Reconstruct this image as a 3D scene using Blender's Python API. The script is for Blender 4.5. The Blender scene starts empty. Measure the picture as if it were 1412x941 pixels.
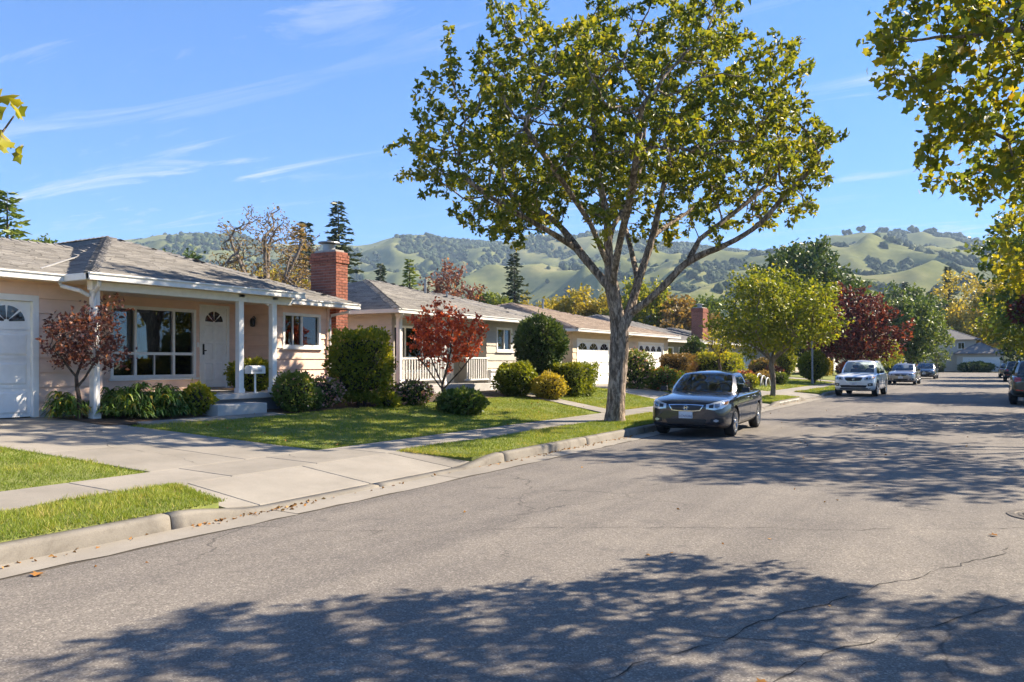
import bpy, bmesh, math, random
import numpy as np
from mathutils import Vector, Matrix
from mathutils.bvhtree import BVHTree

rad = math.radians
scene = bpy.context.scene
COL = scene.collection
TH = rad(31.1)                      # camera yaw, left of the street axis (+Y)
CT, ST = math.cos(TH), math.sin(TH)

# ------------------------------------------------------------------ camera
cam_d = bpy.data.cameras.new('camera')
cam_d.sensor_width = 36.0
cam_d.lens = 36.0 * 1100.0 / 1412.0
cam_d.shift_y = 28.5 / 1412.0
cam_d.clip_start = 0.05
cam_d.clip_end = 12000
cam = bpy.data.objects.new('camera', cam_d)
COL.objects.link(cam)
cam.location = (0, 0, 1.6)
cam.rotation_euler = (rad(90), 0, TH)
scene.camera = cam

# ------------------------------------------------------------------ world, sun, exposure
SUN_AZ = Vector((0.64, 0.77, 0)).normalized()
SUN_EL = rad(38.5)
world = bpy.data.worlds.new('World')
scene.world = world
world.use_nodes = True
def build_world():
    nt = world.node_tree
    nt.nodes.clear()
    N, L = nt.nodes, nt.links
    out = N.new('ShaderNodeOutputWorld')
    bg = N.new('ShaderNodeBackground'); bg.inputs['Strength'].default_value = 0.10
    sky = N.new('ShaderNodeTexSky'); sky.sky_type = 'NISHITA'
    sky.sun_disc = False
    sky.sun_elevation = SUN_EL
    sky.sun_rotation = math.atan2(SUN_AZ.x, SUN_AZ.y)
    sky.air_density = 0.8; sky.dust_density = 0.0; sky.ozone_density = 4.0
    tc = N.new('ShaderNodeTexCoord')
    sep = N.new('ShaderNodeSeparateXYZ'); L.new(tc.outputs['Generated'], sep.inputs[0])
    zc = N.new('ShaderNodeMath'); zc.operation = 'MAXIMUM'; zc.inputs[1].default_value = 0.02
    L.new(sep.outputs['Z'], zc.inputs[0])
    comb = N.new('ShaderNodeCombineXYZ')
    for k, ax in enumerate('XY'):
        dv = N.new('ShaderNodeMath'); dv.operation = 'DIVIDE'
        L.new(sep.outputs[ax], dv.inputs[0]); L.new(zc.outputs[0], dv.inputs[1]); L.new(dv.outputs[0], comb.inputs[k])
    mp = N.new('ShaderNodeMapping'); mp.inputs['Rotation'].default_value = (0, 0, rad(-48)); mp.inputs['Scale'].default_value = (0.42, 1.5, 1)
    mp.inputs['Location'].default_value = (3.3, 1.9, 0)
    L.new(comb.outputs[0], mp.inputs['Vector'])
    n1 = N.new('ShaderNodeTexNoise'); n1.inputs['Scale'].default_value = 1.15; n1.inputs['Detail'].default_value = 9
    n1.inputs['Roughness'].default_value = 0.66; n1.inputs['Distortion'].default_value = 1.3
    L.new(mp.outputs[0], n1.inputs['Vector'])
    r1 = N.new('ShaderNodeValToRGB'); r1.color_ramp.elements[0].position = 0.54; r1.color_ramp.elements[1].position = 0.74
    L.new(n1.outputs['Fac'], r1.inputs[0])
    n2 = N.new('ShaderNodeTexNoise'); n2.inputs['Scale'].default_value = 0.55; n2.inputs['Detail'].default_value = 2
    L.new(comb.outputs[0], n2.inputs['Vector'])
    r2 = N.new('ShaderNodeValToRGB'); r2.color_ramp.elements[0].position = 0.40; r2.color_ramp.elements[1].position = 0.60
    L.new(n2.outputs['Fac'], r2.inputs[0])
    mul = N.new('ShaderNodeMath'); mul.operation = 'MULTIPLY'
    L.new(r1.outputs[0], mul.inputs[0]); L.new(r2.outputs[0], mul.inputs[1])
    m2 = N.new('ShaderNodeMath'); m2.operation = 'MULTIPLY'; m2.inputs[1].default_value = 1.0
    L.new(mul.outputs[0], m2.inputs[0])
    hs = N.new('ShaderNodeGamma'); hs.inputs['Gamma'].default_value = 0.70
    L.new(sky.outputs[0], hs.inputs['Color'])
    tn = N.new('ShaderNodeMixRGB'); tn.blend_type = 'MULTIPLY'; tn.inputs[0].default_value = 1.0; tn.inputs[2].default_value = (0.53, 0.90, 1.42, 1)
    L.new(hs.outputs[0], tn.inputs[1])
    mix = N.new('ShaderNodeMixRGB'); mix.inputs[2].default_value = (3.3, 3.5, 3.8, 1)
    L.new(m2.outputs[0], mix.inputs[0]); L.new(tn.outputs[0], mix.inputs[1])
    L.new(mix.outputs[0], bg.inputs['Color'])
    L.new(bg.outputs[0], out.inputs['Surface'])
build_world()

sun_d = bpy.data.lights.new('sun', 'SUN')
sun_d.energy = 5.0; sun_d.angle = rad(0.53); sun_d.color = (1.0, 0.87, 0.69)
sun = bpy.data.objects.new('sun', sun_d); COL.objects.link(sun)
sdir = SUN_AZ * math.cos(SUN_EL) + Vector((0, 0, math.sin(SUN_EL)))
sun.location = sdir * 60
sun.rotation_euler = sdir.to_track_quat('Z', 'Y').to_euler()

vs = scene.view_settings
vs.view_transform = 'Standard'; vs.look = 'None'; vs.gamma = 1.0; vs.use_curve_mapping = False
vs.exposure = 1.5
scene.render.engine = 'CYCLES'
cy = scene.cycles
cy.use_denoising = True
try: cy.denoiser = 'OPENIMAGEDENOISE'
except Exception: pass
cy.max_bounces = 8; cy.diffuse_bounces = 5; cy.glossy_bounces = 3; cy.transmission_bounces = 4
cy.transparent_max_bounces = 10; cy.volume_bounces = 0
cy.use_adaptive_sampling = True; cy.adaptive_threshold = 0.012
cy.sample_clamp_indirect = 4.0
cy.caustics_reflective = False; cy.caustics_refractive = False
cy.use_light_tree = False

rnd = random.Random(7)
rng = np.random.default_rng(11)

# ------------------------------------------------------------------ object helpers
def tag(o, label=None, cat=None, group=None, kind=None):
    if label: o['label'] = label
    if cat: o['category'] = cat
    if group: o['group'] = group
    if kind: o['kind'] = kind
    return o

def link(o, parent=None):
    COL.objects.link(o)
    if parent is not None:
        o.parent = parent
        o.matrix_parent_inverse = parent_world(parent).inverted()
    return o

_PW = {}
def parent_world(p):
    k = p.name
    if k in _PW: return _PW[k]
    m = p.matrix_basis.copy()
    if p.parent is not None:
        m = parent_world(p.parent) @ p.matrix_parent_inverse @ m
    _PW[k] = m
    return m

def thing(name, label, cat, loc=(0, 0, 0), rz=0.0, group=None):
    o = bpy.data.objects.new(name, None)
    o.empty_display_size = 0.2
    o.location = loc; o.rotation_euler = (0, 0, rz)
    COL.objects.link(o)
    return tag(o, label, cat, group)

def mesh_from(name, V, F, mats=(), smooth=False, tint=None, midx=None):
    """V (n,3) array, F (m,k) array or list of lists"""
    me = bpy.data.meshes.new(name)
    if isinstance(F, np.ndarray):
        V = np.ascontiguousarray(V, dtype=np.float32)
        m, k = F.shape
        me.vertices.add(len(V)); me.vertices.foreach_set('co', V.ravel())
        me.loops.add(m * k); me.loops.foreach_set('vertex_index', F.ravel().astype(np.int32))
        me.polygons.add(m)
        me.polygons.foreach_set('loop_start', np.arange(0, m * k, k, dtype=np.int32))
        me.polygons.foreach_set('loop_total', np.full(m, k, dtype=np.int32))
        me.update(calc_edges=True)
    else:
        me.from_pydata([tuple(v) for v in V], [], F)
        me.update()
    for mt in mats:
        if mt is not None: me.materials.append(mt)
    if midx is not None: me.polygons.foreach_set('material_index', np.asarray(midx, dtype=np.int32))
    if smooth: me.polygons.foreach_set('use_smooth', np.ones(len(me.polygons), dtype=bool))
    if tint is not None:
        a = me.attributes.new('tint', 'FLOAT', 'FACE')
        a.data.foreach_set('value', np.ascontiguousarray(tint, dtype=np.float32))
    return me

def obj(name, me, parent=None, local=False):
    o = bpy.data.objects.new(name, me)
    COL.objects.link(o)
    if parent is not None:
        o.parent = parent
        if not local: o.matrix_parent_inverse = parent_world(parent).inverted()
    return o

def copy_tree(src, loc, rz=0.0, scale=None, label=None, group=None, cat=None):
    r = src.copy(); COL.objects.link(r)
    r.location = loc; r.rotation_euler = (0, 0, rz)
    if scale is not None: r.scale = scale if hasattr(scale, '__len__') else (scale,) * 3
    if label: r['label'] = label
    if group: r['group'] = group
    if cat: r['category'] = cat
    def rec(a, b):
        for ch in a.children:
            c = ch.copy(); COL.objects.link(c); c.parent = b
            c.matrix_parent_inverse = ch.matrix_parent_inverse.copy()
            rec(ch, c)
    rec(src, r)
    return r

class MB:
    """collects boxes, tubes, prisms into one mesh"""
    def __init__(s): s.v = []; s.f = []; s.m = []
    def add(s, vs, fs, mi=0):
        b = len(s.v); s.v += [tuple(p) for p in vs]
        s.f += [[b + i for i in f] for f in fs]; s.m += [mi] * len(fs)
        return s
    def box(s, x0, x1, y0, y1, z0, z1, mi=0):
        vs = [(x0,y0,z0),(x1,y0,z0),(x1,y1,z0),(x0,y1,z0),(x0,y0,z1),(x1,y0,z1),(x1,y1,z1),(x0,y1,z1)]
        return s.add(vs, [(0,3,2,1),(4,5,6,7),(0,1,5,4),(1,2,6,5),(2,3,7,6),(3,0,4,7)], mi)
    def hexa(s, p8, mi=0):
        return s.add(p8, [(0,3,2,1),(4,5,6,7),(0,1,5,4),(1,2,6,5),(2,3,7,6),(3,0,4,7)], mi)
    def tube(s, pts, r, n=8, caps=True, mi=0):
        pts = [Vector(p) for p in pts]
        if not hasattr(r, '__len__'): r = [r] * len(pts)
        vs, fs = [], []
        for i, p in enumerate(pts):
            t = (pts[min(i + 1, len(pts) - 1)] - pts[max(i - 1, 0)]).normalized()
            a = Vector((0, 0, 1)) if abs(t.z) < 0.9 else Vector((1, 0, 0))
            u = t.cross(a).normalized(); w = t.cross(u)
            for k in range(n):
                an = 2 * math.pi * k / n
                vs.append(p + (u * math.cos(an) + w * math.sin(an)) * r[i])
        for i in range(len(pts) - 1):
            for k in range(n):
                k2 = (k + 1) % n
                fs.append((i*n+k, i*n+k2, (i+1)*n+k2, (i+1)*n+k))
        if caps:
            fs.append(tuple(range(n))[::-1]); fs.append(tuple((len(pts)-1)*n + k for k in range(n)))
        return s.add(vs, fs, mi)
    def poly(s, pts, mi=0): return s.add(pts, [tuple(range(len(pts)))], mi)
    def slab(s, pts, t, mi=0):
        """planar polygon pts extruded down by t"""
        n = len(pts)
        lo = [(p[0], p[1], p[2] - t) for p in pts]
        fs = [tuple(range(n)), tuple(range(2*n-1, n-1, -1))] + [(i, n+i, n+(i+1)%n, (i+1)%n) for i in range(n)]
        return s.add(list(pts) + lo, fs, mi)
    def lathe(s, prof, axis='x', n=24, c=(0,0,0), mi=0):
        """prof: list of (r, h) swept about an axis through c"""
        vs, fs = [], []
        for (r, h) in prof:
            for k in range(n):
                a = 2*math.pi*k/n
                u, w = r*math.cos(a), r*math.sin(a)
                p = (h, u, w) if axis == 'x' else ((u, h, w) if axis == 'y' else (u, w, h))
                vs.append((c[0]+p[0], c[1]+p[1], c[2]+p[2]))
        for i in range(len(prof)-1):
            for k in range(n):
                k2 = (k+1) % n
                fs.append((i*n+k, i*n+k2, (i+1)*n+k2, (i+1)*n+k))
        return s.add(vs, fs, mi)
    def build(s, name, mat, parent=None, smooth=False, bevel=0.0, local=False, fixn=True):
        mats = mat if isinstance(mat, (list, tuple)) else [mat]
        me = mesh_from(name, s.v, s.f, mats, smooth, midx=s.m)
        if fixn or bevel:
            bm = bmesh.new(); bm.from_mesh(me)
            bmesh.ops.recalc_face_normals(bm, faces=bm.faces)
            if bevel:
                bmesh.ops.bevel(bm, geom=list(bm.edges), offset=bevel, segments=1, affect='EDGES', clamp_overlap=True)
            bm.to_mesh(me); bm.free()
        return obj(name, me, parent, local)

# ------------------------------------------------------------------ material helpers
MATS = {}
def newmat(name):
    m = bpy.data.materials.new(name); m.use_nodes = True
    nt = m.node_tree
    p = nt.nodes.get('Principled BSDF')
    return m, nt, p
def S(p, k, v):
    if k in p.inputs: p.inputs[k].default_value = v
def c4(c): return (c[0], c[1], c[2], 1)
def ramp(nt, fac, stops):
    r = nt.nodes.new('ShaderNodeValToRGB')
    el = r.color_ramp.elements
    while len(el) < len(stops): el.new(0.5)
    for e, (p, c) in zip(el, stops):
        e.position = p; e.color = c4(c) if hasattr(c, '__len__') else (c, c, c, 1)
    nt.links.new(fac, r.inputs[0])
    return r.outputs[0]
def noise(nt, vec, scale, detail=4, rough=0.55, dist=0.0):
    n = nt.nodes.new('ShaderNodeTexNoise')
    n.inputs['Scale'].default_value = scale; n.inputs['Detail'].default_value = detail
    n.inputs['Roughness'].default_value = rough; n.inputs['Distortion'].default_value = dist
    if vec is not None: nt.links.new(vec, n.inputs['Vector'])
    return n.outputs['Fac']
def coords(nt, scale=(1, 1, 1), kind='Position'):
    if kind == 'Position':
        g = nt.nodes.new('ShaderNodeNewGeometry'); o = g.outputs['Position']
    else:
        g = nt.nodes.new('ShaderNodeTexCoord'); o = g.outputs[kind]
    if tuple(scale) != (1, 1, 1):
        mp = nt.nodes.new('ShaderNodeMapping'); mp.inputs['Scale'].default_value = scale
        nt.links.new(o, mp.inputs[0]); o = mp.outputs[0]
    return o
def mixc(nt, fac, a, b, mode='MIX'):
    m = nt.nodes.new('ShaderNodeMixRGB'); m.blend_type = mode
    for k, v in ((0, fac), (1, a), (2, b)):
        if isinstance(v, (int, float)): m.inputs[k].default_value = v if k == 0 else (v, v, v, 1)
        elif isinstance(v, (tuple, list)): m.inputs[k].default_value = c4(v)
        else: nt.links.new(v, m.inputs[k])
    return m.outputs[0]
def bump(nt, h, strength, dist, p):
    b = nt.nodes.new('ShaderNodeBump'); b.inputs['Strength'].default_value = strength; b.inputs['Distance'].default_value = dist
    nt.links.new(h, b.inputs['Height']); nt.links.new(b.outputs[0], p.inputs['Normal'])

def proc(name, c1, c2, scale=6.0, rough=0.7, bumps=None, spec=0.3, stretch=(1, 1, 1), kind='Position', metal=0.0, detail=5, objrand=0.0, coat=0.0):
    """two-tone noise material with optional bump (scale, strength, distance)"""
    if name in MATS: return MATS[name]
    m, nt, p = newmat(name)
    v = coords(nt, stretch, kind)
    f = noise(nt, v, scale, detail)
    col = ramp(nt, f, [(0.3, c1), (0.7, c2)])
    if objrand:
        oi = nt.nodes.new('ShaderNodeObjectInfo')
        mr = nt.nodes.new('ShaderNodeMapRange'); mr.inputs['To Min'].default_value = 1 - objrand; mr.inputs['To Max'].default_value = 1 + objrand
        nt.links.new(oi.outputs['Random'], mr.inputs[0])
        col = mixc(nt, 1.0, col, mr.outputs[0], 'MULTIPLY')
    nt.links.new(col, p.inputs['Base Color'])
    S(p, 'Roughness', rough); S(p, 'Specular IOR Level', spec); S(p, 'Metallic', metal); S(p, 'Coat Weight', coat); S(p, 'Coat Roughness', 0.05)
    if bumps:
        h = noise(nt, v, bumps[0], 6)
        bump(nt, h, bumps[1], bumps[2], p)
    MATS[name] = m
    return m

def leafmat(name, stops, trans=0.45, rough=0.45, spec=0.35):
    """leaf colours by the per-leaf 'tint' attribute; part of the light passes through"""
    if name in MATS: return MATS[name]
    m, nt, p = newmat(name)
    a = nt.nodes.new('ShaderNodeAttribute'); a.attribute_name = 'tint'
    col = ramp(nt, a.outputs['Fac'], stops)
    S(p, 'Roughness', rough); S(p, 'Specular IOR Level', spec)
    nt.links.new(col, p.inputs['Base Color'])
    t = nt.nodes.new('ShaderNodeBsdfTranslucent')
    tcol = mixc(nt, 1.0, col, (1.45, 1.3, 0.6), 'MULTIPLY')
    nt.links.new(tcol, t.inputs['Color'])
    mx = nt.nodes.new('ShaderNodeMixShader'); mx.inputs[0].default_value = trans
    nt.links.new(p.outputs[0], mx.inputs[1]); nt.links.new(t.outputs[0], mx.inputs[2])
    nt.links.new(mx.outputs[0], nt.nodes['Material Output'].inputs['Surface'])
    MATS[name] = m
    return m

def glassmat(name, tint=(0.35, 0.38, 0.38), refl=1.0):
    if name in MATS: return MATS[name]
    m, nt, p = newmat(name)
    nt.nodes.remove(p)
    tr = nt.nodes.new('ShaderNodeBsdfTransparent'); tr.inputs[0].default_value = c4(tint)
    gl = nt.nodes.new('ShaderNodeBsdfGlossy'); gl.inputs['Roughness'].default_value = 0.015
    gl.inputs[0].default_value = (refl, refl, refl, 1)
    fr = nt.nodes.new('ShaderNodeFresnel'); fr.inputs[0].default_value = 1.75
    mx = nt.nodes.new('ShaderNodeMixShader')
    nt.links.new(fr.outputs[0], mx.inputs[0]); nt.links.new(tr.outputs[0], mx.inputs[1]); nt.links.new(gl.outputs[0], mx.inputs[2])
    nt.links.new(mx.outputs[0], nt.nodes['Material Output'].inputs['Surface'])
    MATS[name] = m
    return m

def flat(name, c, rough=0.6, spec=0.4, metal=0.0, coat=0.0):
    if name in MATS: return MATS[name]
    m, nt, p = newmat(name)
    f = noise(nt, coords(nt, (1, 1, 1), 'Object'), 9, 4)
    col = ramp(nt, f, [(0.25, tuple(x * 0.93 for x in c)), (0.75, tuple(min(1, x * 1.05) for x in c))])
    nt.links.new(col, p.inputs['Base Color'])
    S(p, 'Roughness', rough); S(p, 'Specular IOR Level', spec); S(p, 'Metallic', metal); S(p, 'Coat Weight', coat); S(p, 'Coat Roughness', 0.03)
    MATS[name] = m
    return m
# ------------------------------------------------------------------ surface materials
def asphalt():
    m, nt, p = newmat('asphalt')
    v = coords(nt)
    vo = nt.nodes.new('ShaderNodeTexVoronoi'); vo.inputs['Scale'].default_value = 95; nt.links.new(v, vo.inputs['Vector'])
    sp = nt.nodes.new('ShaderNodeSeparateColor'); nt.links.new(vo.outputs['Color'], sp.inputs[0])
    stone = ramp(nt, sp.outputs[0], [(0.0, (0.092, 0.080, 0.069)), (0.5, (0.172, 0.153, 0.132)), (0.85, (0.235, 0.21, 0.18)), (1.0, (0.39, 0.355, 0.31))])
    fine = noise(nt, v, 230, 3, 0.7)
    col = mixc(nt, 0.35, stone, ramp(nt, fine, [(0.3, (0.09, 0.085, 0.08)), (0.75, (0.25, 0.24, 0.22))]))
    big = noise(nt, v, 0.55, 6, 0.62)
    col = mixc(nt, 1.0, col, ramp(nt, big, [(0.3, (0.80, 0.79, 0.79)), (0.7, (1.12, 1.10, 1.06))]), 'MULTIPLY')
    st = noise(nt, coords(nt, (1.6, 0.10, 1)), 1.0, 5, 0.6)     # wheel-track streaks along the street
    col = mixc(nt, 1.0, col, ramp(nt, st, [(0.35, (0.80, 0.80, 0.81)), (0.65, (1.10, 1.09, 1.07))]), 'MULTIPLY')
    spot = noise(nt, v, 2.3, 4, 0.6)
    col = mixc(nt, ramp(nt, spot, [(0.60, 0.0), (0.72, 0.42)]), col, (0.075, 0.07, 0.068))
    # hairline cracks
    vc = nt.nodes.new('ShaderNodeTexVoronoi'); vc.feature = 'DISTANCE_TO_EDGE'; vc.inputs['Scale'].default_value = 0.42
    nv = nt.nodes.new('ShaderNodeTexNoise'); nv.inputs['Scale'].default_value = 2.2; nv.inputs['Detail'].default_value = 5; nt.links.new(v, nv.inputs['Vector'])
    av = nt.nodes.new('ShaderNodeMixRGB'); av.blend_type = 'ADD'; av.inputs[0].default_value = 0.55
    nt.links.new(v, av.inputs[1]); nt.links.new(nv.outputs['Color'], av.inputs[2]); nt.links.new(av.outputs[0], vc.inputs['Vector'])
    ck = ramp(nt, vc.outputs['Distance'], [(0.0, 1.0), (0.0035, 0.6), (0.007, 0.0)])
    gate = ramp(nt, noise(nt, v, 0.35, 3), [(0.48, 0.0), (0.58, 0.75)])
    mk = nt.nodes.new('ShaderNodeMath'); mk.operation = 'MULTIPLY'; nt.links.new(ck, mk.inputs[0]); nt.links.new(gate, mk.inputs[1])
    col = mixc(nt, mk.outputs[0], col, (0.045, 0.04, 0.037))
    nt.links.new(col, p.inputs['Base Color'])
    S(p, 'Roughness', 0.85); S(p, 'Specular IOR Level', 0.25)
    h = mixc(nt, 0.5, sp.outputs[1], fine)
    bump(nt, h, 0.5, 0.006, p)
    return m
def concrete(name, a, b, stain=(0.26, 0.23, 0.19)):
    m, nt, p = newmat(name)
    v = coords(nt)
    f = noise(nt, v, 1.3, 7, 0.62)
    col = ramp(nt, f, [(0.3, a), (0.7, b)])
    sp = noise(nt, v, 90, 3, 0.7)
    col = mixc(nt, 1.0, col, ramp(nt, sp, [(0.3, (0.86, 0.86, 0.86)), (0.7, (1.1, 1.1, 1.1))]), 'MULTIPLY')
    s2 = noise(nt, v, 3.1, 6, 0.68, 0.6)
    col = mixc(nt, ramp(nt, s2, [(0.50, 0.0), (0.72, 0.65)]), col, stain)
    oi = nt.nodes.new('ShaderNodeObjectInfo')
    mr = nt.nodes.new('ShaderNodeMapRange'); mr.inputs['To Min'].default_value = 0.92; mr.inputs['To Max'].default_value = 1.06
    nt.links.new(oi.outputs['Random'], mr.inputs[0])
    col = mixc(nt, 1.0, col, mr.outputs[0], 'MULTIPLY')
    nt.links.new(col, p.inputs['Base Color']); S(p, 'Roughness', 0.85); S(p, 'Specular IOR Level', 0.25)
    bump(nt, sp, 0.3, 0.004, p)
    return m
ASPHALT = asphalt()
CONC = concrete('concrete_paving', (0.215, 0.195, 0.162), (0.30, 0.272, 0.228))
KERBM = concrete('kerb_concrete', (0.155, 0.14, 0.115), (0.26, 0.235, 0.195), (0.085, 0.07, 0.055))
JOINT = proc('joint_dirt', (0.06, 0.05, 0.04), (0.10, 0.085, 0.065), 20, 0.95)
SOIL = proc('soil', (0.045, 0.03, 0.02), (0.10, 0.07, 0.045), 25, 0.95, (60, 0.6, 0.02))
TURF = proc('turf', (0.12, 0.145, 0.035), (0.22, 0.235, 0.06), 3.0, 0.95, (120, 0.6, 0.02))
GROUNDM = proc('dry_ground', (0.10, 0.11, 0.045), (0.17, 0.155, 0.07), 0.08, 0.95)
CRACKM = proc('crack_tar', (0.02, 0.018, 0.016), (0.05, 0.043, 0.036), 30, 0.9)

XK = -6.66       # left kerb face
XR = 2.45        # right kerb face
_GX = [-400, -60, -30, -14.2, -9.1, -8.05, -6.82]
_GZ = [0.6, 0.6, 0.6, 0.58, 0.20, 0.175, 0.15]
_RX = [2.61, 3.9, 5.0, 12, 400]
_RZ = [0.15, 0.17, 0.19, 0.42, 0.45]
def gz(x):
    x = np.asarray(x, dtype=float)
    return np.where(x < XK - 0.005, np.interp(x, _GX, _GZ), np.where(x > XR + 0.005, np.interp(x, _RX, _RZ), 0.0))

# one ground sheet that reaches the horizon, just under everything laid on it
gx = np.array([-2400, -1500, -500, -200, -100, -60, -30, -20, -14.2, -9.1, -8.05, -6.83, -6.66, -6.5, 2.3, 2.45, 2.6, 3.9, 5, 12, 30, 100, 300, 1000, 2400.])
gy = np.array([-300, -200, -100, -40, -20, 0, 10, 20, 40, 60, 90, 120, 126, 200, 300, 600, 1500, 2400.])
GXX, GYY = np.meshgrid(gx, gy, indexing='ij')
GZZ = gz(GXX) - 0.09
GZZ[(GXX < -6.7) & (GXX > -8.1)] = -0.08
GZZ[np.broadcast_to(gy, GXX.shape) > 125] = -0.09
V = np.stack([GXX, GYY, GZZ], -1).reshape(-1, 3)
ny = len(gy)
F = np.array([[i*ny+j, (i+1)*ny+j, (i+1)*ny+j+1, i*ny+j+1] for i in range(len(gx)-1) for j in range(ny-1)])
tag(obj('ground', mesh_from('ground', V, F, [GROUNDM], True)), kind='structure')

def sheet(name, q, nu, nv, dz, mat, kind='structure', parent=None, fz=None, wob=0.0, skirt=0.0):
    """bilinear quad q=(a,b,c,d) of xy points laid on the ground profile + dz"""
    a, b, c, d = [np.array(p, float) for p in q]
    u = np.linspace(0, 1, nu + 1)[:, None, None]; v = np.linspace(0, 1, nv + 1)[None, :, None]
    P = (1-u)*(1-v)*a + u*(1-v)*b + u*v*c + (1-u)*v*d
    z = (fz(P[..., 0], P[..., 1]) if fz else gz(P[..., 0])) + dz
    if wob: z = z + wob * np.sin(P[..., 0]*2.1 + 1.3*np.sin(P[..., 1]*0.9)) * np.sin(P[..., 1]*1.3 + 0.5)
    V = np.concatenate([P, z[..., None]], -1).reshape(-1, 3)
    n2 = nv + 1
    F = np.array([[i*n2+j, (i+1)*n2+j, (i+1)*n2+j+1, i*n2+j+1] for i in range(nu) for j in range(nv)])
    if skirt:       # soil edge under the rim
        rim = [j for j in range(n2)] + [i*n2+nv for i in range(1, nu+1)] + [nu*n2+j for j in range(nv-1, -1, -1)] + [i*n2 for i in range(nu-1, 0, -1)]
        k0 = len(V); low = V[rim].copy(); low[:, 2] -= skirt; V = np.concatenate([V, low]); m_ = len(rim)
        F = np.concatenate([F, np.array([[rim[k], rim[(k+1) % m_], k0+(k+1) % m_, k0+k] for k in range(m_)])])
    o = obj(name, mesh_from(name, V, F, [mat], not skirt), parent)
    if kind: tag(o, kind=kind)
    return o

# ------------------------------------------------------------------ road
zero = lambda x, y: np.zeros_like(x)
road = sheet('road', ((-6.22, -40), (2.02, -40), (2.02, 126), (-6.22, 126)), 8, 83, 0.0, ASPHALT, fz=zero)
sheet('cross_street', ((-90, 126), (80, 126), (80, 134.5), (-90, 134.5)), 20, 3, 0.0, ASPHALT, fz=zero)

def crack(pts, w, seed, parent=road, fz=lambda x: 0.004):
    r = random.Random(seed)
    P = []
    for i in range(len(pts)-1):
        a, b = Vector(pts[i]+(0,)), Vector(pts[i+1]+(0,))
        n = max(2, int((b-a).length / 0.09))
        for k in range(n): P.append(a.lerp(b, k/n))
    P.append(Vector(pts[-1]+(0,)))
    off = 0; vs = []; fs = []
    for i, p in enumerate(P):
        t = (P[min(i+1, len(P)-1)] - P[max(i-1, 0)]).normalized(); nrm = Vector((-t.y, t.x, 0))
        off = off*0.75 + r.uniform(-0.045, 0.045)
        ww = w * 0.45 * r.uniform(0.05, 1.0)
        if i in (0, len(P)-1): ww = 0.001
        c = p + nrm*off
        vs += [tuple((c+nrm*ww)[:2]) + (fz((c+nrm*ww).x),), tuple((c-nrm*ww)[:2]) + (fz((c-nrm*ww).x),)]
        if i: fs.append((2*i-2, 2*i-1, 2*i+1, 2*i))
    obj('crack', mesh_from('crack', vs, fs, [CRACKM]), parent)
crack([(-5.6, 5.4), (-4.2, 6.3), (-3.0, 7.2), (-1.4, 8.0), (0.4, 9.3), (1.9, 10.0)], 0.013, 1)
crack([(-1.75, 3.2), (-1.5, 4.2), (-1.0, 5.4), (-0.3, 6.9), (0.1, 8.3)], 0.015, 2)
crack([(-1.1, 3.4), (-0.75, 4.6), (-0.2, 5.6), (0.3, 6.3)], 0.012, 3)
crack([(-1.6, 4.5), (-1.05, 4.75), (-0.5, 4.9)], 0.009, 6)
crack([(-5.1, 8.2), (-3.9, 9.6), (-3.2, 11.0), (-2.9, 12.8), (-2.0, 14.6)], 0.012, 7)
crack([(-3.2, 11.0), (-1.6, 11.4), (0.2, 12.6), (1.9, 13.4)], 0.009, 8)
crack([(-2.0, 14.6), (-1.5, 18), (-1.9, 24), (-1.7, 33), (-2.0, 45)], 0.015, 9)
crack([(-6.1, 13.2), (-4.6, 13.6), (-2.6, 13.1)], 0.009, 10)
crack([(-2.3, 3.0), (-1.9, 3.35), (-1.6, 3.4)], 0.009, 11)
crack([(-6.0, 4.0), (-5.0, 4.9), (-4.9, 6.0)], 0.007, 12)

# ------------------------------------------------------------------ kerbs, gutters
CUTS = [(6.0, 9.6), (25.7, 28.7), (35.0, 38.4), (57, 60), (79, 82), (101, 104)]
def kerb_h(y, cuts=CUTS):
    h = 0.15
    for a, b in cuts:
        if a <= y <= b: h = min(h, 0.035)
        else:
            t = (a-y if y < a else y-b)/1.1
            if t < 1: h = min(h, 0.035 + 0.115*t*t*(3-2*t))
    return h
def kerb_piece(side, y0, y1, parent):
    n = max(1, int(round((y1-y0)/0.15))); x0 = XK if side < 0 else XR
    sgn = -1 if side < 0 else 1
    vs, fs = [], []
    for k in range(n+1):
        y = y0 + (y1-y0)*k/n
        h = kerb_h(y) if side < 0 else 0.15
        r = min(0.035, h*0.5)
        prof = [(-0.03, -0.12), (-0.018, 0.0), (0.0, h-r), (0.010, h-r*0.35), (r, h), (0.155, h+0.004), (0.155, -0.12)]
        vs += [(x0 + sgn*px, y, pz) for px, pz in prof]
    m = 7
    for k in range(n):
        for j in range(m): fs.append((k*m+j, k*m+(j+1)%m, (k+1)*m+(j+1)%m, (k+1)*m+j))
    fs += [tuple(range(m)), tuple(n*m+j for j in range(m))[::-1]]
    mb = MB(); mb.add(vs, fs)
    o = mb.build('kerb_stone', KERBM, parent)
    for i, pol in enumerate(o.data.polygons): pol.use_smooth = len(pol.vertices) == 4
    return o
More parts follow.
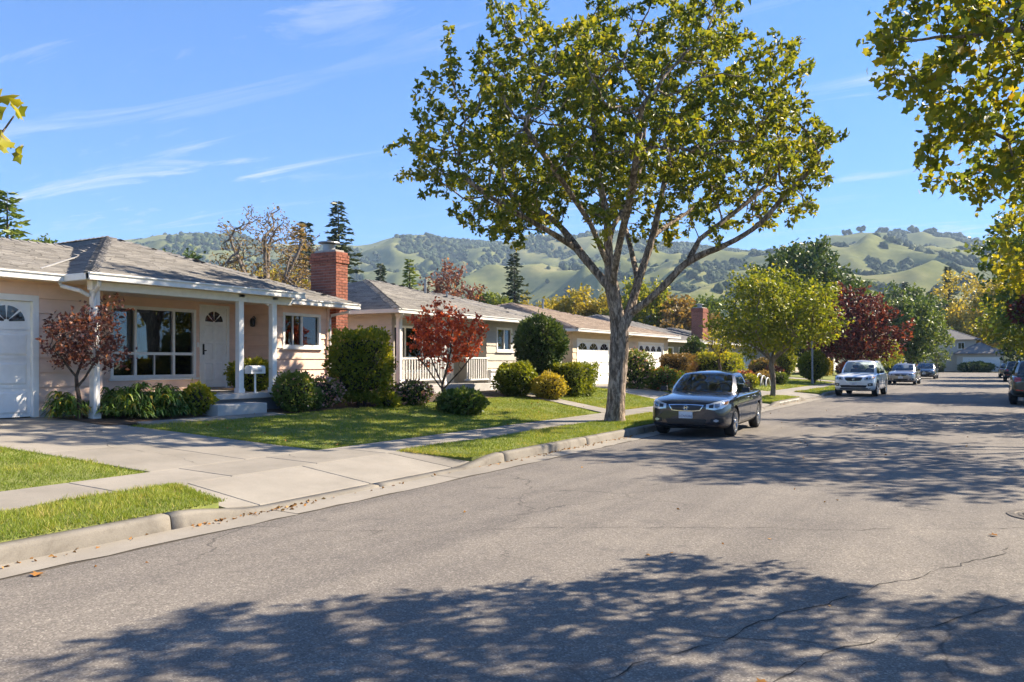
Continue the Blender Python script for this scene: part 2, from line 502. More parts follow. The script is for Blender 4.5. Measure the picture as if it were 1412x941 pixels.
for side in (-1, 1):
    base = MB()
    x0 = XK if side < 0 else XR
    xa, xb = (x0-0.15, x0-0.01) if side < 0 else (x0+0.01, x0+0.15)
    base.box(xa, xb, -12, 124, -0.2, 0.015)
    kerb = tag(base.build('kerb', JOINT), kind='structure')
    y = -12.0
    marks = sorted([a - 1.2 for a, b in CUTS] + [b + 1.2 for a, b in CUTS]) if side < 0 else []
    while y < 124:
        step = 3.0 if y < 70 else 9.0
        nxt = min([m for m in marks if m > y + 0.35] + [1e9])
        e = min(y + step, nxt, 124)
        kerb_piece(side, y, e - 0.014, kerb)
        y = e
    gbase = MB(); ga, gb = (XK+0.02, -6.20) if side < 0 else (2.0, XR-0.02)
    gbase.box(ga, gb, -12, 124, -0.1, -0.002)
    gut = tag(gbase.build('gutter', JOINT), kind='structure')
    y = -12.0
    while y < 124:
        e = min(y + (3.0 if y < 70 else 9.0), 124)
        n = 10; r = random.Random(int(y*10))
        vs = []
        for k in range(n+1):
            yy = y + 0.01 + (e-y-0.02)*k/n
            wob = r.uniform(-0.035, 0.035)
            if side < 0: vs += [(XK-0.01, yy, 0.012), (-6.25+wob, yy, 0.0045)]
            else: vs += [(2.05+wob, yy, 0.0045), (XR+0.01, yy, 0.012)]
        obj('gutter_slab', mesh_from('gutter_slab', vs, [(2*k, 2*k+1, 2*k+3, 2*k+2) for k in range(n)], [CONC]), gut)
        y = e

# ------------------------------------------------------------------ pavement and driveways, slab by slab
def slab(q, top, parent, name='slab', mat=None, thick=0.09, gap=0.007):
    """paving slab on quad q (xy), top(x) gives the height; edges shrunk by a joint"""
    cx = sum(p[0] for p in q)/4; cyy = sum(p[1] for p in q)/4
    pts = []
    for p in q:
        d = Vector((p[0]-cx, p[1]-cyy)); L = d.length
        d = d * ((L-gap*1.4)/L)
        x, y = cx+d.x, cyy+d.y
        pts.append((x, y, float(top(x, y))))
    lo = [(p[0], p[1], p[2]-thick) for p in pts]
    mb = MB(); mb.hexa(lo + pts)
    return mb.build(name, mat or CONC, parent, bevel=0.006)
pavetop = lambda x, y: float(gz(x)) + 0.012
b = MB(); b.hexa([(-9.1,-12,0.05),(-8.05,-12,0.03),(-8.05,124,0.03),(-9.1,124,0.05),(-9.1,-12,0.185),(-8.05,-12,0.155),(-8.05,124,0.155),(-9.1,124,0.185)])
sidewalk = tag(b.build('sidewalk', JOINT), kind='structure')
y = -6.4
while y < 62:
    slab([(-9.1, y), (-8.05, y), (-8.05, y+1.45), (-9.1, y+1.45)], pavetop, sidewalk); y += 1.45
slab([(-9.1, y), (-8.05, y), (-8.05, 124), (-9.1, 124)], pavetop, sidewalk)
b = MB(); b.hexa([(4.0,-12,0.0),(5.2,-12,0.0),(5.2,124,0.0),(4.0,124,0.0),(4.0,-12,0.16),(5.2,-12,0.18),(5.2,124,0.18),(4.0,124,0.16)])
tag(b.build('sidewalk', CONC), kind='structure')

def bil(q, u, v):
    a, b_, c, d = q
    return tuple((1-u)*(1-v)*a[k] + u*(1-v)*b_[k] + u*v*c[k] + (1-u)*v*d[k] for k in (0, 1))
def paved(name, q, us, vs_, parent_dz=-0.02):
    base = sheet(name, q, 8, 4, parent_dz, JOINT)
    for i in range(len(us)-1):
        for j in range(len(vs_)-1):
            slab([bil(q, us[i], vs_[j]), bil(q, us[i+1], vs_[j]), bil(q, us[i+1], vs_[j+1]), bil(q, us[i], vs_[j+1])], pavetop, base, gap=0.009)
    return base
def apron(y0, y1, w0=0.1, w1=0.1):
    top = lambda x, y: float(np.interp(x, [-8.05, -6.83], [0.187, 0.045]))
    base = sheet('driveway_apron', ((-8.04, y0-w0), (-6.83, y0-0.1), (-6.83, y1+0.1), (-8.04, y1+w1)), 2, 2, -0.02, JOINT, fz=lambda x, y: np.interp(x, [-8.05, -6.83], [0.175, 0.04]))
    ym = (y0+y1)/2
    for a, b_ in ((y0, ym), (ym, y1)):
        slab([(-8.05, a), (-6.82, a), (-6.82, b_), (-8.05, b_)], top, base)
    # flared wings
    for yy, s in ((y0, -1), (y1, 1)):
        mb = MB(); pts = [(-8.05, yy+s*0.01, 0.187), (-6.82, yy+s*0.01, 0.045), (-6.82, yy+s*0.45, 0.085), (-8.05, yy+s*0.40, 0.187)]
        mb.slab(pts if s > 0 else pts[::-1], 0.08); mb.build('wing', CONC, base)
# driveway of the pink house
drv = paved('driveway', ((-9.1, 6.25), (-9.1, 9.15), (-14.86, 8.05), (-14.86, 5.35)), [0, 0.52, 1], [0, 0.34, 0.68, 1])
ptop = lambda x: float(gz(x)) + 0.0165
crack([(-9.2, 7.0), (-10.0, 7.2), (-10.9, 6.9), (-11.6, 7.3)], 0.010, 21, drv, ptop)
crack([(-11.2, 8.2), (-12.2, 7.7), (-13.3, 7.9)], 0.008, 22, drv, ptop)
crack([(-8.1, 2.2), (-8.5, 2.6), (-9.05, 2.7)], 0.009, 23, sidewalk, ptop)
crack([(-8.1, 8.6), (-8.6, 8.3), (-9.05, 8.5)], 0.009, 24, sidewalk, ptop)
paved('driveway', ((-9.1, 25.6), (-9.1, 28.6), (-14.95, 34.2), (-14.95, 30.6)), [0, 0.5, 1], [0, 0.33, 0.66, 1])
paved('driveway', ((-9.1, 35.0), (-9.1, 38.4), (-14.95, 41.0), (-14.95, 37.0)), [0, 0.5, 1], [0, 0.33, 0.66, 1])
for a, b_ in CUTS[3:]: paved('driveway', ((-9.1, a), (-9.1, b_), (-15.6, b_+0.4), (-15.6, a-0.2)), [0, 0.5, 1], [0, 0.5, 1])
for a, b_ in CUTS: apron(a, b_)
# edging path from the driveway to the porch step, and stepping path of the next house
pth = sheet('path', ((-12.72, 8.75), (-12.72, 11.9), (-13.12, 11.9), (-13.12, 8.6)), 6, 2, -0.01, JOINT)
for k in range(3):
    a, b_ = 8.72 + k*1.06, 8.72 + (k+1)*1.06
    slab([(-12.72, a), (-12.72, b_), (-13.1, b_), (-13.1, a)], lambda x, y: float(gz(x)) + 0.03, pth)
pth = sheet('path', ((-9.12, 19.8), (-9.12, 20.7), (-13.4, 23.4), (-13.4, 22.6)), 6, 2, -0.01, JOINT)
q = ((-9.12, 19.8), (-9.12, 20.7), (-13.4, 23.4), (-13.4, 22.6))
for k in range(4):
    slab([bil(q, 0, k/4), bil(q, 1, k/4), bil(q, 1, (k+1)/4), bil(q, 0, (k+1)/4)], lambda x, y: float(gz(x)) + 0.03, pth)

# ------------------------------------------------------------------ lawns and planting beds
LAWNS = [  # quad, blades per m2, blade height, blade width
    ('lawn', ((-6.80, -6), (-6.80, 5.45), (-8.06, 5.75), (-8.06, -6)), 3600, 0.050, 0.0085),
    ('lawn', ((-9.12, -6), (-9.12, 6.2), (-14.6, 5.3), (-14.6, -6)), 2600, 0.050, 0.009),
    ('lawn', ((-9.12, 9.2), (-9.12, 19.75), (-13.0, 22.0), (-12.75, 8.46)), 1800, 0.042, 0.0105),
    ('lawn', ((-9.12, 20.75), (-9.12, 25.5), (-13.6, 29.3), (-13.3, 23.4)), 900, 0.05, 0.016),
    ('lawn', ((-6.80, 10.1), (-6.80, 24.9), (-8.06, 25.0), (-8.06, 9.95)), 2200, 0.045, 0.0105),
    ('lawn', ((-9.12, 28.7), (-9.12, 34.9), (-14.6, 36.6), (-14.6, 34.3)), 500, 0.05, 0.02),
    ('lawn', ((-6.82, 29.5), (-6.82, 34.2), (-8.04, 34.3), (-8.04, 29.5)), 700, 0.05, 0.02),
    ('lawn', ((-6.82, 39.2), (-6.82, 56.2), (-8.04, 56.3), (-8.04, 39.2)), 250, 0.06, 0.03),
    ('lawn', ((-9.12, 38.5), (-9.12, 56.9), (-15.5, 56.7), (-14.6, 41.2)), 200, 0.06, 0.03),
    ('lawn', ((-6.82, 60.8), (-6.82, 124), (-8.04, 124), (-8.04, 60.8)), 0, 0, 0),
    ('lawn', ((-9.12, 60.1), (-9.12, 124), (-15.8, 124), (-15.8, 60.5)), 0, 0, 0),
    ('lawn', ((2.62, -12), (3.98, -12), (3.98, 124), (2.62, 124)), 60, 0.05, 0.02),
    ('lawn', ((5.22, -12), (14, -12), (14, 124), (5.22, 124)), 0, 0, 0),
]
GRASSM = leafmat('grass_blades', [(0.0, (0.11, 0.165, 0.02)), (0.45, (0.19, 0.255, 0.032)), (0.8, (0.30, 0.33, 0.055)), (1.0, (0.48, 0.40, 0.15))], 0.35, 0.6, 0.2)
GV, GT = [], []
for name, q, dens, bh, bw in LAWNS:
    lawn = sheet(name, q, 24, 48, 0.012, TURF, wob=0.012, skirt=0.24)
    if not dens: continue
    a, b_, c, d = [np.array(p, float) for p in q]
    e1, e2 = b_-a, d-a
    area = 0.5*abs(np.cross(b_-a, c-a)) + 0.5*abs(np.cross(c-a, d-a))
    n = int(area*dens)
    u = rng.random(n)[:, None]; v = rng.random(n)[:, None]
    ne = min(int(n*0.22), 9000); ei = rng.integers(0, 4, ne); ev = rng.normal(0.0, 0.004, ne)     # ragged fringe along the edges
    u[:ne, 0] = np.where(ei == 0, ev, np.where(ei == 1, 1-ev, u[:ne, 0])); v[:ne, 0] = np.where(ei == 2, ev, np.where(ei == 3, 1-ev, v[:ne, 0]))
    P = (1-u)*(1-v)*a + u*(1-v)*b_ + u*v*c + (1-u)*v*d
    # clumps, thin patches near the edges
    cl = np.sin(P[:, 0]*7.3 + 2*np.sin(P[:, 1]*3.1)) * np.sin(P[:, 1]*6.1 + 1.7*np.sin(P[:, 0]*2.3))
    cl3 = np.clip(np.sin(P[:, 0]*2.7 + 1.1*np.sin(P[:, 1]*1.7) + 0.4) * np.sin(P[:, 1]*2.3 + 1.9*np.sin(P[:, 0]*1.3)) - 0.62, 0, 1)*1.7     # dry patches
    cl2 = np.sin(P[:, 0]*1.9 + 0.7) * np.sin(P[:, 1]*1.3 + 2.2*np.sin(P[:, 0]*0.9))
    edge = np.minimum.reduce([u[:, 0], 1-u[:, 0], v[:, 0], 1-v[:, 0]])
    x, y_ = P[:, 0], P[:, 1]
    z = gz(x) + 0.012 + 0.012*np.sin(x*2.1 + 1.3*np.sin(y_*0.9))*np.sin(y_*1.3+0.5) - 0.004
    hh = bh * (0.45 + 0.75*rng.random(n) + 0.6*(rng.random(n) < 0.06)) * (1 + 0.22*cl2 - 0.5*cl3) * (1 + 0.35*cl) * np.clip(0.7 + edge*14, 0.7, 1)
    ang = rng.random(n)*2*np.pi; lean = rng.normal(0, 0.45, (n, 2))
    wx, wy = np.cos(ang)*bw*0.5, np.sin(ang)*bw*0.5
    base = np.stack([x, y_, z], 1)
    B0 = base - np.stack([wx, wy, 0*wx], 1); B1 = base + np.stack([wx, wy, 0*wx], 1)
    T = base + np.stack([lean[:, 0]*hh, lean[:, 1]*hh, hh], 1)
    GV.append(np.stack([B0, B1, T], 1).reshape(-1, 3))
    GT.append(np.clip(0.42 + 0.7*cl3*rng.random(n) + 0.16*cl + 0.24*cl2 + rng.normal(0, 0.16, n) + (rng.random(n) < 0.05)*0.5 + np.clip(0.04-edge, 0, 1)*4*rng.random(n), 0, 1))
GV = np.concatenate(GV); GT = np.concatenate(GT)
g = obj('grass', mesh_from('grass', GV, np.arange(len(GV)).reshape(-1, 3), [GRASSM], tint=GT))
tag(g, 'short mown green grass blades covering the front lawns and kerb strips', 'grass', kind='stuff')

for q in (((-13.0, 8.1), (-13.0, 24.0), (-16.5, 24.0), (-16.5, 8.1)), ((-13.2, 24.0), (-13.5, 29.0), (-17.4, 31.5), (-17.4, 24.0))):
    sheet('planting_bed', q, 10, 30, 0.004, SOIL, wob=0.012)
sheet('planting_bed', ((-11.6, 30.6), (-11.4, 34.6), (-14.2, 36.2), (-14.2, 33.9)), 6, 10, 0.02, SOIL)

# manhole cover let into the road
IRON = proc('cast_iron', (0.08, 0.07, 0.06), (0.14, 0.125, 0.11), 30, 0.75, (80, 0.4, 0.004), metal=0.6)
mb = MB(); mb.lathe([(0.0, 0.010), (0.27, 0.010), (0.285, 0.004), (0.30, 0.004), (0.31, 0.012), (0.38, 0.010), (0.39, 0.0)], 'z', 32, (0.50, 9.9, 0))
cover = mb.build('manhole_cover', IRON, smooth=False)
tag(cover, 'dark round iron utility cover in the asphalt at the right frame edge', 'manhole cover')
mb = MB()
for k in range(-4, 5):
    w = math.sqrt(max(0, 0.24**2 - (k*0.055)**2))
    mb.box(0.50-w, 0.50+w, 9.9+k*0.055-0.012, 9.9+k*0.055+0.012, 0.0095, 0.0145)
mb.build('rib', IRON, cover)
# ------------------------------------------------------------------ house kit
def siding_mat(name, c, var=0.05):
    m, nt, p = newmat(name)
    v = coords(nt)
    f = noise(nt, coords(nt, (1, 1, 3)), 2.2, 6, 0.6)
    col = ramp(nt, f, [(0.3, tuple(x*0.90 for x in c)), (0.7, tuple(min(1, x*1.05) for x in c))])
    gr = noise(nt, coords(nt, (2, 2, 60)), 4.0, 4, 0.6)
    col = mixc(nt, 1.0, col, ramp(nt, gr, [(0.3, (0.94, 0.94, 0.94)), (0.7, (1.04, 1.04, 1.04))]), 'MULTIPLY')
    d = noise(nt, v, 5.5, 6, 0.7)
    col = mixc(nt, ramp(nt, d, [(0.62, 0.0), (0.78, 0.35)]), col, tuple(x*0.62 for x in c))
    oi = nt.nodes.new('ShaderNodeObjectInfo')
    mr = nt.nodes.new('ShaderNodeMapRange'); mr.inputs['To Min'].default_value = 1-var; mr.inputs['To Max'].default_value = 1+var
    nt.links.new(oi.outputs['Random'], mr.inputs[0])
    col = mixc(nt, 1.0, col, mr.outputs[0], 'MULTIPLY')
    nt.links.new(col, p.inputs['Base Color']); S(p, 'Roughness', 0.62); S(p, 'Specular IOR Level', 0.3)
    bump(nt, gr, 0.15, 0.003, p)
    return m
def shingle_mat(name, stops):
    m, nt, p = newmat(name)
    a = nt.nodes.new('ShaderNodeAttribute'); a.attribute_name = 'tint'
    col = ramp(nt, a.outputs['Fac'], stops)
    v = coords(nt)
    g = noise(nt, v, 160, 2, 0.7)
    col = mixc(nt, 1.0, col, ramp(nt, g, [(0.3, (0.72, 0.72, 0.72)), (0.7, (1.25, 1.25, 1.25))]), 'MULTIPLY')
    st = noise(nt, v, 0.9, 6, 0.65)
    col = mixc(nt, 1.0, col, ramp(nt, st, [(0.3, (0.82, 0.82, 0.83)), (0.7, (1.12, 1.10, 1.06))]), 'MULTIPLY')
    nt.links.new(col, p.inputs['Base Color']); S(p, 'Roughness', 0.9); S(p, 'Specular IOR Level', 0.2)
    bump(nt, g, 0.35, 0.004, p)
    return m
WHITE = flat('white_trim', (0.86, 0.835, 0.78), 0.5)
OFFW = flat('cream_trim', (0.66, 0.61, 0.52), 0.55)
GUTM = flat('gutter_white', (0.70, 0.685, 0.64), 0.4)
DOORW = flat('white_door', (0.86, 0.84, 0.79), 0.42)
SOFFIT = flat('soffit_paint', (0.80, 0.64, 0.47), 0.7)
DARKMETAL = flat('dark_metal', (0.04, 0.036, 0.032), 0.4, 0.5, 0.6)
GLASS = glassmat('window_glass', (0.38, 0.41, 0.40))
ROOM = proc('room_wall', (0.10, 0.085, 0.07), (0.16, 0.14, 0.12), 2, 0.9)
CURTAIN = flat('curtain', (0.34, 0.32, 0.29), 0.85)
DECKM = proc('porch_concrete', (0.36, 0.35, 0.33), (0.48, 0.46, 0.43), 3, 0.8, (60, 0.3, 0.004))
PINK = siding_mat('pink_siding', (0.86, 0.61, 0.47))
GREIGE = siding_mat('greige_siding', (0.50, 0.455, 0.375))
TAN = siding_mat('tan_siding', (0.68, 0.54, 0.36))
OLIVE = siding_mat('olive_siding', (0.29, 0.27, 0.215))
CREAM = siding_mat('cream_siding', (0.56, 0.50, 0.41))
SH_GREY = shingle_mat('grey_shingle', [(0.0, (0.125, 0.119, 0.112)), (0.5, (0.195, 0.186, 0.175)), (1.0, (0.27, 0.257, 0.24))])
SH_BROWN = shingle_mat('brown_shingle', [(0.0, (0.14, 0.108, 0.085)), (0.5, (0.23, 0.182, 0.147)), (1.0, (0.31, 0.255, 0.21))])
SH_DARK = shingle_mat('slate_shingle', [(0.0, (0.09, 0.088, 0.088)), (0.5, (0.15, 0.147, 0.147)), (1.0, (0.22, 0.215, 0.21))])
BRICK = proc('red_brick', (0.21, 0.072, 0.046), (0.34, 0.128, 0.082), 30, 0.85, (90, 0.4, 0.004), objrand=0.22)
MORTAR = proc('mortar', (0.30, 0.27, 0.24), (0.42, 0.38, 0.34), 30, 0.95)

class Face:
    """facade frame: a along the wall, d outward, z up. kind 'E' faces +x, 'S' faces -y, 'N' faces +y"""
    def __init__(s, kind, plane): s.k = kind; s.p = plane
    def P(s, a, d, z):
        if s.k == 'E': return (s.p + d, a, z)
        if s.k == 'S': return (a, s.p - d, z)
        return (a, s.p + d, z)
    def box(s, mb, a0, a1, d0, d1, z0, z1, mi=0):
        q = [s.P(a0,d0,z0), s.P(a1,d0,z0), s.P(a1,d1,z0), s.P(a0,d1,z0), s.P(a0,d0,z1), s.P(a1,d0,z1), s.P(a1,d1,z1), s.P(a0,d1,z1)]
        return mb.hexa(q, mi)

def siding_wall(root, fc, a0, a1, z0, z1, mat, openings=(), course=0.27, joined=False, core=0.12):
    """core wall with its openings left free, clad in lapped boards"""
    mb = MB()
    xs = sorted({a0, a1, *[min(max(o[k], a0), a1) for o in openings for k in (0, 1)]})
    zs = sorted({z0, z1, *[o[k] for o in openings for k in (2, 3)]})
    for i in range(len(xs)-1):
        for j in range(len(zs)-1):
            xm, zm = (xs[i]+xs[i+1])/2, (zs[j]+zs[j+1])/2
            if any(o[0] < xm < o[1] and o[2] < zm < o[3] for o in openings): continue
            fc.box(mb, xs[i], xs[i+1], -core, 0.0, zs[j], zs[j+1])
    wall = mb.build('wall', mat, root)
    joinmb = MB()
    z = z0
    while z < z1 - 0.03:
        zt = min(z + course, z1)
        spans = [(a0, a1, z, zt)]
        for o in openings:
            if o[2] < zt - 0.004 and o[3] > z + 0.004:
                new = []
                for (p, q, za, zb) in spans:
                    if o[1] <= p or o[0] >= q: new.append((p, q, za, zb)); continue
                    if o[0] > p: new.append((p, o[0], za, zb))
                    if o[1] < q: new.append((o[1], q, za, zb))
                    pa, qa = max(p, o[0]), min(q, o[1])
                    if o[2] - za > 0.02: new.append((pa, qa, za, o[2]))
                    if zb - o[3] > 0.02: new.append((pa, qa, o[3], zb))
                spans = new
        for (p, q, za, zb) in spans:
            if q - p < 0.02: continue
            e = 0.0015; za += 0.013 if za == z else 0.0
            pb = 0.036 - 0.028*(za-z)/course; pt = 0.036 - 0.028*(zb-z)/course
            q8 = [fc.P(p+e,0.001,za+0.002), fc.P(q-e,0.001,za+0.002), fc.P(q-e,pb,za+0.002), fc.P(p+e,pb,za+0.002),
                  fc.P(p+e,0.001,zb), fc.P(q-e,0.001,zb), fc.P(q-e,pt,zb), fc.P(p+e,pt,zb)]
            if joined: joinmb.hexa(q8)
            else:
                m1 = MB(); m1.hexa(q8); m1.build('siding_board', mat, wall)
        z = zt
    if joined: tag(joinmb.build('siding', mat, wall), kind='stuff')
    return wall

def window(root, fc, a0, a1, z0, z1, vsplit=(), hsplit=(), trim=WHITE, casing=0.075, mull=0.045, curtains=True, room=True, sill=True, extra=(), seed=0):
    """casing + mullions as the part, panes / sill / curtains behind it as sub-parts. vsplit, hsplit in 0..1"""
    mb = MB()
    fc.box(mb, a0, a0+casing, -0.06, 0.042, z0, z1); fc.box(mb, a1-casing, a1, -0.06, 0.042, z0, z1)
    fc.box(mb, a0+casing, a1-casing, -0.06, 0.042, z0, z0+casing); fc.box(mb, a0+casing, a1-casing, -0.06, 0.042, z1-casing, z1)
    ia0, ia1, iz0, iz1 = a0+casing, a1-casing, z0+casing, z1-casing
    va = [ia0] + [ia0 + (ia1-ia0)*f for f in vsplit] + [ia1]
    hz = [iz0] + [iz0 + (iz1-iz0)*f for f in hsplit] + [iz1]
    for a in va[1:-1]: fc.box(mb, a-mull/2, a+mull/2, -0.05, 0.030, iz0, iz1)
    for z in hz[1:-1]:
        for i in range(len(va)-1):
            l = va[i] + (mull/2 if i else 0); r = va[i+1] - (mull/2 if i < len(va)-2 else 0)
            fc.box(mb, l, r, -0.05, 0.029, z-mull/2, z+mull/2)
    for (ea, ez0, ez1) in extra:
        fc.box(mb, ia0+(ia1-ia0)*ea-0.013, ia0+(ia1-ia0)*ea+0.013, -0.04, 0.01, iz0+(iz1-iz0)*ez0, iz0+(iz1-iz0)*ez1)
    w = mb.build('window', trim, root, bevel=0.004)
    for i in range(len(va)-1):
        for j in range(len(hz)-1):
            p = MB()
            fc.box(p, va[i]+0.004, va[i+1]-0.004, -0.034, -0.028, hz[j]+0.004, hz[j+1]-0.004)
            p.build('pane', GLASS, w)
    if sill:
        s = MB(); fc.box(s, a0-0.05, a1+0.05, -0.02, 0.085, z0-0.045, z0-0.002); s.build('sill', trim, w, bevel=0.004)
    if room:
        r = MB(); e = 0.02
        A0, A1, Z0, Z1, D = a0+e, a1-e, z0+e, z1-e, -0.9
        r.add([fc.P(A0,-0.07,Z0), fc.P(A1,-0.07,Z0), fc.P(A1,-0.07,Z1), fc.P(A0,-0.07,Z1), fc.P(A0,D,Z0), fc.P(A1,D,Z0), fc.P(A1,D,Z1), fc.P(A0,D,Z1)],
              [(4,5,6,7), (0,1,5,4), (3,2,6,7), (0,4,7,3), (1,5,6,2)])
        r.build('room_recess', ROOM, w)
    if curtains:
        rr = random.Random(seed+3)
        for (ca, cb) in ((ia0, ia0+(ia1-ia0)*0.19), (ia1-(ia1-ia0)*0.19, ia1)):
            c = MB(); n = 14; vs = []
            for k in range(n+1):
                a = ca + (cb-ca)*k/n; d = -0.16 + 0.03*math.sin(k*2.1 + rr.random())
                vs += [fc.P(a, d, iz0+0.01), fc.P(a, d, iz1-0.01)]
            c.add(vs, [(2*k, 2*k+2, 2*k+3, 2*k+1) for k in range(n)]); c.build('curtain', CURTAIN, w, smooth=True)
    return w

def fan(fc, ac, zc, r, d, n=4, r0=0.12, gap=0.012, zs=1.0):
    """sectors of a half-round fanlight: list of quads"""
    out = []
    for k in range(n):
        t0, t1 = math.pi*k/n + gap*1.5/r, math.pi*(k+1)/n - gap*1.5/r
        P = [fc.P(ac + r*r0*math.cos(t0), d, zc + zs*r*r0*math.sin(t0))]
        m = 5
        for i in range(m+1):
            t = t0 + (t1-t0)*i/m
            P.append(fc.P(ac + r*math.cos(t), d, zc + zs*r*math.sin(t)))
        P.append(fc.P(ac + r*r0*math.cos(t1), d, zc + zs*r*r0*math.sin(t1)))
        out.append(P)
    return out
DARKGLASS = flat('dark_glass', (0.02, 0.022, 0.024), 0.06, 0.7)

def front_door(root, fc, a0, a1, z0, z1):
    mb = MB()
    fc.box(mb, a0, a0+0.07, -0.05, 0.045, z0, z1); fc.box(mb, a1-0.07, a1, -0.05, 0.045, z0, z1); fc.box(mb, a0+0.07, a1-0.07, -0.05, 0.045, z1-0.07, z1)
    frame = mb.build('door_frame', WHITE, root, bevel=0.004)
    mb = MB(); fc.box(mb, a0+0.072, a1-0.072, -0.05, 0.004, z0+0.02, z1-0.072)
    door = mb.build('door', DOORW, root)
    L, R = a0+0.072, a1-0.072; W = R-L; Hh = z1-z0
    for (u0, u1, v0, v1) in ((0.12, 0.46, 0.08, 0.30), (0.54, 0.88, 0.08, 0.30), (0.12, 0.46, 0.34, 0.54), (0.54, 0.88, 0.34, 0.54), (0.12, 0.46, 0.58, 0.76), (0.54, 0.88, 0.58, 0.76)):
        q = MB(); A0, A1, B0, B1 = L+W*u0, L+W*u1, z0+Hh*v0, z0+Hh*v1; b_ = 0.03
        q.hexa([fc.P(A0,0.0045,B0), fc.P(A1,0.0045,B0), fc.P(A1,0.0045,B1), fc.P(A0,0.0045,B1), fc.P(A0+b_,0.018,B0+b_), fc.P(A1-b_,0.018,B0+b_), fc.P(A1-b_,0.018,B1-b_), fc.P(A0+b_,0.018,B1-b_)])
        q.build('panel', DOORW, door)
    for P in fan(fc, (L+R)/2, z0+Hh*0.795, W*0.36, 0.008):
        q = MB(); q.poly(P); q.build('pane', DARKGLASS, door)
    q = MB(); q.tube([fc.P(L+0.06, 0.0, z0+Hh*0.45), fc.P(L+0.06, 0.06, z0+Hh*0.45), fc.P(L+0.10, 0.065, z0+Hh*0.45)], 0.014, 8)
    fc.box(q, L+0.035, L+0.085, 0.004, 0.012, z0+Hh*0.40, z0+Hh*0.53); q.build('handle', DARKMETAL, door)
    q = MB(); fc.box(q, a0-0.03, a1+0.03, 0.0, 0.09, z0-0.06, z0-0.002); q.build('threshold', WHITE, frame)
    return door

def garage_door(root, fc, a0, a1, z0, z1, rows=4, cols=3, fans=2, trim=WHITE):
    mb = MB(); t = 0.11
    fc.box(mb, a0, a0+t, -0.05, 0.045, z0, z1); fc.box(mb, a1-t, a1, -0.05, 0.045, z0, z1); fc.box(mb, a0+t, a1-t, -0.05, 0.045, z1-t, z1)
    mb.build('garage_door_frame', trim, root, bevel=0.004)
    L, R, B, T = a0+t+0.002, a1-t-0.002, z0+0.01, z1-t-0.002
    mb = MB(); fc.box(mb, L, R, -0.10, -0.062, B, T); gd = mb.build('garage_door', DOORW, root)
    h = (T-B)/rows
    for i in range(rows):
        q = MB(); zb, zt = B+i*h+0.004, B+(i+1)*h-0.004
        fc.box(q, L, R, -0.061, -0.035, zb, zt)
        if i < rows-1 or not fans:
            cw = (R-L)/cols
            for j in range(cols):
                A0, A1, b_ = L+j*cw+0.06, L+(j+1)*cw-0.06, 0.035
                q.hexa([fc.P(A0,-0.0345,zb+0.06), fc.P(A1,-0.0345,zb+0.06), fc.P(A1,-0.0345,zt-0.06), fc.P(A0,-0.0345,zt-0.06), fc.P(A0+b_,-0.018,zb+0.06+b_), fc.P(A1-b_,-0.018,zb+0.06+b_), fc.P(A1-b_,-0.018,zt-0.06-b_), fc.P(A0+b_,-0.018,zt-0.06-b_)])
        q.build('door_section', DOORW, gd)
    if fans:
        cw = (R-L)/fans
        for j in range(fans):
            ac = L + (j+0.5)*cw
            for P in fan(fc, ac, T-h*0.72, cw*0.38, -0.030, 4, 0.15, 0.014, min(1.0, h*0.55/(cw*0.38))):
                q = MB(); q.poly(P); q.build('pane', DARKGLASS, gd)
    return gd

def shingle_plane(poly, eave_dir, V, F, T, rngl, w=0.30, ex=0.145, th=0.014):
    """append shingles over planar polygon; eave_dir horizontal unit vector"""
    P = np.array(poly, float)
    e = np.array(eave_dir, float); e /= np.linalg.norm(e)
    n = np.cross(P[1]-P[0], P[2]-P[0]); n /= np.linalg.norm(n)
    if n[2] < 0: n = -n
    s = np.cross(n, e); s /= np.linalg.norm(s)
    if s[2] < 0: s = -s
    o = P[0]
    uv = np.stack([(P-o) @ e, (P-o) @ s], 1)
    (u0, v0), (u1, v1) = uv.min(0), uv.max(0)
    rows = int((v1-v0)/ex) + 1
    us, vs_, ws = [], [], []
    for r in range(rows):
        k = int((u1-u0)/w) + 2
        ww = w*(1 + 0.25*rngl.standard_normal(k)*0.6).clip(0.6, 1.5)
        x = u0 - rngl.random()*w + np.concatenate([[0], np.cumsum(ww)[:-1]])
        us.append(x + ww/2); vs_.append(np.full(k, v0 + r*ex)); ws.append(ww)
    us, vs_, ws = map(np.concatenate, (us, vs_, ws))
    def inside(x, y):
        c = np.zeros(len(x), bool); m = len(uv)
        for i in range(m):
            (xa, ya), (xb, yb) = uv[i], uv[(i+1) % m]
            cond = ((ya > y) != (yb > y))
            with np.errstate(divide='ignore', invalid='ignore'):
                c ^= cond & (x < (xb-xa)*(y-ya)/(yb-ya) + xa)
        return c
    ok = inside(us, vs_+ex*0.5)
    us, vs_, ws = us[ok], vs_[ok], ws[ok]
    k = len(us)
    jit = rngl.normal(0, 0.006, k)
    lift = th*(0.8 + 0.6*rngl.random(k))
    a, b = us-ws/2+0.003, us+ws/2-0.003
    lo, hi = vs_-0.02+jit, vs_+ex+0.03
    def pt(u, v, d): return o + u[:, None]*e + v[:, None]*s + d[:, None]*n
    z = np.zeros(k)+0.004
    vv = np.stack([pt(a, lo, z), pt(b, lo, z), pt(a, lo, lift+0.006), pt(b, lo, lift+0.006), pt(a, hi, z), pt(b, hi, z)], 1).reshape(-1, 3)
    base = sum(len(x) for x in V)
    idx = base + np.arange(k)[:, None]*6
    ff = np.concatenate([idx + np.array([0, 1, 3, 2]), idx + np.array([2, 3, 5, 4])], 0)
    V.append(vv); F.append(ff)
    t = np.clip(0.5 + 0.2*rngl.standard_normal(k), 0, 1)
    T.append(np.concatenate([t, t]))

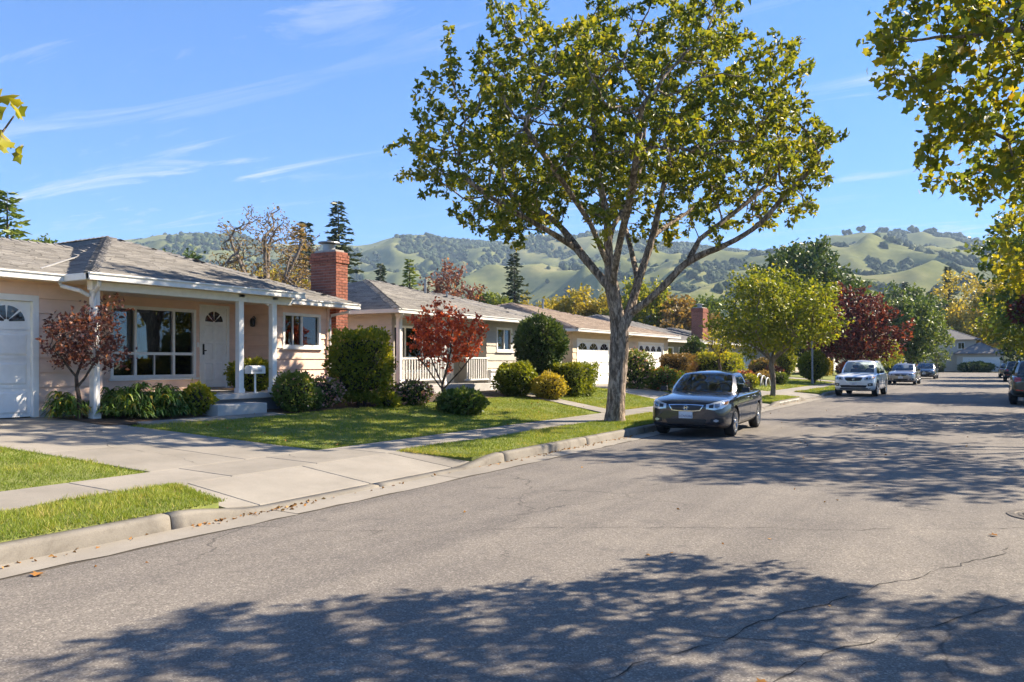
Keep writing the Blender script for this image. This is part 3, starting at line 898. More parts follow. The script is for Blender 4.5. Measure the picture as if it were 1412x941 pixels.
def roof(root, planes, mat, hips=(), seed=0, deck=0.05, shingles=True):
    """planes: list of (polygon, eave_dir)"""
    mb = MB()
    for poly, e in planes: mb.slab(poly, deck)
    me_o = mb.build('roof', mat, root)
    a = me_o.data.attributes.new('tint', 'FLOAT', 'FACE'); a.data.foreach_set('value', np.full(len(me_o.data.polygons), 0.45, np.float32))
    if shingles:
        V, F, T = [], [], []; r = np.random.default_rng(seed)
        for poly, e in planes: shingle_plane(poly, e, V, F, T, r)
        so = obj('shingles', mesh_from('shingles', np.concatenate(V), np.concatenate(F), [mat], tint=np.concatenate(T)), me_o)
        tag(so, kind='stuff')
    if hips:
        mb = MB(); tt = []; r = random.Random(seed)
        for (p, q) in hips:
            p, q = Vector(p), Vector(q); L = (q-p).length; n = max(1, int(L/0.2)); d = (q-p).normalized()
            side = d.cross(Vector((0, 0, 1))).normalized(); up = side.cross(d).normalized()
            for k in range(n):
                a_, b_ = p + d*(L*k/n - 0.03), p + d*(L*(k+1)/n)
                w = 0.14*r.uniform(0.9, 1.1); l1, l2 = 0.05 + r.uniform(0, 0.012), 0.035
                mb.add([a_-side*w-up*0.005, a_+up*l1, a_+side*w-up*0.005, b_-side*w-up*0.02, b_+up*l2, b_+side*w-up*0.02], [(0,1,4,3), (1,2,5,4), (0,2,1)])
                tt += [r.uniform(0.2, 0.8)]*3
        ho = mb.build('ridge_caps', mat, me_o, fixn=False)
        a = ho.data.attributes.new('tint', 'FLOAT', 'FACE'); a.data.foreach_set('value', np.array(tt, np.float32))
        tag(ho, kind='stuff')
    return me_o

def gutter(root, x0, x1, y0, y1, z, mat=GUTM, name='gutter'):
    """box gutter with a rolled lip along an eave; z is its top"""
    mb = MB()
    if abs(x1-x0) < 0.3:   # runs along y, faces +x : x0 back, x1 front
        for (a, b, c, d) in ((x0, x1-0.012, z-0.125, z-0.012), ):
            mb.box(a, b, y0, y1, c, d)
        mb.box(x1-0.014, x1+0.012, y0, y1, z-0.03, z+0.0)
        mb.box(x1-0.013, x1+0.004, y0, y1, z-0.135, z-0.095)
    else:
        mb.box(x0, x1, y0, y1, z-0.125, z-0.005)
    return mb.build(name, mat, root, bevel=0.003)

def hip_rect(x0, x1, y0, y1, ze, zr, inset):
    """hip roof planes on rect; x1 is the street side. inset=(front,back,left(y0),right(y1)) of the ridge; returns planes, hips"""
    xf, xb, yl, yr = x1-inset[0], x0+inset[1], y0+inset[2], y1-inset[3]
    if xf - xb < 0.01:      # ridge along y
        xr = (xf+xb)/2; A, B = (xr, yl, zr), (xr, yr, zr)
        pl = [([(x1,y0,ze),(x1,y1,ze),B,A], (0,1,0)), ([(x0,y1,ze),(x0,y0,ze),A,B], (0,1,0)), ([(x0,y0,ze),(x1,y0,ze),A], (1,0,0)), ([(x1,y1,ze),(x0,y1,ze),B], (1,0,0))]
        hp = [((x1,y0,ze),A), ((x1,y1,ze),B), ((x0,y0,ze),A), ((x0,y1,ze),B), (A,B)]
    else:                   # ridge along x
        yr_ = (yl+yr)/2; A, B = (xf, yr_, zr), (xb, yr_, zr)
        pl = [([(x1,y0,ze),(x1,y1,ze),A], (0,1,0)), ([(x0,y1,ze),(x0,y0,ze),B], (0,1,0)), ([(x0,y0,ze),(x1,y0,ze),A,B], (1,0,0)), ([(x1,y1,ze),(x0,y1,ze),B,A], (1,0,0))]
        hp = [((x1,y0,ze),A), ((x1,y1,ze),A), ((x0,y0,ze),B), ((x0,y1,ze),B), (A,B)]
    return pl, hp

def chimney(root, x0, x1, y0, y1, z0, z1, bricks=True, seed=1, cap=True, cap_h=0.32):
    mb = MB(); e = 0.012
    mb.box(x0+e, x1-e, y0+e, y1-e, z0, z1-0.01)
    ch = mb.build('chimney', MORTAR if bricks else BRICK, root)
    if bricks:
        r = random.Random(seed); n = int((z1-z0)/0.078); bh = (z1-z0)/n
        proto = {}
        def brick(cx, cyy, cz, lx, ly):
            key = (round(lx, 2), round(ly, 2))
            if key not in proto:
                m1 = MB(); m1.box(-lx/2, lx/2, -ly/2, ly/2, -(bh-0.011)/2, (bh-0.011)/2)
                o = m1.build('brick', BRICK, ch, bevel=0.004, local=True); proto[key] = o.data
            else:
                o = bpy.data.objects.new('brick', proto[key]); COL.objects.link(o); o.parent = ch
            o.matrix_parent_inverse = parent_world(ch).inverted()
            o.location = (cx, cyy, cz)
        for i in range(n):
            z = z0 + (i+0.5)*bh; off = 0.5 if i % 2 else 0.0
            corb = 0.03 if n-4 <= i < n-1 else 0.0
            for (A0, A1, face, plane) in ((x0-corb, x1+corb, 'S', y0-corb), (y0-corb, y1+corb, 'E', x1+corb)):
                L = A1-A0; k = max(1, int(round(L/0.205))); bl = L/k
                edges = [A0] + [A0 + bl*(q+off) for q in range(1 if not off else 0, k)] + [A1]
                for q in range(len(edges)-1):
                    a, b = edges[q], edges[q+1]
                    if b-a < 0.03: continue
                    j = r.uniform(-0.003, 0.003); g = 0.010
                    if face == 'S': brick((a+b)/2, plane+0.05+j, z, b-a-g, 0.10)
                    else: brick(plane-0.05-j, (a+b)/2, z, 0.10, b-a-g) if a > A0+0.02 or True else None
    if cap:
        xc, yc = (x0+x1)/2, (y0+y1)/2
        mb = MB(); mb.box(x0+0.08, x1-0.08, y0+0.06, y1-0.06, z1-0.01, z1+0.06); mb.build('crown', MORTAR, ch, bevel=0.01)
        mb = MB(); mb.lathe([(0.17, z1+0.05), (0.17, z1+cap_h-0.08)], 'z', 16, (xc, yc, 0)); mb.lathe([(0.0, z1+cap_h+0.03), (0.30, z1+cap_h-0.02), (0.31, z1+cap_h-0.05), (0.0, z1+cap_h-0.05)], 'z', 20, (xc, yc, 0))
        mb.build('flue_cap', flat('galvanised', (0.30, 0.31, 0.30), 0.45, 0.5, 0.6), ch, smooth=False)
    return ch

def post(root, x, y, z0, z1, w=0.13, mat=WHITE, name='porch_post'):
    mb = MB(); h = w/2
    mb.box(x-h, x+h, y-h, y+h, z0, z1)
    mb.box(x-h-0.015, x+h+0.015, y-h-0.015, y+h+0.015, z0, z0+0.10)
    mb.box(x-h-0.015, x+h+0.015, y-h-0.015, y+h+0.015, z1-0.07, z1)
    return mb.build(name, mat, root, bevel=0.006)

def downspout(root, pts, mat=GUTM):
    mb = MB(); mb.tube(pts, 0.038, 8); return mb.build('downspout', mat, root)

def vent_pipe(root, x, y, z, h=0.45, mat=None):
    mb = MB(); mb.tube([(x, y, z-0.1), (x, y, z+h)], 0.05, 10); mb.tube([(x, y, z+h), (x, y, z+h+0.06)], 0.075, 10)
    return mb.build('vent_pipe', mat or flat('galvanised', (0.30, 0.31, 0.30), 0.45, 0.5, 0.6), root)
# ------------------------------------------------------------------ pink house (nearest)
G1 = 0.58
H1 = thing('ranch_house', 'pink ranch house with brick chimney, white porch posts and picture window', 'house', (-17, 11, G1))
fe_g, fe_l, fe_b = Face('E', -14.9), Face('E', -16.6), Face('E', -15.5)
ZE = 3.06      # wall top / soffit
# garage wing
siding_wall(H1, fe_g, 1.0, 9.15, G1, ZE, PINK, [(5.28, 7.98, G1, 2.80)])
garage_door(H1, fe_g, 5.28, 7.98, G1+0.015, 2.80, 4, 3, 3)
# living-room wall with picture window and front door
siding_wall(H1, fe_l, 9.03, 14.1, G1+0.1, ZE, PINK, [(10.42, 12.62, 1.22, 2.86), (12.72, 13.60, 0.95, 3.0)])
window(H1, fe_l, 10.42, 12.62, 1.22, 2.86, (0.26, 0.74), (0.33,), mull=0.065, extra=((0.50, 0, 0.31),), seed=1)
front_door(H1, fe_l, 12.72, 13.60, 0.95, 3.0)
# bedroom wing, its return wall inside the porch
siding_wall(H1, fe_b, 14.1, 15.95, G1, ZE, PINK, [(14.36, 15.70, 1.96, 2.86)])
window(H1, fe_b, 14.36, 15.70, 1.96, 2.86, (0.5,), (), seed=2, extra=((0.25, 0, 1), ))
siding_wall(H1, Face('S', 14.1), -16.6, -15.5, G1+0.34, ZE, PINK)
mb = MB()      # rear and side walls that close the volume
mb.box(-27.0, -26.88, 1.0, 15.95, G1, ZE); mb.box(-26.88, -15.62, 15.83, 15.95, G1, ZE); mb.box(-26.88, -15.02, 1.0, 1.12, G1, ZE); mb.box(-16.60, -15.02, 9.03, 9.15, G1, ZE)
mb.build('rear_wall', PINK, H1)
mb = MB()
mb.box(-15.51, -15.43, 15.92, 16.0, G1, ZE)
mb.build('corner_board', PINK, H1); mb = MB()
mb.box(-14.93, -14.86, 9.10, 9.19, G1, ZE)
mb.build('corner_board', PINK, H1)
# soffits
mb = MB(); mb.box(-27.5, -14.46, 0.6, 8.24, ZE, ZE+0.03); mb.box(-27.5, -13.70, 8.28, 13.22, ZE+0.002, ZE+0.03); mb.box(-27.5, -15.04, 13.24, 16.55, ZE+0.001, ZE+0.031)
mb.build('soffit', SOFFIT, H1)
# roofs
EZ = 3.17
apex = (-19.9, 12.43, 4.85)
planes = [([(-14.40, 0.4, EZ), (-14.40, 9.6, EZ), (-19.6, 12.4, 4.42), (-19.6, 0.4, 4.42)], (0, 1, 0)),
          ([(-19.6, 0.4, 4.42), (-19.6, 12.4, 4.42), (-27.6, 12.4, EZ), (-27.6, 0.4, EZ)], (0, 1, 0)),
          ([(-13.62, 8.22, EZ), (-13.62, 13.24, EZ), apex], (0, 1, 0)),
          ([(-14.99, 8.22, EZ-0.004), (-14.99, 16.62, EZ-0.004), (-19.9, 12.43, 4.84)], (0, 1, 0)),
          ([(-13.62, 8.22, EZ), apex, (-27.6, 12.43, 4.85), (-27.6, 8.22, EZ)], (1, 0, 0)),
          ([(-14.99, 16.62, EZ), (-27.6, 16.62, EZ), (-27.6, 12.43, 4.85), apex], (1, 0, 0))]
roof(H1, planes, SH_GREY, [((-13.62, 8.22, EZ), apex), ((-14.99, 16.62, EZ), apex), (apex, (-27.6, 12.43, 4.85)), ((-19.6, 0.4, 4.42), (-19.6, 11.3, 4.42))], 3)
mb = MB(); mb.add([(-13.62, 13.235, EZ-0.05), (-14.99, 13.235, EZ-0.05), (-14.99, 13.235, 3.52), (-13.63, 13.235, EZ)], [(0, 1, 2, 3)]); mb.build('porch_cheek', PINK, H1)
gutter(H1, -14.44, -14.33, 0.4, 8.19, EZ+0.005)
gutter(H1, -14.44, -13.58, 8.14, 8.24, EZ+0.006)
gutter(H1, -13.66, -13.545, 8.14, 13.26, EZ+0.008)
gutter(H1, -15.03, -14.915, 13.0, 16.66, EZ+0.002)
# flashing in the valley and roof vents
mb = MB(); mb.hexa([(-14.95, 8.05, 3.30), (-14.90, 8.05, 3.29), (-17.3, 10.2, 3.94), (-17.36, 10.2, 3.94), (-14.95, 8.05, 3.32), (-14.90, 8.05, 3.31), (-17.3, 10.2, 3.96), (-17.36, 10.2, 3.96)]); mb.build('valley_flashing', flat('zinc', (0.34, 0.33, 0.31), 0.5), H1)
vent_pipe(H1, -17.6, 7.9, 3.95, 0.5, GUTM)
# porch deck, step, posts
mb = MB(); mb.box(-16.58, -13.78, 10.6, 14.08, G1-0.1, 0.80); mb.build('porch_base', flat('porch_grey', (0.16, 0.17, 0.19), 0.8), H1)
mb = MB(); mb.box(-16.58, -13.68, 10.5, 14.085, 0.805, 0.92); mb.build('porch_deck', DECKM, H1, bevel=0.012)
mb = MB(); mb.box(-13.67, -13.12, 10.5, 11.75, G1-0.1, 0.735); mb.build('porch_step', DECKM, H1, bevel=0.012)
post(H1, -14.02, 8.52, G1-0.02, ZE); post(H1, -13.98, 11.75, 0.92, ZE); post(H1, -13.98, 12.68, 0.92, ZE)
mb = MB(); mb.box(-14.06, -13.90, 8.4, 13.18, ZE-0.16, ZE-0.001); mb.build('porch_beam', WHITE, H1, bevel=0.005)
downspout(H1, [(-13.62, 8.36, 3.03), (-13.66, 8.38, 2.97), (-13.9, 8.45, 2.86), (-13.93, 8.47, 2.7), (-13.93, 8.47, G1+0.05)])
downspout(H1, [(-14.4, 8.1, 3.03), (-14.42, 8.14, 2.97), (-14.1, 8.30, 2.88), (-14.06, 8.44, 2.8)])
downspout(H1, [(-14.97, 16.3, 3.03), (-15.0, 16.3, 2.96), (-15.40, 16.02, 2.85), (-15.43, 16.0, 2.7), (-15.43, 16.0, G1+0.05)])
downspout(H1, [(-14.97, 13.3, 3.03), (-15.0, 13.5, 2.97), (-15.36, 14.02, 2.88), (-15.42, 14.06, 2.8)])
# wall lantern by the door
mb = MB(); mb.lathe([(0.0, 0.10), (0.05, 0.08), (0.07, 0.02), (0.055, -0.12), (0.0, -0.14)], 'z', 8, (-16.46, 13.86, 2.62)); mb.tube([(-16.6, 13.86, 2.68), (-16.5, 13.86, 2.76), (-16.46, 13.86, 2.72)], 0.012, 6)
mb.build('wall_lantern', DARKMETAL, H1)
mb = MB(); mb.lathe([(0.0, 0.10), (0.05, 0.08), (0.07, 0.02), (0.055, -0.12), (0.0, -0.14)], 'z', 8, (-16.15, 13.98, 2.62)); mb.tube([(-16.15, 14.1, 2.68), (-16.15, 14.02, 2.76), (-16.15, 13.98, 2.72)], 0.012, 6)
mb.build('wall_lantern', DARKMETAL, H1)
mb = MB(); mb.box(-14.90, -14.855, 8.0, 9.15, G1-0.1, G1+0.14); mb.box(-14.90, -14.855, 1.0, 5.27, G1-0.1, G1+0.14); mb.box(-15.5, -15.455, 14.1, 15.95, G1-0.1, G1+0.12); mb.build('foundation', DECKM, H1)
mb = MB(); mb.box(-16.57, -16.555, 12.64, 12.70, 1.95, 2.07); mb.build('doorbell', WHITE, H1)
mb = MB(); mb.box(-16.58, -15.2, 12.80, 13.55, 0.922, 0.937); mb.build('door_mat', proc('coir', (0.09, 0.06, 0.035), (0.16, 0.11, 0.06), 60, 0.95), H1)
chimney(H1, -16.52, -15.55, 16.36, 16.84, 2.2, 4.66, True, 1)
mb = MB(); mb.box(-16.57, -15.50, 16.32, 16.88, 3.10, 3.30); mb.build('chimney_flashing', GUTM, H1)
mb = MB(); mb.box(-16.52, -15.55, 16.36, 16.84, G1-0.1, 2.21); mb.build('chimney_base', BRICK, H1)

# ------------------------------------------------------------------ greige house (second)
G2 = 0.55
H2 = thing('ranch_house', 'greige ranch house with white porch railing behind the red maple', 'house', (-18, 25, G2))
fb = Face('E', -15.6); fl = Face('E', -16.8); fr = Face('E', -17.0)
siding_wall(H2, fl, 18.85, 24.05, G2, ZE, GREIGE, [(20.2, 22.55, 1.25, 2.80), (22.85, 23.70, 0.85, 2.92)])
window(H2, fl, 20.2, 22.55, 1.25, 2.80, (0.3, 0.72), (0.3,), seed=3)
front_door(H2, fl, 22.85, 23.70, 0.85, 2.92)
siding_wall(H2, Face('S', 24.05), -16.8, -15.6, G2, ZE, GREIGE)
siding_wall(H2, fb, 24.05, 26.6, G2, ZE, GREIGE, [(24.72, 25.82, 1.98, 2.86)])
window(H2, fb, 24.72, 25.82, 1.98, 2.86, (0.5,), (), seed=4)
siding_wall(H2, fr, 26.6, 33.6, G2, ZE, GREIGE, [(31.3, 32.6, 1.5, 2.8)])
window(H2, fr, 31.3, 32.6, 1.5, 2.8, (0.5,), (), seed=5)
siding_wall(H2, Face('S', 18.85), -27.0, -15.62, G2, ZE, GREIGE)
mb = MB(); mb.box(-27, -26.9, 18.9, 33.6, G2, ZE); mb.box(-26.9, -17.12, 33.5, 33.62, G2, ZE); mb.box(-16.98, -15.72, 26.48, 26.6, G2, ZE); mb.build('rear_wall', GREIGE, H2)
mb = MB(); mb.box(-27.4, -15.1, 18.42, 27.1, ZE, ZE+0.03); mb.box(-27.4, -16.45, 27.1, 34.2, ZE+0.001, ZE+0.031); mb.build('soffit', flat('soffit_grey', (0.46, 0.43, 0.37), 0.7), H2)
A2 = (-21.3, 24.1, 4.82)
pl = [([(-15.03, 18.4, EZ), (-15.03, 27.15, EZ), (-21.3, 25.2, 4.82), A2], (0, 1, 0)), ([(-27.5, 18.4, EZ), (-15.03, 18.4, EZ), A2], (1, 0, 0)),
      ([(-15.03, 27.15, EZ), (-27.5, 27.15, EZ), (-21.3, 25.2, 4.82)], (1, 0, 0)),
      ([(-16.38, 22.0, EZ), (-16.38, 34.3, EZ), (-21.3, 29.6, 4.62), (-21.3, 24.0, 4.62)], (0, 1, 0)), ([(-16.38, 34.3, EZ), (-27.5, 34.3, EZ), (-21.3, 29.6, 4.62)], (1, 0, 0)),
      ([(-27.5, 34.3, EZ), (-27.5, 18.4, EZ), (-21.3, 24.0, 4.62), (-21.3, 29.6, 4.62)], (0, 1, 0))]
roof(H2, pl, SH_GREY, [((-15.03, 18.4, EZ), A2), ((-15.03, 27.15, EZ), (-21.3, 25.2, 4.82)), (A2, (-21.3, 25.2, 4.82)), ((-21.3, 25.0, 4.62), (-21.3, 29.6, 4.62)), ((-16.38, 34.3, EZ), (-21.3, 29.6, 4.62))], 5)
gutter(H2, -15.07, -14.96, 18.36, 27.2, EZ+0.006); gutter(H2, -16.42, -16.31, 27.0, 34.34, EZ+0.004)
gutter(H2, -27.4, -14.98, 18.34, 18.43, EZ+0.004, OFFW, 'fascia')
vent_pipe(H2, -19.5, 25.6, 4.4); vent_pipe(H2, -19.8, 27.5, 4.2, 0.3)
mb = MB(); mb.box(-16.78, -15.35, 18.95, 24.0, G2-0.05, 0.84); mb.build('porch_deck', DECKM, H2, bevel=0.01)
post(H2, -15.45, 18.98, 0.84, ZE, 0.14, WHITE); post(H2, -15.45, 21.3, 0.84, ZE, 0.10, WHITE); post(H2, -16.85, 33.5, G2, ZE, 0.11, WHITE)
def railing(root, y0, y1, x, zb, zt):
    mb = MB(); mb.box(x-0.035, x+0.035, y0, y1, zt-0.05, zt); mb.box(x-0.03, x+0.03, y0, y1, zb, zb+0.05)
    rail = mb.build('railing', WHITE, root, bevel=0.004); n = int((y1-y0)/0.13)
    for k in range(1, n):
        b_ = MB(); yy = y0 + (y1-y0)*k/n; b_.box(x-0.016, x+0.016, yy-0.016, yy+0.016, zb+0.051, zt-0.051); b_.build('baluster', WHITE, rail)
railing(H2, 19.06, 21.24, -15.45, 1.0, 1.72); railing(H2, 22.5, 24.0, -15.45, 0.95, 1.75)
downspout(H2, [(-15.0, 18.6, 3.03), (-15.05, 18.62, 2.96), (-15.34, 18.86, 2.86), (-15.36, 18.88, 2.6), (-15.36, 18.88, G2)])
downspout(H2, [(-15.0, 26.4, 3.03), (-15.05, 26.4, 2.96), (-15.5, 26.5, 2.82), (-15.54, 26.5, 2.6), (-15.54, 26.5, G2)])
downspout(H2, [(-16.35, 34.0, 3.03), (-16.5, 33.9, 2.95), (-16.9, 33.7, 2.8), (-16.94, 33.68, 2.5), (-16.94, 33.68, G2)])
mb = MB(); mb.box(-15.55, -15.42, 24.1, 24.9, G2, 1.25); mb.box(-15.58, -15.38, 24.05, 24.95, 1.25, 1.31); mb.build('planter_wall', WHITE, H2)

# ------------------------------------------------------------------ further houses on the left side
def plain_house(label, x, y0, y1, G, wallm, roofm, openings, ridge=1.55, eave=2.45, depth=11.0, name='ranch_house', fascia=GUTM, shing=True, chim=None, garages=(), wins=(), doors=(), seed=0, loc=None, overhang=0.5, wing=None):
    root = thing(name, label, 'house', ((x-4), (y0+y1)/2, G))
    zt = G+eave; fc = Face('E', x)
    ops = [(a, b, z0+G, z1+G) for (a, b, z0, z1) in [(g[0], g[1], 0, g[2]) for g in garages] + [w[:4] for w in wins] + [(d[0], d[1], 0.12, d[2]) for d in doors]]
    siding_wall(root, fc, y0, y1, G-0.1, zt, wallm, ops, joined=True)
    siding_wall(root, Face('S', y0), x-depth, x-0.03, G-0.1, zt, wallm, joined=True)
    mb = MB(); mb.box(x-depth, x-depth+0.1, y0, y1, G-0.1, zt); mb.box(x-depth+0.1, x-0.125, y1-0.1, y1, G-0.1, zt); mb.build('rear_wall', wallm, root)
    for g in garages: garage_door(root, fc, g[0], g[1], G, G+g[2], 4, g[3], g[4])
    for i, w in enumerate(wins): window(root, fc, w[0], w[1], G+w[2], G+w[3], w[4], (), seed=seed+i)
    for d in doors: front_door(root, fc, d[0], d[1], G+0.12, G+d[2])
    o = overhang; x0, x1, ya, yb, ze = x-depth-o, x+o, y0-o, y1+o, zt+0.11
    mb = MB(); mb.box(x0+0.03, x1-0.03, ya+0.03, yb-0.03, zt, zt+0.03); mb.build('soffit', SOFFIT, root)
    half = (x1-x0)/2; ins = min(half, (yb-ya)*0.42)
    pl, hp = hip_rect(x0, x1, ya, yb, ze, ze+ridge, (half, half, ins, ins))
    if wing:
        wy0, wy1, wx1 = wing
        wh = (wy1-wy0)/2
        zr = ze + ridge*0.82
        p2, h2 = hip_rect(x0+half, wx1, wy0, wy1, ze-0.003, zr, (wh*1.1, 0.4, wh, wh))
        pl += [p2[0], p2[2], p2[3]]; hp += [h2[0], h2[1], h2[4]]
    roof(root, pl, roofm, hp, seed+20, shingles=shing)
    gutter(root, x1-0.03, x1+0.07, ya-0.04, yb+0.04, ze+0.006, fascia); gutter(root, x0, x1-0.032, ya-0.05, ya+0.03, ze+0.004, fascia, 'fascia')
    if chim: chimney(root, *chim, False, seed, True)
    return root
H3 = plain_house('tan house with two white garage doors behind the big tree trunk', -15.3, 30.3, 41.9, 0.46, TAN, SH_BROWN, [], 1.6, 2.42, 12.0,
    garages=[(30.7, 34.3, 2.15, 3, 3), (37.6, 41.2, 2.15, 3, 4)], seed=31, wing=None, loc=None)
vent_pipe(H3, -18.2, 33, 4.2, 0.3)
downspout(H3, [(-14.85, 35.9, 2.95), (-14.9, 35.9, 2.88), (-15.2, 35.9, 2.75), (-15.24, 35.9, 2.5), (-15.24, 35.9, 0.5)])
H4 = plain_house('olive house with slate roof and brick chimney behind the navy sedan', -17.6, 45.5, 58.0, 0.45, OLIVE, SH_DARK, [], 1.9, 2.4, 12.0,
    wins=[(47.0, 49.2, 0.9, 2.1, (0.5,)), (50.2, 52.6, 0.9, 2.1, (0.33, 0.66)), (55.4, 56.6, 1.1, 2.1, (0.5,))], seed=37)
chimney(H4, -18.6, -17.75, 55.8, 57.0, 2.9, 5.45, True, 4)
siding_wall(H4, Face('E', -17.0), 58.6, 66.0, 0.3, 2.85, CREAM, [(63.2, 65.8, 0.45, 2.55)], joined=True)
garage_door(H4, Face('E', -17.0), 63.2, 65.8, 0.45, 2.55, 4, 3, 2)
pl, hp = hip_rect(-28, -16.4, 58.1, 66.6, 2.95, 4.3, (5.8, 5.8, 3.2, 3.2)); roof(H4, pl, SH_DARK, hp, 41)
mb = MB(); mb.box(-28, -17.12, 58.6, 66.0, 0.3, 2.84); mb.build('garage_wing', CREAM, H4)
gutter(H4, -16.43, -16.33, 58.06, 66.64, 2.956)
plain_house('cream house with white garage door beyond the small street tree', -16.2, 73.5, 88.0, 0.45, CREAM, SH_GREY, [], 1.7, 2.4, 11, garages=[(83.5, 86.5, 2.1, 3, 2)], wins=[(75.0, 77.0, 0.9, 2.0, (0.5,)), (79, 81.5, 0.9, 2.0, (0.5,))], seed=43)
plain_house('grey house with a low slate roof left of the plum tree', -16.4, 93.0, 106.5, 0.45, OLIVE, SH_DARK, [], 1.9, 2.4, 11, garages=[(102, 105, 2.1, 3, 2)], wins=[(95, 97.5, 0.9, 2.0, (0.5,))], seed=47)
plain_house('pale cream house under the plum tree, near the far end of the street', -16.0, 110.5, 122.0, 0.45, CREAM, SH_BROWN, [], 1.6, 2.4, 11, garages=[], wins=[(112, 114, 0.9, 2.0, (0.5,)), (117, 119.5, 0.9, 2.0, (0.5,))], seed=53)

# ------------------------------------------------------------------ houses closing the street
G7 = 0.05
H7 = thing('two_storey_house', 'two-storey cream house with wide garage facing down the street', 'house', (-4, 146, G7))
fs = Face('S', 140.5)
siding_wall(H7, fs, -4.8, 1.3, G7, 2.75, CREAM, [(-4.0, 0.9, G7, 2.3)], joined=True)
garage_door(H7, fs, -4.0, 0.9, G7, 2.3, 4, 6, 0)
mb = MB()
for k in range(6): fs.box(mb, -3.7+k*0.76, -3.15+k*0.76, -0.034, -0.028, 1.83, 2.02)
mb.build('garage_window', DARKGLASS, H7)
mb = MB(); mb.box(-4.75, 1.25, 140.62, 150, G7, 2.75); mb.build('garage_wing', CREAM, H7)
def hipS(root, x0, x1, y0, y1, ze, h, mat, seed):
    xm = (x0+x1)/2; hw = (x1-x0)/2; ym0, ym1 = y0+hw*0.95, y1-hw*0.95
    if ym1 < ym0: ym0 = ym1 = (y0+y1)/2
    A, B = (xm, ym0, ze+h), (xm, ym1, ze+h)
    pl = [([(x0,y0,ze),(x1,y0,ze),A], (1,0,0)), ([(x1,y1,ze),(x0,y1,ze),B], (1,0,0)), ([(x0,y1,ze),(x0,y0,ze),A,B], (0,1,0)), ([(x1,y0,ze),(x1,y1,ze),B,A], (0,1,0))]
    return roof(root, pl, mat, [((x0,y0,ze),A), ((x1,y0,ze),A)], seed, shingles=False)
hipS(H7, -5.4, 1.9, 139.9, 150.5, 2.85, 1.75, SH_GREY, 61)
f2 = Face('S', 147.0)
siding_wall(H7, f2, -10.2, -2.4, 2.6, 5.1, CREAM, [(-4.9, -3.9, 3.6, 4.7), (-9.2, -7.8, 3.6, 4.7)], joined=True)
window(H7, f2, -4.9, -3.9, 3.6, 4.7, (0.5,), (), seed=71); window(H7, f2, -9.2, -7.8, 3.6, 4.7, (0.5,), (), seed=72)
mb = MB(); mb.box(-10.15, -2.45, 147.12, 156, G7, 5.1); mb.build('upper_storey', CREAM, H7)
hipS(H7, -11, -1.6, 146.2, 157, 5.15, 1.9, SH_GREY, 62)
mb = MB(); mb.box(-10.2, -4.85, 143.0, 147.0, G7, 2.7); mb.build('lower_storey', CREAM, H7)
H8 = thing('ranch_house', 'low white ranch house behind the large round tree at street end', 'house', (-16, 146, G7))
siding_wall(H8, Face('S', 141.5), -22, -11.6, G7, 2.6, CREAM, [(-20.6, -18.4, 0.9, 2.1), (-16.5, -13.0, 0.95, 2.05)], joined=True)
window(H8, Face('S', 141.5), -20.6, -18.4, 0.9, 2.1, (0.33, 0.66), (), seed=75); window(H8, Face('S', 141.5), -16.5, -13.0, 0.95, 2.05, (0.25, 0.5, 0.75), (), seed=76)
mb = MB(); mb.box(-21.95, -11.65, 141.62, 150, G7, 2.6); mb.build('rear_wall', CREAM, H8)
hipS(H8, -22.6, -11.0, 140.8, 150.8, 2.7, 1.7, SH_GREY, 63)

# mailbox on the pink house's porch edge
mbx = thing('mailbox', 'white mailbox on a thin post at the pink porch edge', 'mailbox', (-13.78, 12.0, 0.92))
mb = MB(); mb.tube([(-13.78, 12.0, 0.92), (-13.78, 12.0, 1.34)], 0.022, 8); mb.tube([(-13.78, 12.0, 0.92), (-13.78, 12.0, 0.935)], 0.06, 10); mb.build('post', WHITE, mbx)
mb = MB(); n = 9; prof = [(-0.10, 0), (0.10, 0)] + [(0.10*math.cos(math.pi*k/n), 0.12+0.06*math.sin(math.pi*k/n)) for k in range(n+1)]
vs = [(-13.78+px, yy, 1.34+pz) for yy in (11.80, 12.20) for px, pz in prof]; m = len(prof)
mb.add(vs, [tuple(range(m)), tuple(range(m, 2*m))[::-1]] + [(i, (i+1) % m, m+(i+1) % m, m+i) for i in range(m)])
mb.build('box', flat('mailbox_white', (0.70, 0.69, 0.66), 0.4), mbx)
mb = MB(); mb.box(-13.676, -13.670, 11.86, 12.10, 1.38, 1.43); mb.build('name_plate', flat('plate_grey', (0.35, 0.35, 0.36), 0.5), mbx)
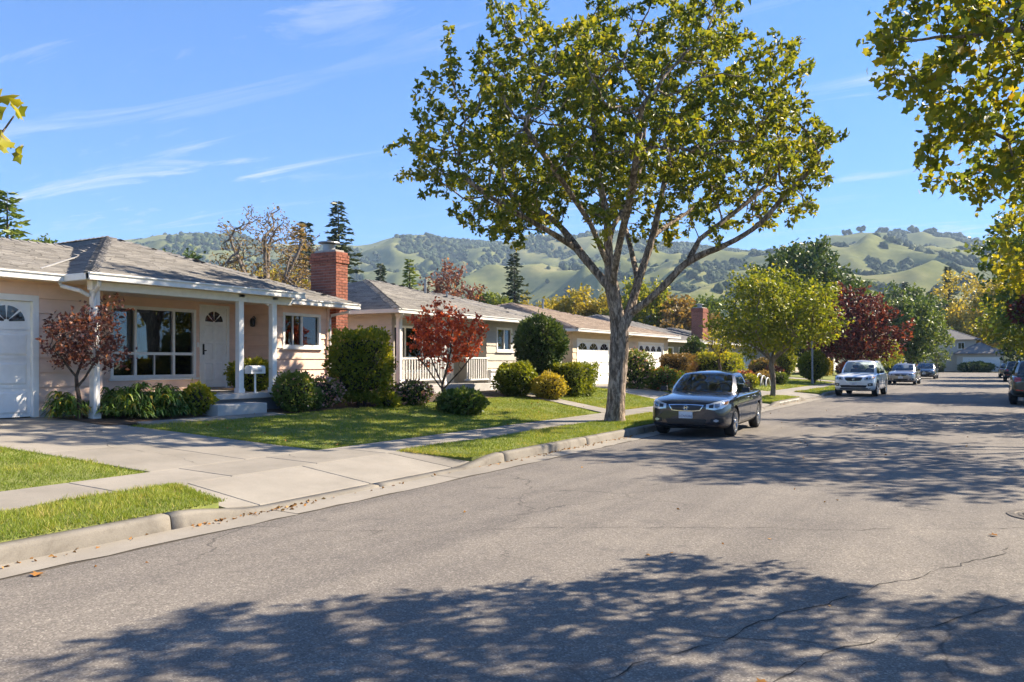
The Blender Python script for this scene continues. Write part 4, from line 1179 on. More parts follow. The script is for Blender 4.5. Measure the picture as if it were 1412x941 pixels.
# ------------------------------------------------------------------ vegetation kit
def leaves_mesh(name, C, D, size, mat, r, tint, fold=0.22, asp=0.62, rand=0.55, droop=0.0, lobed=False):
    """C (n,3) leaf bases, D (n,3) leaf directions; each leaf is a folded blade. returns mesh"""
    n = len(C)
    D = D + r.normal(0, rand, (n, 3)); D[:, 2] -= droop
    D /= np.linalg.norm(D, axis=1)[:, None] + 1e-9
    R = r.normal(0, 1, (n, 3)); Sd = np.cross(D, R); Sd /= np.linalg.norm(Sd, axis=1)[:, None] + 1e-9
    Nn = np.cross(D, Sd)
    L = (size * (0.65 + 0.7*r.random(n)))[:, None]; W = L*asp*0.5
    base = C; tip = C + D*L - Nn*L*0.12
    mid = C + D*L*0.45
    a = mid + Sd*W + Nn*W*fold*2; b = mid - Sd*W + Nn*W*fold*2
    if lobed:      # five-pointed leaf, outline fanned from the midrib and cupped
        ol = [(0.0, 0.0), (0.02, 0.40), (0.27, 0.33), (0.52, 0.56), (0.64, 0.28), (1.0, 0.0), (0.64, -0.28), (0.52, -0.56), (0.27, -0.33), (0.02, -0.40)]
        cup = (0.10 + 0.30*r.random(n))[:, None]; curl = (r.normal(0.10, 0.12, n))[:, None]
        pts = [C + D*L*0.36]
        for (u_, s_) in ol: pts.append(C + D*L*u_ + Sd*L*s_*asp*1.35 - Nn*L*(abs(s_)*cup + curl*u_*u_))
        V = np.stack(pts, 1).reshape(-1, 3)
        i = np.arange(n)[:, None]*11
        F = np.concatenate([i+np.array([0, k+1, (k+1) % 10+1]) for k in range(10)])
        T = np.tile(tint, 10)
    else:
        V = np.stack([base, a, tip, b], 1).reshape(-1, 3)
        i = np.arange(n)[:, None]*4
        F = np.concatenate([i+np.array([0, 1, 2]), i+np.array([0, 2, 3])])
        T = np.tile(tint, 2)
    return mesh_from(name, V, F, [mat], tint=T)

def colonize(nodes, par, A, step, infl, kill, iters, r, up=0.0):
    nodes = [np.array(p, float) for p in nodes]; par = list(par)
    A = np.array(A, float); act = np.ones(len(A), bool)
    N0 = np.array(nodes)
    d = np.linalg.norm(A[:, None]-N0[None], axis=2); ni = d.argmin(1); nd = d.min(1)
    kids = {}
    for it in range(iters):
        sel = act & (nd < infl)
        if not sel.any(): break
        idx = ni[sel]; P = np.array(nodes)
        vec = A[sel]-P[idx]; vec /= np.linalg.norm(vec, axis=1)[:, None]+1e-9
        uq, inv = np.unique(idx, return_inverse=True)
        acc = np.zeros((len(uq), 3)); np.add.at(acc, inv, vec)
        acc /= np.linalg.norm(acc, axis=1)[:, None]+1e-9
        acc += r.normal(0, 0.22, acc.shape); acc[:, 2] += up
        acc /= np.linalg.norm(acc, axis=1)[:, None]+1e-9
        new = P[uq] + acc*step
        first = len(nodes); added = []
        for k, u in enumerate(uq):
            ks = kids.setdefault(u, [])
            if len(ks) >= 3 or any(np.linalg.norm(q-new[k]) < step*0.35 for q in ks): continue
            ks.append(new[k]); nodes.append(new[k]); par.append(int(u)); added.append(new[k])
        if not added: break
        Q = np.array(added)
        dd = np.linalg.norm(A[:, None]-Q[None], axis=2); j = dd.argmin(1); m = dd.min(1)
        better = m < nd
        nd[better] = m[better]; ni[better] = first + j[better]
        act &= nd > kill
    return np.array(nodes), np.array(par)

def tree_wood(nodes, par, r_tip, expo, r, flare=None, rmin=0.0):
    n = len(nodes); w = np.zeros(n); kids = [[] for _ in range(n)]
    for i in range(n):
        if par[i] >= 0: kids[par[i]].append(i)
    order = list(range(n))
    for i in reversed(order):      # parents always precede children
        if not kids[i]: w[i] = 1
        if par[i] >= 0: w[par[i]] += w[i]
    rad_ = np.maximum(r_tip * w**(1/expo), rmin)
    V, F = [], []
    def chain(start):
        c = [start] if par[start] < 0 else [par[start], start]
        while kids[c[-1]]:
            ks = sorted(kids[c[-1]], key=lambda k: -w[k])
            c.append(ks[0]); 
        return c
    starts = [i for i in range(n) if par[i] < 0]
    for i in range(n):
        ks = sorted(kids[i], key=lambda k: -w[k]); starts += ks[1:]
    nv = 0
    for s_ in starts:
        c = chain(s_)
        if len(c) < 2: continue
        big = rad_[c[1]]
        m = 14 if big > 0.12 else (8 if big > 0.04 else (5 if big > 0.015 else 3))
        P = nodes[c]; R = rad_[c].copy()
        if par[s_] >= 0: R[0] = min(R[0], R[1]*1.25)
        if big > 0.08 and len(P) > 2:       # smooth thick limbs by resampling
            t = np.arange(len(P)); tt = np.linspace(0, len(P)-1, (len(P)-1)*4+1)
            Ps = np.stack([np.interp(tt, t, P[:, k]) for k in range(3)], 1)
            for _ in range(4):
                Ps[1:-1] = 0.5*Ps[1:-1] + 0.25*(Ps[:-2]+Ps[2:])
            R = np.interp(tt, t, R); P = Ps
        T = np.gradient(P, axis=0); T /= np.linalg.norm(T, axis=1)[:, None]+1e-9
        ref = np.array([1.0, 0.13, 0.0]) if abs(T[0, 2]) > 0.5 else np.array([0.0, 0.0, 1.0])
        U = np.cross(T, ref); U /= np.linalg.norm(U, axis=1)[:, None]+1e-9
        W = np.cross(T, U)
        a = np.arange(m)*2*np.pi/m
        rr = np.ones((len(P), m))
        if big > 0.08:
            ph = r.random(4)*6.28
            for q in range(4): rr += 0.05*np.sin(a[None]*(q+2) + ph[q] + np.arange(len(P))[:, None]*0.35*(1 if q % 2 else -1))
            rr += r.normal(0, 0.04, rr.shape)
        if flare is not None and s_ == 0:
            h = P[:, 2]-P[0, 2]
            fl = flare*np.exp(-h/0.22)
            rr += fl[:, None]*(0.75 + 0.65*np.sin(a[None]*5+0.6))
        ring = P[:, None] + (R[:, None]*rr)[..., None]*(np.cos(a)[None, :, None]*U[:, None] + np.sin(a)[None, :, None]*W[:, None])
        V.append(ring.reshape(-1, 3))
        i0 = nv + np.arange(len(P)-1)[:, None]*m + np.arange(m)[None]
        i1 = nv + np.arange(len(P)-1)[:, None]*m + (np.arange(m)[None]+1) % m
        F.append(np.stack([i0, i1, i1+m, i0+m], -1).reshape(-1, 4)); nv += len(P)*m
    return np.concatenate(V), np.concatenate(F), rad_, w

def bark(name, a, b, scale=9):
    if name in MATS: return MATS[name]
    m, nt, p = newmat(name)
    v = coords(nt, (1, 1, 0.30), 'Object')
    f = noise(nt, v, scale*1.6, 8, 0.7, 0.6)
    vo = nt.nodes.new('ShaderNodeTexVoronoi'); vo.inputs['Scale'].default_value = scale*1.6; nt.links.new(v, vo.inputs['Vector'])
    col = ramp(nt, f, [(0.36, tuple(x*0.55 for x in a)), (0.46, a), (0.62, b)])
    pl = noise(nt, coords(nt, (1, 1, 0.6), 'Object'), 2.5, 4)
    col = mixc(nt, ramp(nt, pl, [(0.5, 0.0), (0.7, 0.5)]), col, tuple(x*0.6 for x in a))
    nt.links.new(col, p.inputs['Base Color']); S(p, 'Roughness', 0.92); S(p, 'Specular IOR Level', 0.2)
    h = mixc(nt, 0.5, f, vo.outputs['Distance'])
    bump(nt, h, 1.0, 0.06, p)
    MATS[name] = m
    return m
BARK = bark('grey_bark', (0.15, 0.115, 0.088), (0.50, 0.40, 0.31))
BARK_D = bark('dark_bark', (0.06, 0.045, 0.036), (0.16, 0.125, 0.10))
BARK_P = bark('pale_bark', (0.16, 0.13, 0.105), (0.30, 0.25, 0.205))

LEAF_HERO = leafmat('leaf_olive', [(0.0, (0.055, 0.085, 0.014)), (0.4, (0.13, 0.168, 0.022)), (0.75, (0.27, 0.268, 0.028)), (1.0, (0.44, 0.35, 0.036))], 0.5)
LEAF_RIGHT = leafmat('leaf_gold', [(0.0, (0.07, 0.105, 0.018)), (0.45, (0.17, 0.205, 0.026)), (0.8, (0.33, 0.29, 0.03)), (1.0, (0.44, 0.25, 0.03))], 0.52)
LEAF_GREEN = leafmat('leaf_green', [(0.0, (0.04, 0.07, 0.014)), (0.5, (0.10, 0.155, 0.028)), (1.0, (0.23, 0.26, 0.045))], 0.32)
LEAF_DEEP = leafmat('leaf_deep_green', [(0.0, (0.025, 0.05, 0.018)), (0.5, (0.06, 0.105, 0.03)), (1.0, (0.13, 0.17, 0.045))], 0.25)
LEAF_LIME = leafmat('leaf_lime', [(0.0, (0.09, 0.135, 0.015)), (0.5, (0.22, 0.25, 0.022)), (1.0, (0.44, 0.37, 0.035))], 0.45)
LEAF_YELLOW = leafmat('leaf_yellow', [(0.0, (0.17, 0.17, 0.022)), (0.5, (0.36, 0.30, 0.035)), (1.0, (0.54, 0.42, 0.07))], 0.4)
LEAF_PLUM = leafmat('leaf_plum', [(0.0, (0.028, 0.012, 0.014)), (0.5, (0.085, 0.025, 0.028)), (0.85, (0.20, 0.05, 0.04)), (1.0, (0.30, 0.09, 0.05))], 0.4)
LEAF_RED = leafmat('leaf_red', [(0.0, (0.18, 0.03, 0.018)), (0.5, (0.42, 0.075, 0.035)), (1.0, (0.58, 0.16, 0.06))], 0.45)
LEAF_BRONZE = leafmat('leaf_bronze', [(0.0, (0.06, 0.026, 0.026)), (0.55, (0.14, 0.052, 0.045)), (0.88, (0.36, 0.14, 0.08)), (1.0, (0.52, 0.26, 0.14))], 0.4)
LEAF_RUST = leafmat('leaf_rust', [(0.0, (0.13, 0.085, 0.03)), (0.5, (0.25, 0.165, 0.06)), (1.0, (0.36, 0.27, 0.09))], 0.35)
LEAF_PINE = leafmat('needles', [(0.0, (0.018, 0.034, 0.020)), (0.6, (0.042, 0.066, 0.034)), (1.0, (0.10, 0.115, 0.045))], 0.15)
LEAF_STRAP = leafmat('leaf_strap', [(0.0, (0.035, 0.075, 0.016)), (0.6, (0.10, 0.18, 0.03)), (0.9, (0.22, 0.28, 0.045)), (1.0, (0.42, 0.31, 0.05))], 0.3, 0.4)
PETAL = leafmat('petals_pink', [(0.0, (0.45, 0.18, 0.20)), (0.5, (0.62, 0.34, 0.34)), (1.0, (0.70, 0.55, 0.50))], 0.3)
COREM = proc('core_shade', (0.012, 0.014, 0.008), (0.03, 0.028, 0.016), 8, 0.95)  # near-black: a shrub's shaded inside put into the core colour

def clump_points(r, centers, per, sig):
    P = np.repeat(centers, per, axis=0)
    return P + r.normal(0, 1, P.shape)*sig

def leaf_tree(name, label, cat, loc, seed, trunk, crown, step, leaf, leafm, barkm, per_node=9, r_tip=0.007, expo=2.05, flare=0.9, n_clump=60, per_clump=24, sig=0.5, infl=3.0, kill=None, group=None, lobed=False, thr=3, droop=0.25, tint_mu=0.45, hmin=None, rz=0.0, spread=0.16, build_group=None):
    """trunk: (nodes, parents) local; crown: function(r, n) -> clump centres local"""
    r = np.random.default_rng(seed)
    C = crown(r, n_clump)
    A = clump_points(r, C, per_clump, sig)
    nodes, par = colonize(trunk[0], trunk[1], A, step, infl, kill or step*0.9, 70, r)
    V, F, rad_, w = tree_wood(nodes, par, r_tip, expo, r, flare)
    root = thing(name, label, cat, loc, rz, group)
    obj('trunk', mesh_from('trunk', V, F, [barkm], True), root, True)
    tips = np.where((w <= thr) & (np.arange(len(nodes)) >= len(trunk[0])))[0]
    P = nodes[tips]; pd = P - nodes[par[tips]]; pd /= np.linalg.norm(pd, axis=1)[:, None]+1e-9
    k = per_node
    B = np.repeat(P, k, axis=0) + r.normal(0, spread, (len(P)*k, 3))
    D = np.repeat(pd, k, axis=0)*0.6 + r.normal(0, 0.75, (len(P)*k, 3)); D[:, 2] += 0.1
    # tint: clump-wise shift, yellower on the outside and top
    sh = np.repeat(r.normal(0, 0.10, len(P)), k)
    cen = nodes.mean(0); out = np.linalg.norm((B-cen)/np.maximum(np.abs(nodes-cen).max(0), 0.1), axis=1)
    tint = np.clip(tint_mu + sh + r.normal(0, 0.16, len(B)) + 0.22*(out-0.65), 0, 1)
    obj('crown', leaves_mesh('crown', B, D, leaf, leafm, r, tint, droop=droop, lobed=lobed), root, True)
    return root

def dome(cx, cyy, rx, ry, z0, z1, inner=0.35, hole=None, belly=0.35):
    """clump centres spread through an ellipsoidal dome, denser outside"""
    def f(r, n):
        out = []
        zc = z0 + (z1-z0)*belly
        while len(out) < n:
            p = r.uniform(-1, 1, 3); q = np.linalg.norm(p)
            if q > 1 or q < inner: continue
            z = zc + p[2]*(z1-zc if p[2] > 0 else zc-z0)
            if hole and math.hypot(p[0]*rx, p[1]*ry) < hole[0] and z < hole[1]: continue
            c = np.array([cx + p[0]*rx, cyy + p[1]*ry, z])
            if all(np.linalg.norm(c-o) > 0.09*(rx+ry) for o in out[-60:]) or r.random() < 0.15: out.append(c)
        return np.array(out)
    return f

def simple_trunk(h, limbs, r, lean=0.05, reach=1.0, rise=1.0, seg=4, start=None):
    """straight stem to height h then limbs fanned out"""
    nodes = [(0, 0, 0)]; par = [-1]
    for k in range(1, seg+1):
        nodes.append((lean*h*k/seg*math.sin(k*1.3), lean*h*k/seg*math.cos(k*0.9), h*k/seg)); par.append(len(nodes)-2)
    top = len(nodes)-1
    for i in range(limbs):
        a = 2*math.pi*(i + r.random()*0.6)/limbs; p = top - (1 if r.random() < 0.35 else 0)
        x, y, z = nodes[p]
        for k in range(1, 4):
            x += math.cos(a)*reach*0.33; y += math.sin(a)*reach*0.33; z += rise*0.33*r.uniform(0.8, 1.2)
            nodes.append((x, y, z)); par.append(p); p = len(nodes)-1
    return nodes, par

# ------------------------------------------------------------------ the big street tree
def hero():
    cr, cd = np.array([CT, ST]), np.array([-ST, CT])       # image right / away from the viewer, in plan
    nodes, par = [], []
    def add(p, rr, dd, h):
        xy = cr*rr + cd*dd
        nodes.append((xy[0], xy[1], h-0.17)); par.append(p); return len(nodes)-1
    def path(p, pts):
        ids = []
        for q in pts: p = add(p, *q); ids.append(p)
        return ids
    b = add(-1, 0, 0, 0.12)
    t = path(b, [(0.02, 0, 0.5), (0.03, 0, 1.0), (0.06, 0, 1.6), (0.10, 0, 2.1), (0.13, 0, 2.45)])
    L = path(t[-1], [(0.0, -0.05, 2.85), (-0.10, -0.12, 3.35), (-0.17, -0.18, 3.85), (-0.20, -0.25, 4.4), (-0.22, -0.35, 5.04), (-0.48, -0.5, 5.9), (-0.55, -0.6, 7.0), (-0.66, -0.8, 8.2)])
    LL = path(L[1], [(-0.42, 0.15, 3.75), (-0.9, 0.5, 4.4), (-1.25, 0.8, 5.0), (-1.85, 1.1, 5.5), (-2.7, 1.4, 6.0)])
    path(LL[1], [(-1.5, 0.1, 4.7), (-2.2, -0.4, 5.0), (-3.0, -0.8, 5.4), (-3.7, -1.0, 5.9)])
    M = path(L[3], [(-0.02, 0.2, 4.9), (0.33, 0.7, 5.46), (0.7, 1.2, 6.1), (0.9, 1.5, 7.0), (1.0, 1.6, 8.0)])
    Rr = path(t[-1], [(0.33, 0.08, 2.75), (0.45, 0.2, 3.1), (0.6, 0.32, 3.56), (0.82, 0.5, 4.15), (1.02, 0.65, 4.72), (1.25, 0.8, 5.78), (1.46, 0.9, 6.6), (1.7, 1.0, 7.7)])
    path(Rr[4], [(1.5, 1.2, 5.1), (2.1, 1.8, 5.5), (2.9, 2.3, 6.2)])
    RL = path(Rr[0], [(0.75, -0.2, 3.05), (1.25, -0.4, 3.56), (1.66, -0.55, 4.02), (2.45, -0.8, 4.28), (3.2, -1.0, 4.72), (3.75, -1.1, 5.5), (4.5, -1.2, 6.1)])
    path(RL[2], [(1.95, -0.3, 4.5), (2.58, 0.1, 4.97), (3.4, 0.5, 5.6), (4.1, 0.8, 6.2)])
    path(L[1], [(-0.05, -0.8, 4.2), (0.1, -1.6, 5.1), (0.15, -2.4, 6.0), (0.1, -3.1, 6.7)])
    path(Rr[2], [(0.55, 1.2, 4.5), (0.5, 2.2, 5.4), (0.45, 3.1, 6.2)])
    path(L[2], [(-0.7, -0.9, 4.8), (-1.5, -1.8, 5.7), (-2.2, -2.4, 6.5)])
    def crown(r, n):
        out = []
        while len(out) < n:
            p = r.uniform(-1, 1, 3); q = np.linalg.norm(p)
            if q > 1 or q < 0.28: continue
            rr = 0.05 + p[0]*5.05; dd = p[1]*4.3
            rho = math.hypot(rr/5.4, dd/4.7)
            h = 6.75 + (p[2]*3.25 if p[2] > 0 else p[2]*2.35)
            lo = 6.0 - 1.6*min(1, max(0, (rho-0.25)/0.4)) + (0.55 if rr > 1.5 else (-0.35 if rr < -1.3 else 0))
            if h < lo: continue
            xy = cr*rr + cd*dd; c = np.array([xy[0], xy[1], h-0.17])
            if all(np.linalg.norm(c-o) > 0.74 for o in out): out.append(c)
            elif r.random() < 0.01: out.append(c)
        return np.array(out)
    return leaf_tree('street_tree', 'large broad-crowned street tree with forked trunk beside the navy sedan', 'tree', (-7.76, 17.66, 0.16), 5, (nodes, par), crown, 0.24, 0.125, LEAF_HERO, BARK,
        per_node=21, r_tip=0.0078, expo=2.06, flare=0.42, n_clump=140, per_clump=20, sig=0.36, infl=2.6, kill=0.26, thr=2, droop=0.35, tint_mu=0.46, spread=0.05, lobed=False)
hero()

# trees over the right kerb
tr = random.Random(4)
def right_tree(label, loc, seed, rx, ry, z0, z1, cx=0.0, cyy=0.0, n=95, leaf=0.15, mu=0.5, lf=None, th=2.6, per=13, lobed=True, belly=0.35):
    nodes, par = simple_trunk(th, 6, random.Random(seed), 0.04, 2.0, 1.9, 5)
    return leaf_tree('street_tree', label, 'tree', loc, seed, (nodes, par), dome(cx, cyy, rx, ry, z0, z1, 0.3, (1.2, z0+1.4), belly), 0.3, leaf, lf or LEAF_RIGHT, BARK, per_node=per, r_tip=0.0075, expo=2.05, flare=0.7, n_clump=n, per_clump=19, sig=0.45, infl=3.0, kill=0.3, lobed=lobed, tint_mu=mu, spread=0.13, droop=0.35)
def overhang_tree():
    nodes, par = simple_trunk(2.6, 6, random.Random(21), 0.04, 2.0, 1.9, 5)
    for st, pts in ((5, ((-1.0, 0.1, 3.3), (-2.1, 0.2, 3.8), (-3.2, 0.35, 4.05), (-4.2, 0.3, 4.1), (-5.1, 0.25, 4.0))), (5, ((-0.9, 0.5, 3.0), (-2.0, 0.8, 3.3), (-3.2, 1.0, 3.4), (-4.3, 0.9, 3.4), (-5.0, 0.6, 3.45)))):
        p = st
        for q in pts: nodes.append(q); par.append(p); p = len(nodes)-1
    f = dome(-0.75, 0.75, 3.6, 3.0, 3.7, 6.7, 0.3, (1.2, 5.0), 0.2)
    ex = np.array([(-5.9, 0.08, 4.49), (-5.85, 0.11, 3.79), (-5.65, 0.27, 3.45), (-5.72, 0.11, 4.05), (-5.45, 0.15, 4.31), (-5.43, 0.52, 3.40), (-5.24, 0.4, 3.76), (-5.17, 0.79, 3.36), (-5.08, 0.15, 4.36), (-4.96, 0.69, 3.52), (-4.85, 1.35, 3.24), (-4.67, 0.39, 3.72), (-4.61, 1.13, 3.26), (-5.56, 0.56, 3.85), (-4.86, 0.28, 4.04), (-4.54, 0.24, 4.15), (-4.7, 1.9, 3.1), (-4.53, 0.71, 3.4), (-4.2, 0.6, 3.9), (-4.0, 0.3, 4.3), (-3.9, 1.0, 3.5)])
    leaf_tree('street_tree', 'leafy green and gold street tree overhanging from the upper right corner', 'tree', (5.45, 7.2, 0.16), 21, (nodes, par), lambda r, n: np.concatenate([f(r, n), ex]), 0.19, 0.072, LEAF_RIGHT, BARK,
        per_node=28, r_tip=0.0052, expo=2.05, flare=0.7, n_clump=56, per_clump=20, sig=0.26, infl=2.6, kill=0.2, lobed=True, tint_mu=0.42, spread=0.07, droop=0.4)
overhang_tree()
right_tree('golden green street tree at the right edge, behind the overhanging branch', (4.3, 21.0, 0.16), 22, 3.6, 3.6, 5.2, 9.4, -0.7, 0.3, 44, 0.15, 0.45, None, 3.4, 9)
right_tree('yellow-green street tree at right edge above the dark parked cars', (4.0, 29.8, 0.16), 23, 3.9, 3.5, 2.8, 8.8, 0.0, 0, 56, 0.17, 0.6, LEAF_LIME, 2.3, 10)
def left_tree():
    nodes, par = simple_trunk(2.6, 6, random.Random(24), 0.04, 1.8, 1.8, 5)
    p = 5
    for q in ((0.7, 1.0, 2.85), (1.4, 2.0, 3.15), (2.05, 2.9, 3.35), (2.5, 3.5, 3.38), (2.75, 3.72, 3.28)):
        nodes.append(q); par.append(p); p = len(nodes)-1
    f = dome(-0.7, -0.8, 2.5, 2.5, 3.2, 7.5, 0.3)
    def crown(r, n):
        tw = np.array([(2.72, 3.78, 3.20), (2.82, 3.88, 3.12), (2.66, 3.75, 3.32), (2.78, 3.82, 3.02), (2.60, 3.66, 3.10)])
        return np.concatenate([f(r, n), tw, tw])
    leaf_tree('street_tree', 'street tree hanging a leafy twig in at the upper left edge', 'tree', (-8.27, -1.32, 0.10), 24, (nodes, par), crown, 0.16, 0.125, LEAF_LIME, BARK, per_node=4, r_tip=0.006, expo=2.05, flare=0.6, n_clump=50, per_clump=14, sig=0.13, infl=2.5, kill=0.15, lobed=True, tint_mu=0.6, spread=0.04, droop=0.6)
left_tree()
# ------------------------------------------------------------------ shrubs, hedges, flowering plants
def sphere_pts(r, n):
    v = r.normal(0, 1, (n, 3)); return v/np.linalg.norm(v, axis=1)[:, None]
def lump(v, ph):
    return (np.sin(v[:, 0]*3.1+ph[0])*np.sin(v[:, 1]*3.7+ph[1]) + 0.7*np.sin(v[:, 2]*5.3+ph[2])*np.sin(v[:, 0]*5.9+ph[3]) + 0.5*np.sin(v[:, 1]*8.1+ph[4]+v[:, 2]*4))/2.2
def bush(label, x, y, w, h, leafm, seed, cat='shrub', name='shrub', shape='round', depth=None, leaf=0.05, dens=900, base=None, rough=0.26, lift=0.0, flowers=None, stem=True, mu=0.5, group=None):
    """leafy shrub: leaf shell with depth, solid dark core inside, stems"""
    r = np.random.default_rng(seed)
    z = float(gz(x)) if base is None else base
    depth = depth or w
    a, b, c = w/2, depth/2, h/2*(1-lift)
    root = thing(name, label, cat, (x, y, z), 0, group)
    area = 4*math.pi*((((a*b)**1.6+(a*c)**1.6+(b*c)**1.6)/3)**(1/1.6))
    leaf = leaf*1.35; dens = dens*0.85
    n = int(area*dens*1.5)
    v = sphere_pts(r, n); ph = r.random(5)*6.28
    if shape == 'box':
        q = r.uniform(-1, 1, (n, 3)); ar = np.array([b*c, a*c, a*b]); ax = r.choice(3, n, p=ar/ar.sum()); sg = np.sign(r.random(n)-0.5); q[np.arange(n), ax] = sg
        nv_ = 0.35*q; nv_[np.arange(n), ax] += sg; v = nv_/np.linalg.norm(nv_, axis=1)[:, None]; q = q*(1-0.10*np.clip(np.sort(np.abs(q), 1)[:, 1:2]-0.7, 0, 1)/0.3)
    elif shape == 'drum':
        rho = np.linalg.norm(v[:, :2], axis=1); t = np.maximum(rho, np.abs(v[:, 2])); q = v/t[:, None]; q = 0.78*q+0.22*v
    else: q = v.copy()
    rr = 1 + rough*lump(v, ph)
    rr *= 1 - np.abs(r.normal(0, 0.10, n)) + 0.05*np.sin(v[:, 0]*17+ph[0])*np.sin(v[:, 1]*15+ph[1])*np.sin(v[:, 2]*16+ph[2])*2
    shoot = r.random(n) < 0.05; rr[shoot] *= 1.04 + 0.14*r.random(shoot.sum())
    P = q*rr[:, None]*np.array([a, b, c])
    P[:, 2] += h - c
    cut = P[:, 2] > 0.02
    P, v = P[cut], v[cut]
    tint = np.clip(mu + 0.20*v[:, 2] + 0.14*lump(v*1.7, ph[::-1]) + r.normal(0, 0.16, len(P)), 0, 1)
    D = v*0.8; D[:, 2] += 0.25
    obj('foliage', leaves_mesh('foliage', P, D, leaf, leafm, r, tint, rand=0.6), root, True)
    # solid core for the twig mass, inner shade painted in its dark colour
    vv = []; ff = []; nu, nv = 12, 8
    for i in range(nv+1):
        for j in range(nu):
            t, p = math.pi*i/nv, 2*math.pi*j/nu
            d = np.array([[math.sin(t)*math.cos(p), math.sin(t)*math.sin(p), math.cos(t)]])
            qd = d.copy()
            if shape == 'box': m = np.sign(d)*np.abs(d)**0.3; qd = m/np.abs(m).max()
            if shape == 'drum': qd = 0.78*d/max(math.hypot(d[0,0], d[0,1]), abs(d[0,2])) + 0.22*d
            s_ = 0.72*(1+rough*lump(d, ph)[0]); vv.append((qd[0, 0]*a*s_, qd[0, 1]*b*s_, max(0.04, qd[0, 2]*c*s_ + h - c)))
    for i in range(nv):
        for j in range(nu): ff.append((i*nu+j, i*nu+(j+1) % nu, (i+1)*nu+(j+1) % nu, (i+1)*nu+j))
    obj('dark_core', mesh_from('dark_core', vv, ff, [COREM], True), root, True)
    if stem:
        mb = MB(); rs = random.Random(seed)
        for k in range(4):
            an = rs.random()*6.28; q = 0.25*min(a, b)
            mb.tube([(q*0.4*math.cos(an), q*0.4*math.sin(an), -0.03), (q*math.cos(an), q*math.sin(an), h*0.3+lift*h*0.5), (q*1.7*math.cos(an), q*1.7*math.sin(an), h*0.6)], [0.018+0.02*w, 0.014+0.014*w, 0.01], 6)
        mb.build('stem', BARK_D, root, local=True)
    if flowers:
        nf = int(n*flowers[1]); f = r.choice(len(P), nf)
        obj('blossom', leaves_mesh('blossom', P[f]*1.05, v[f], flowers[2], flowers[0], r, r.random(nf), asp=0.9), root, True)
    return root

def strap_plant(label, x, y, w, h, seed, mu=0.5, n=150, yellow=0.06, group=None, base=None):
    """clump of long arching strap leaves"""
    r = np.random.default_rng(seed); z = float(gz(x)) if base is None else base
    root = thing('strap_plant', label, 'plant', (x, y, z), 0, group)
    seg = 5; V = []; F = []; T = []; k0 = 0
    nr = max(6, n//13)
    for c_ in range(nr):          # rosettes piled into a mound
        d = sphere_pts(r, 1)[0]; d[2] = abs(d[2])
        rc = np.array([d[0]*w*0.36, d[1]*w*0.36, d[2]*h*0.62])*r.uniform(0.4, 1.0)
        rt = r.normal(0, 0.12)
        for i in range(13):
            a = i*2.4 + r.normal(0, 0.25); out = 0.24*(0.7+0.6*r.random()); hh = 0.17*(0.6+0.8*r.random()); wd = 0.015+0.010*r.random()
            side = np.array([-math.sin(a), math.cos(a), 0.3*r.normal()])
            for s_ in range(seg+1):
                t = s_/seg
                c = np.array([rc[0]+math.cos(a)*out*t, rc[1]+math.sin(a)*out*t, max(0.01, rc[2]+hh*(2.6*t-2.7*t*t))])
                ww = wd*(0.45+1.1*t-1.5*t**3)
                V += [c-side*max(ww, 0.001), c+side*max(ww, 0.001)]
                if s_: F.append([k0+2*s_-2, k0+2*s_-1, k0+2*s_+1, k0+2*s_])
            tt = np.clip(mu+rt+r.normal(0, 0.13)+0.15*rc[2]/h, 0, 0.92)
            if r.random() < yellow: tt = 1.0
            T += [tt]*seg; k0 += 2*(seg+1)
    obj('leaf', mesh_from('leaf', np.array(V), np.array(F), [LEAF_STRAP], True, tint=np.array(T)), root, True)
    return root

strap_plant('strappy plant with yellowing leaves against the pink garage corner', -14.3, 8.30-0.15, 1.0, 0.85, 1, 0.55, 330, 0.14)
strap_plant('large strappy plant under the left of the picture window', -13.75, 9.05, 1.35, 1.05, 2, 0.55, 560, 0.05)
strap_plant('grey-green strappy plant in the middle of the window bed', -13.66, 9.60, 1.0, 0.98, 3, 0.4, 380, 0.03)
strap_plant('tall dark strappy plant under the right of the picture window', -13.85, 10.0, 1.25, 1.08, 4, 0.4, 520, 0.02)
strap_plant('small strappy plant behind the purple-leaved sapling', -14.2, 8.95, 0.9, 0.95, 15, 0.4, 330, 0.03)
bush('yellow-green bush at the left end of the porch deck', -13.62, 10.42, 0.58, 0.60, LEAF_LIME, 5, leaf=0.06, dens=700)
bush('clipped green bush growing between the two right porch posts', -14.6, 12.6, 1.0, 0.75, LEAF_LIME, 6, base=0.92, leaf=0.05, mu=0.45)
bush('rounded green bush with pale blossoms right of the porch posts', -13.2, 12.62, 0.85, 0.86, LEAF_GREEN, 7, leaf=0.055, mu=0.65, flowers=(PETAL, 0.03, 0.05))
bush('small olive bush between the rounded bush and pink flowers', -13.3, 13.22, 0.45, 0.5, LEAF_GREEN, 8, leaf=0.05)
bush('loose pink flowering shrub below the pink bedroom window', -13.6, 13.85, 0.95, 0.66, LEAF_GREEN, 9, leaf=0.045, dens=420, rough=0.3, flowers=(PETAL, 0.5, 0.06), mu=0.6)
bush('tall clipped hedge bush between the pink and greige houses', -13.35, 14.95, 1.50, 1.82, LEAF_LIME, 10, shape='drum', leaf=0.06, dens=1000, lift=0.10, mu=0.42)
bush('low spiky green plant at the foot of the tall hedge bush', -12.75, 15.2, 0.5, 0.3, LEAF_LIME, 11, leaf=0.12, dens=260, stem=False)
bush('bronze and pink flowering shrub in front of the greige porch', -12.85, 16.3, 0.98, 0.60, LEAF_GREEN, 12, leaf=0.05, dens=480, rough=0.25, flowers=(PETAL, 0.28, 0.06), mu=0.6)
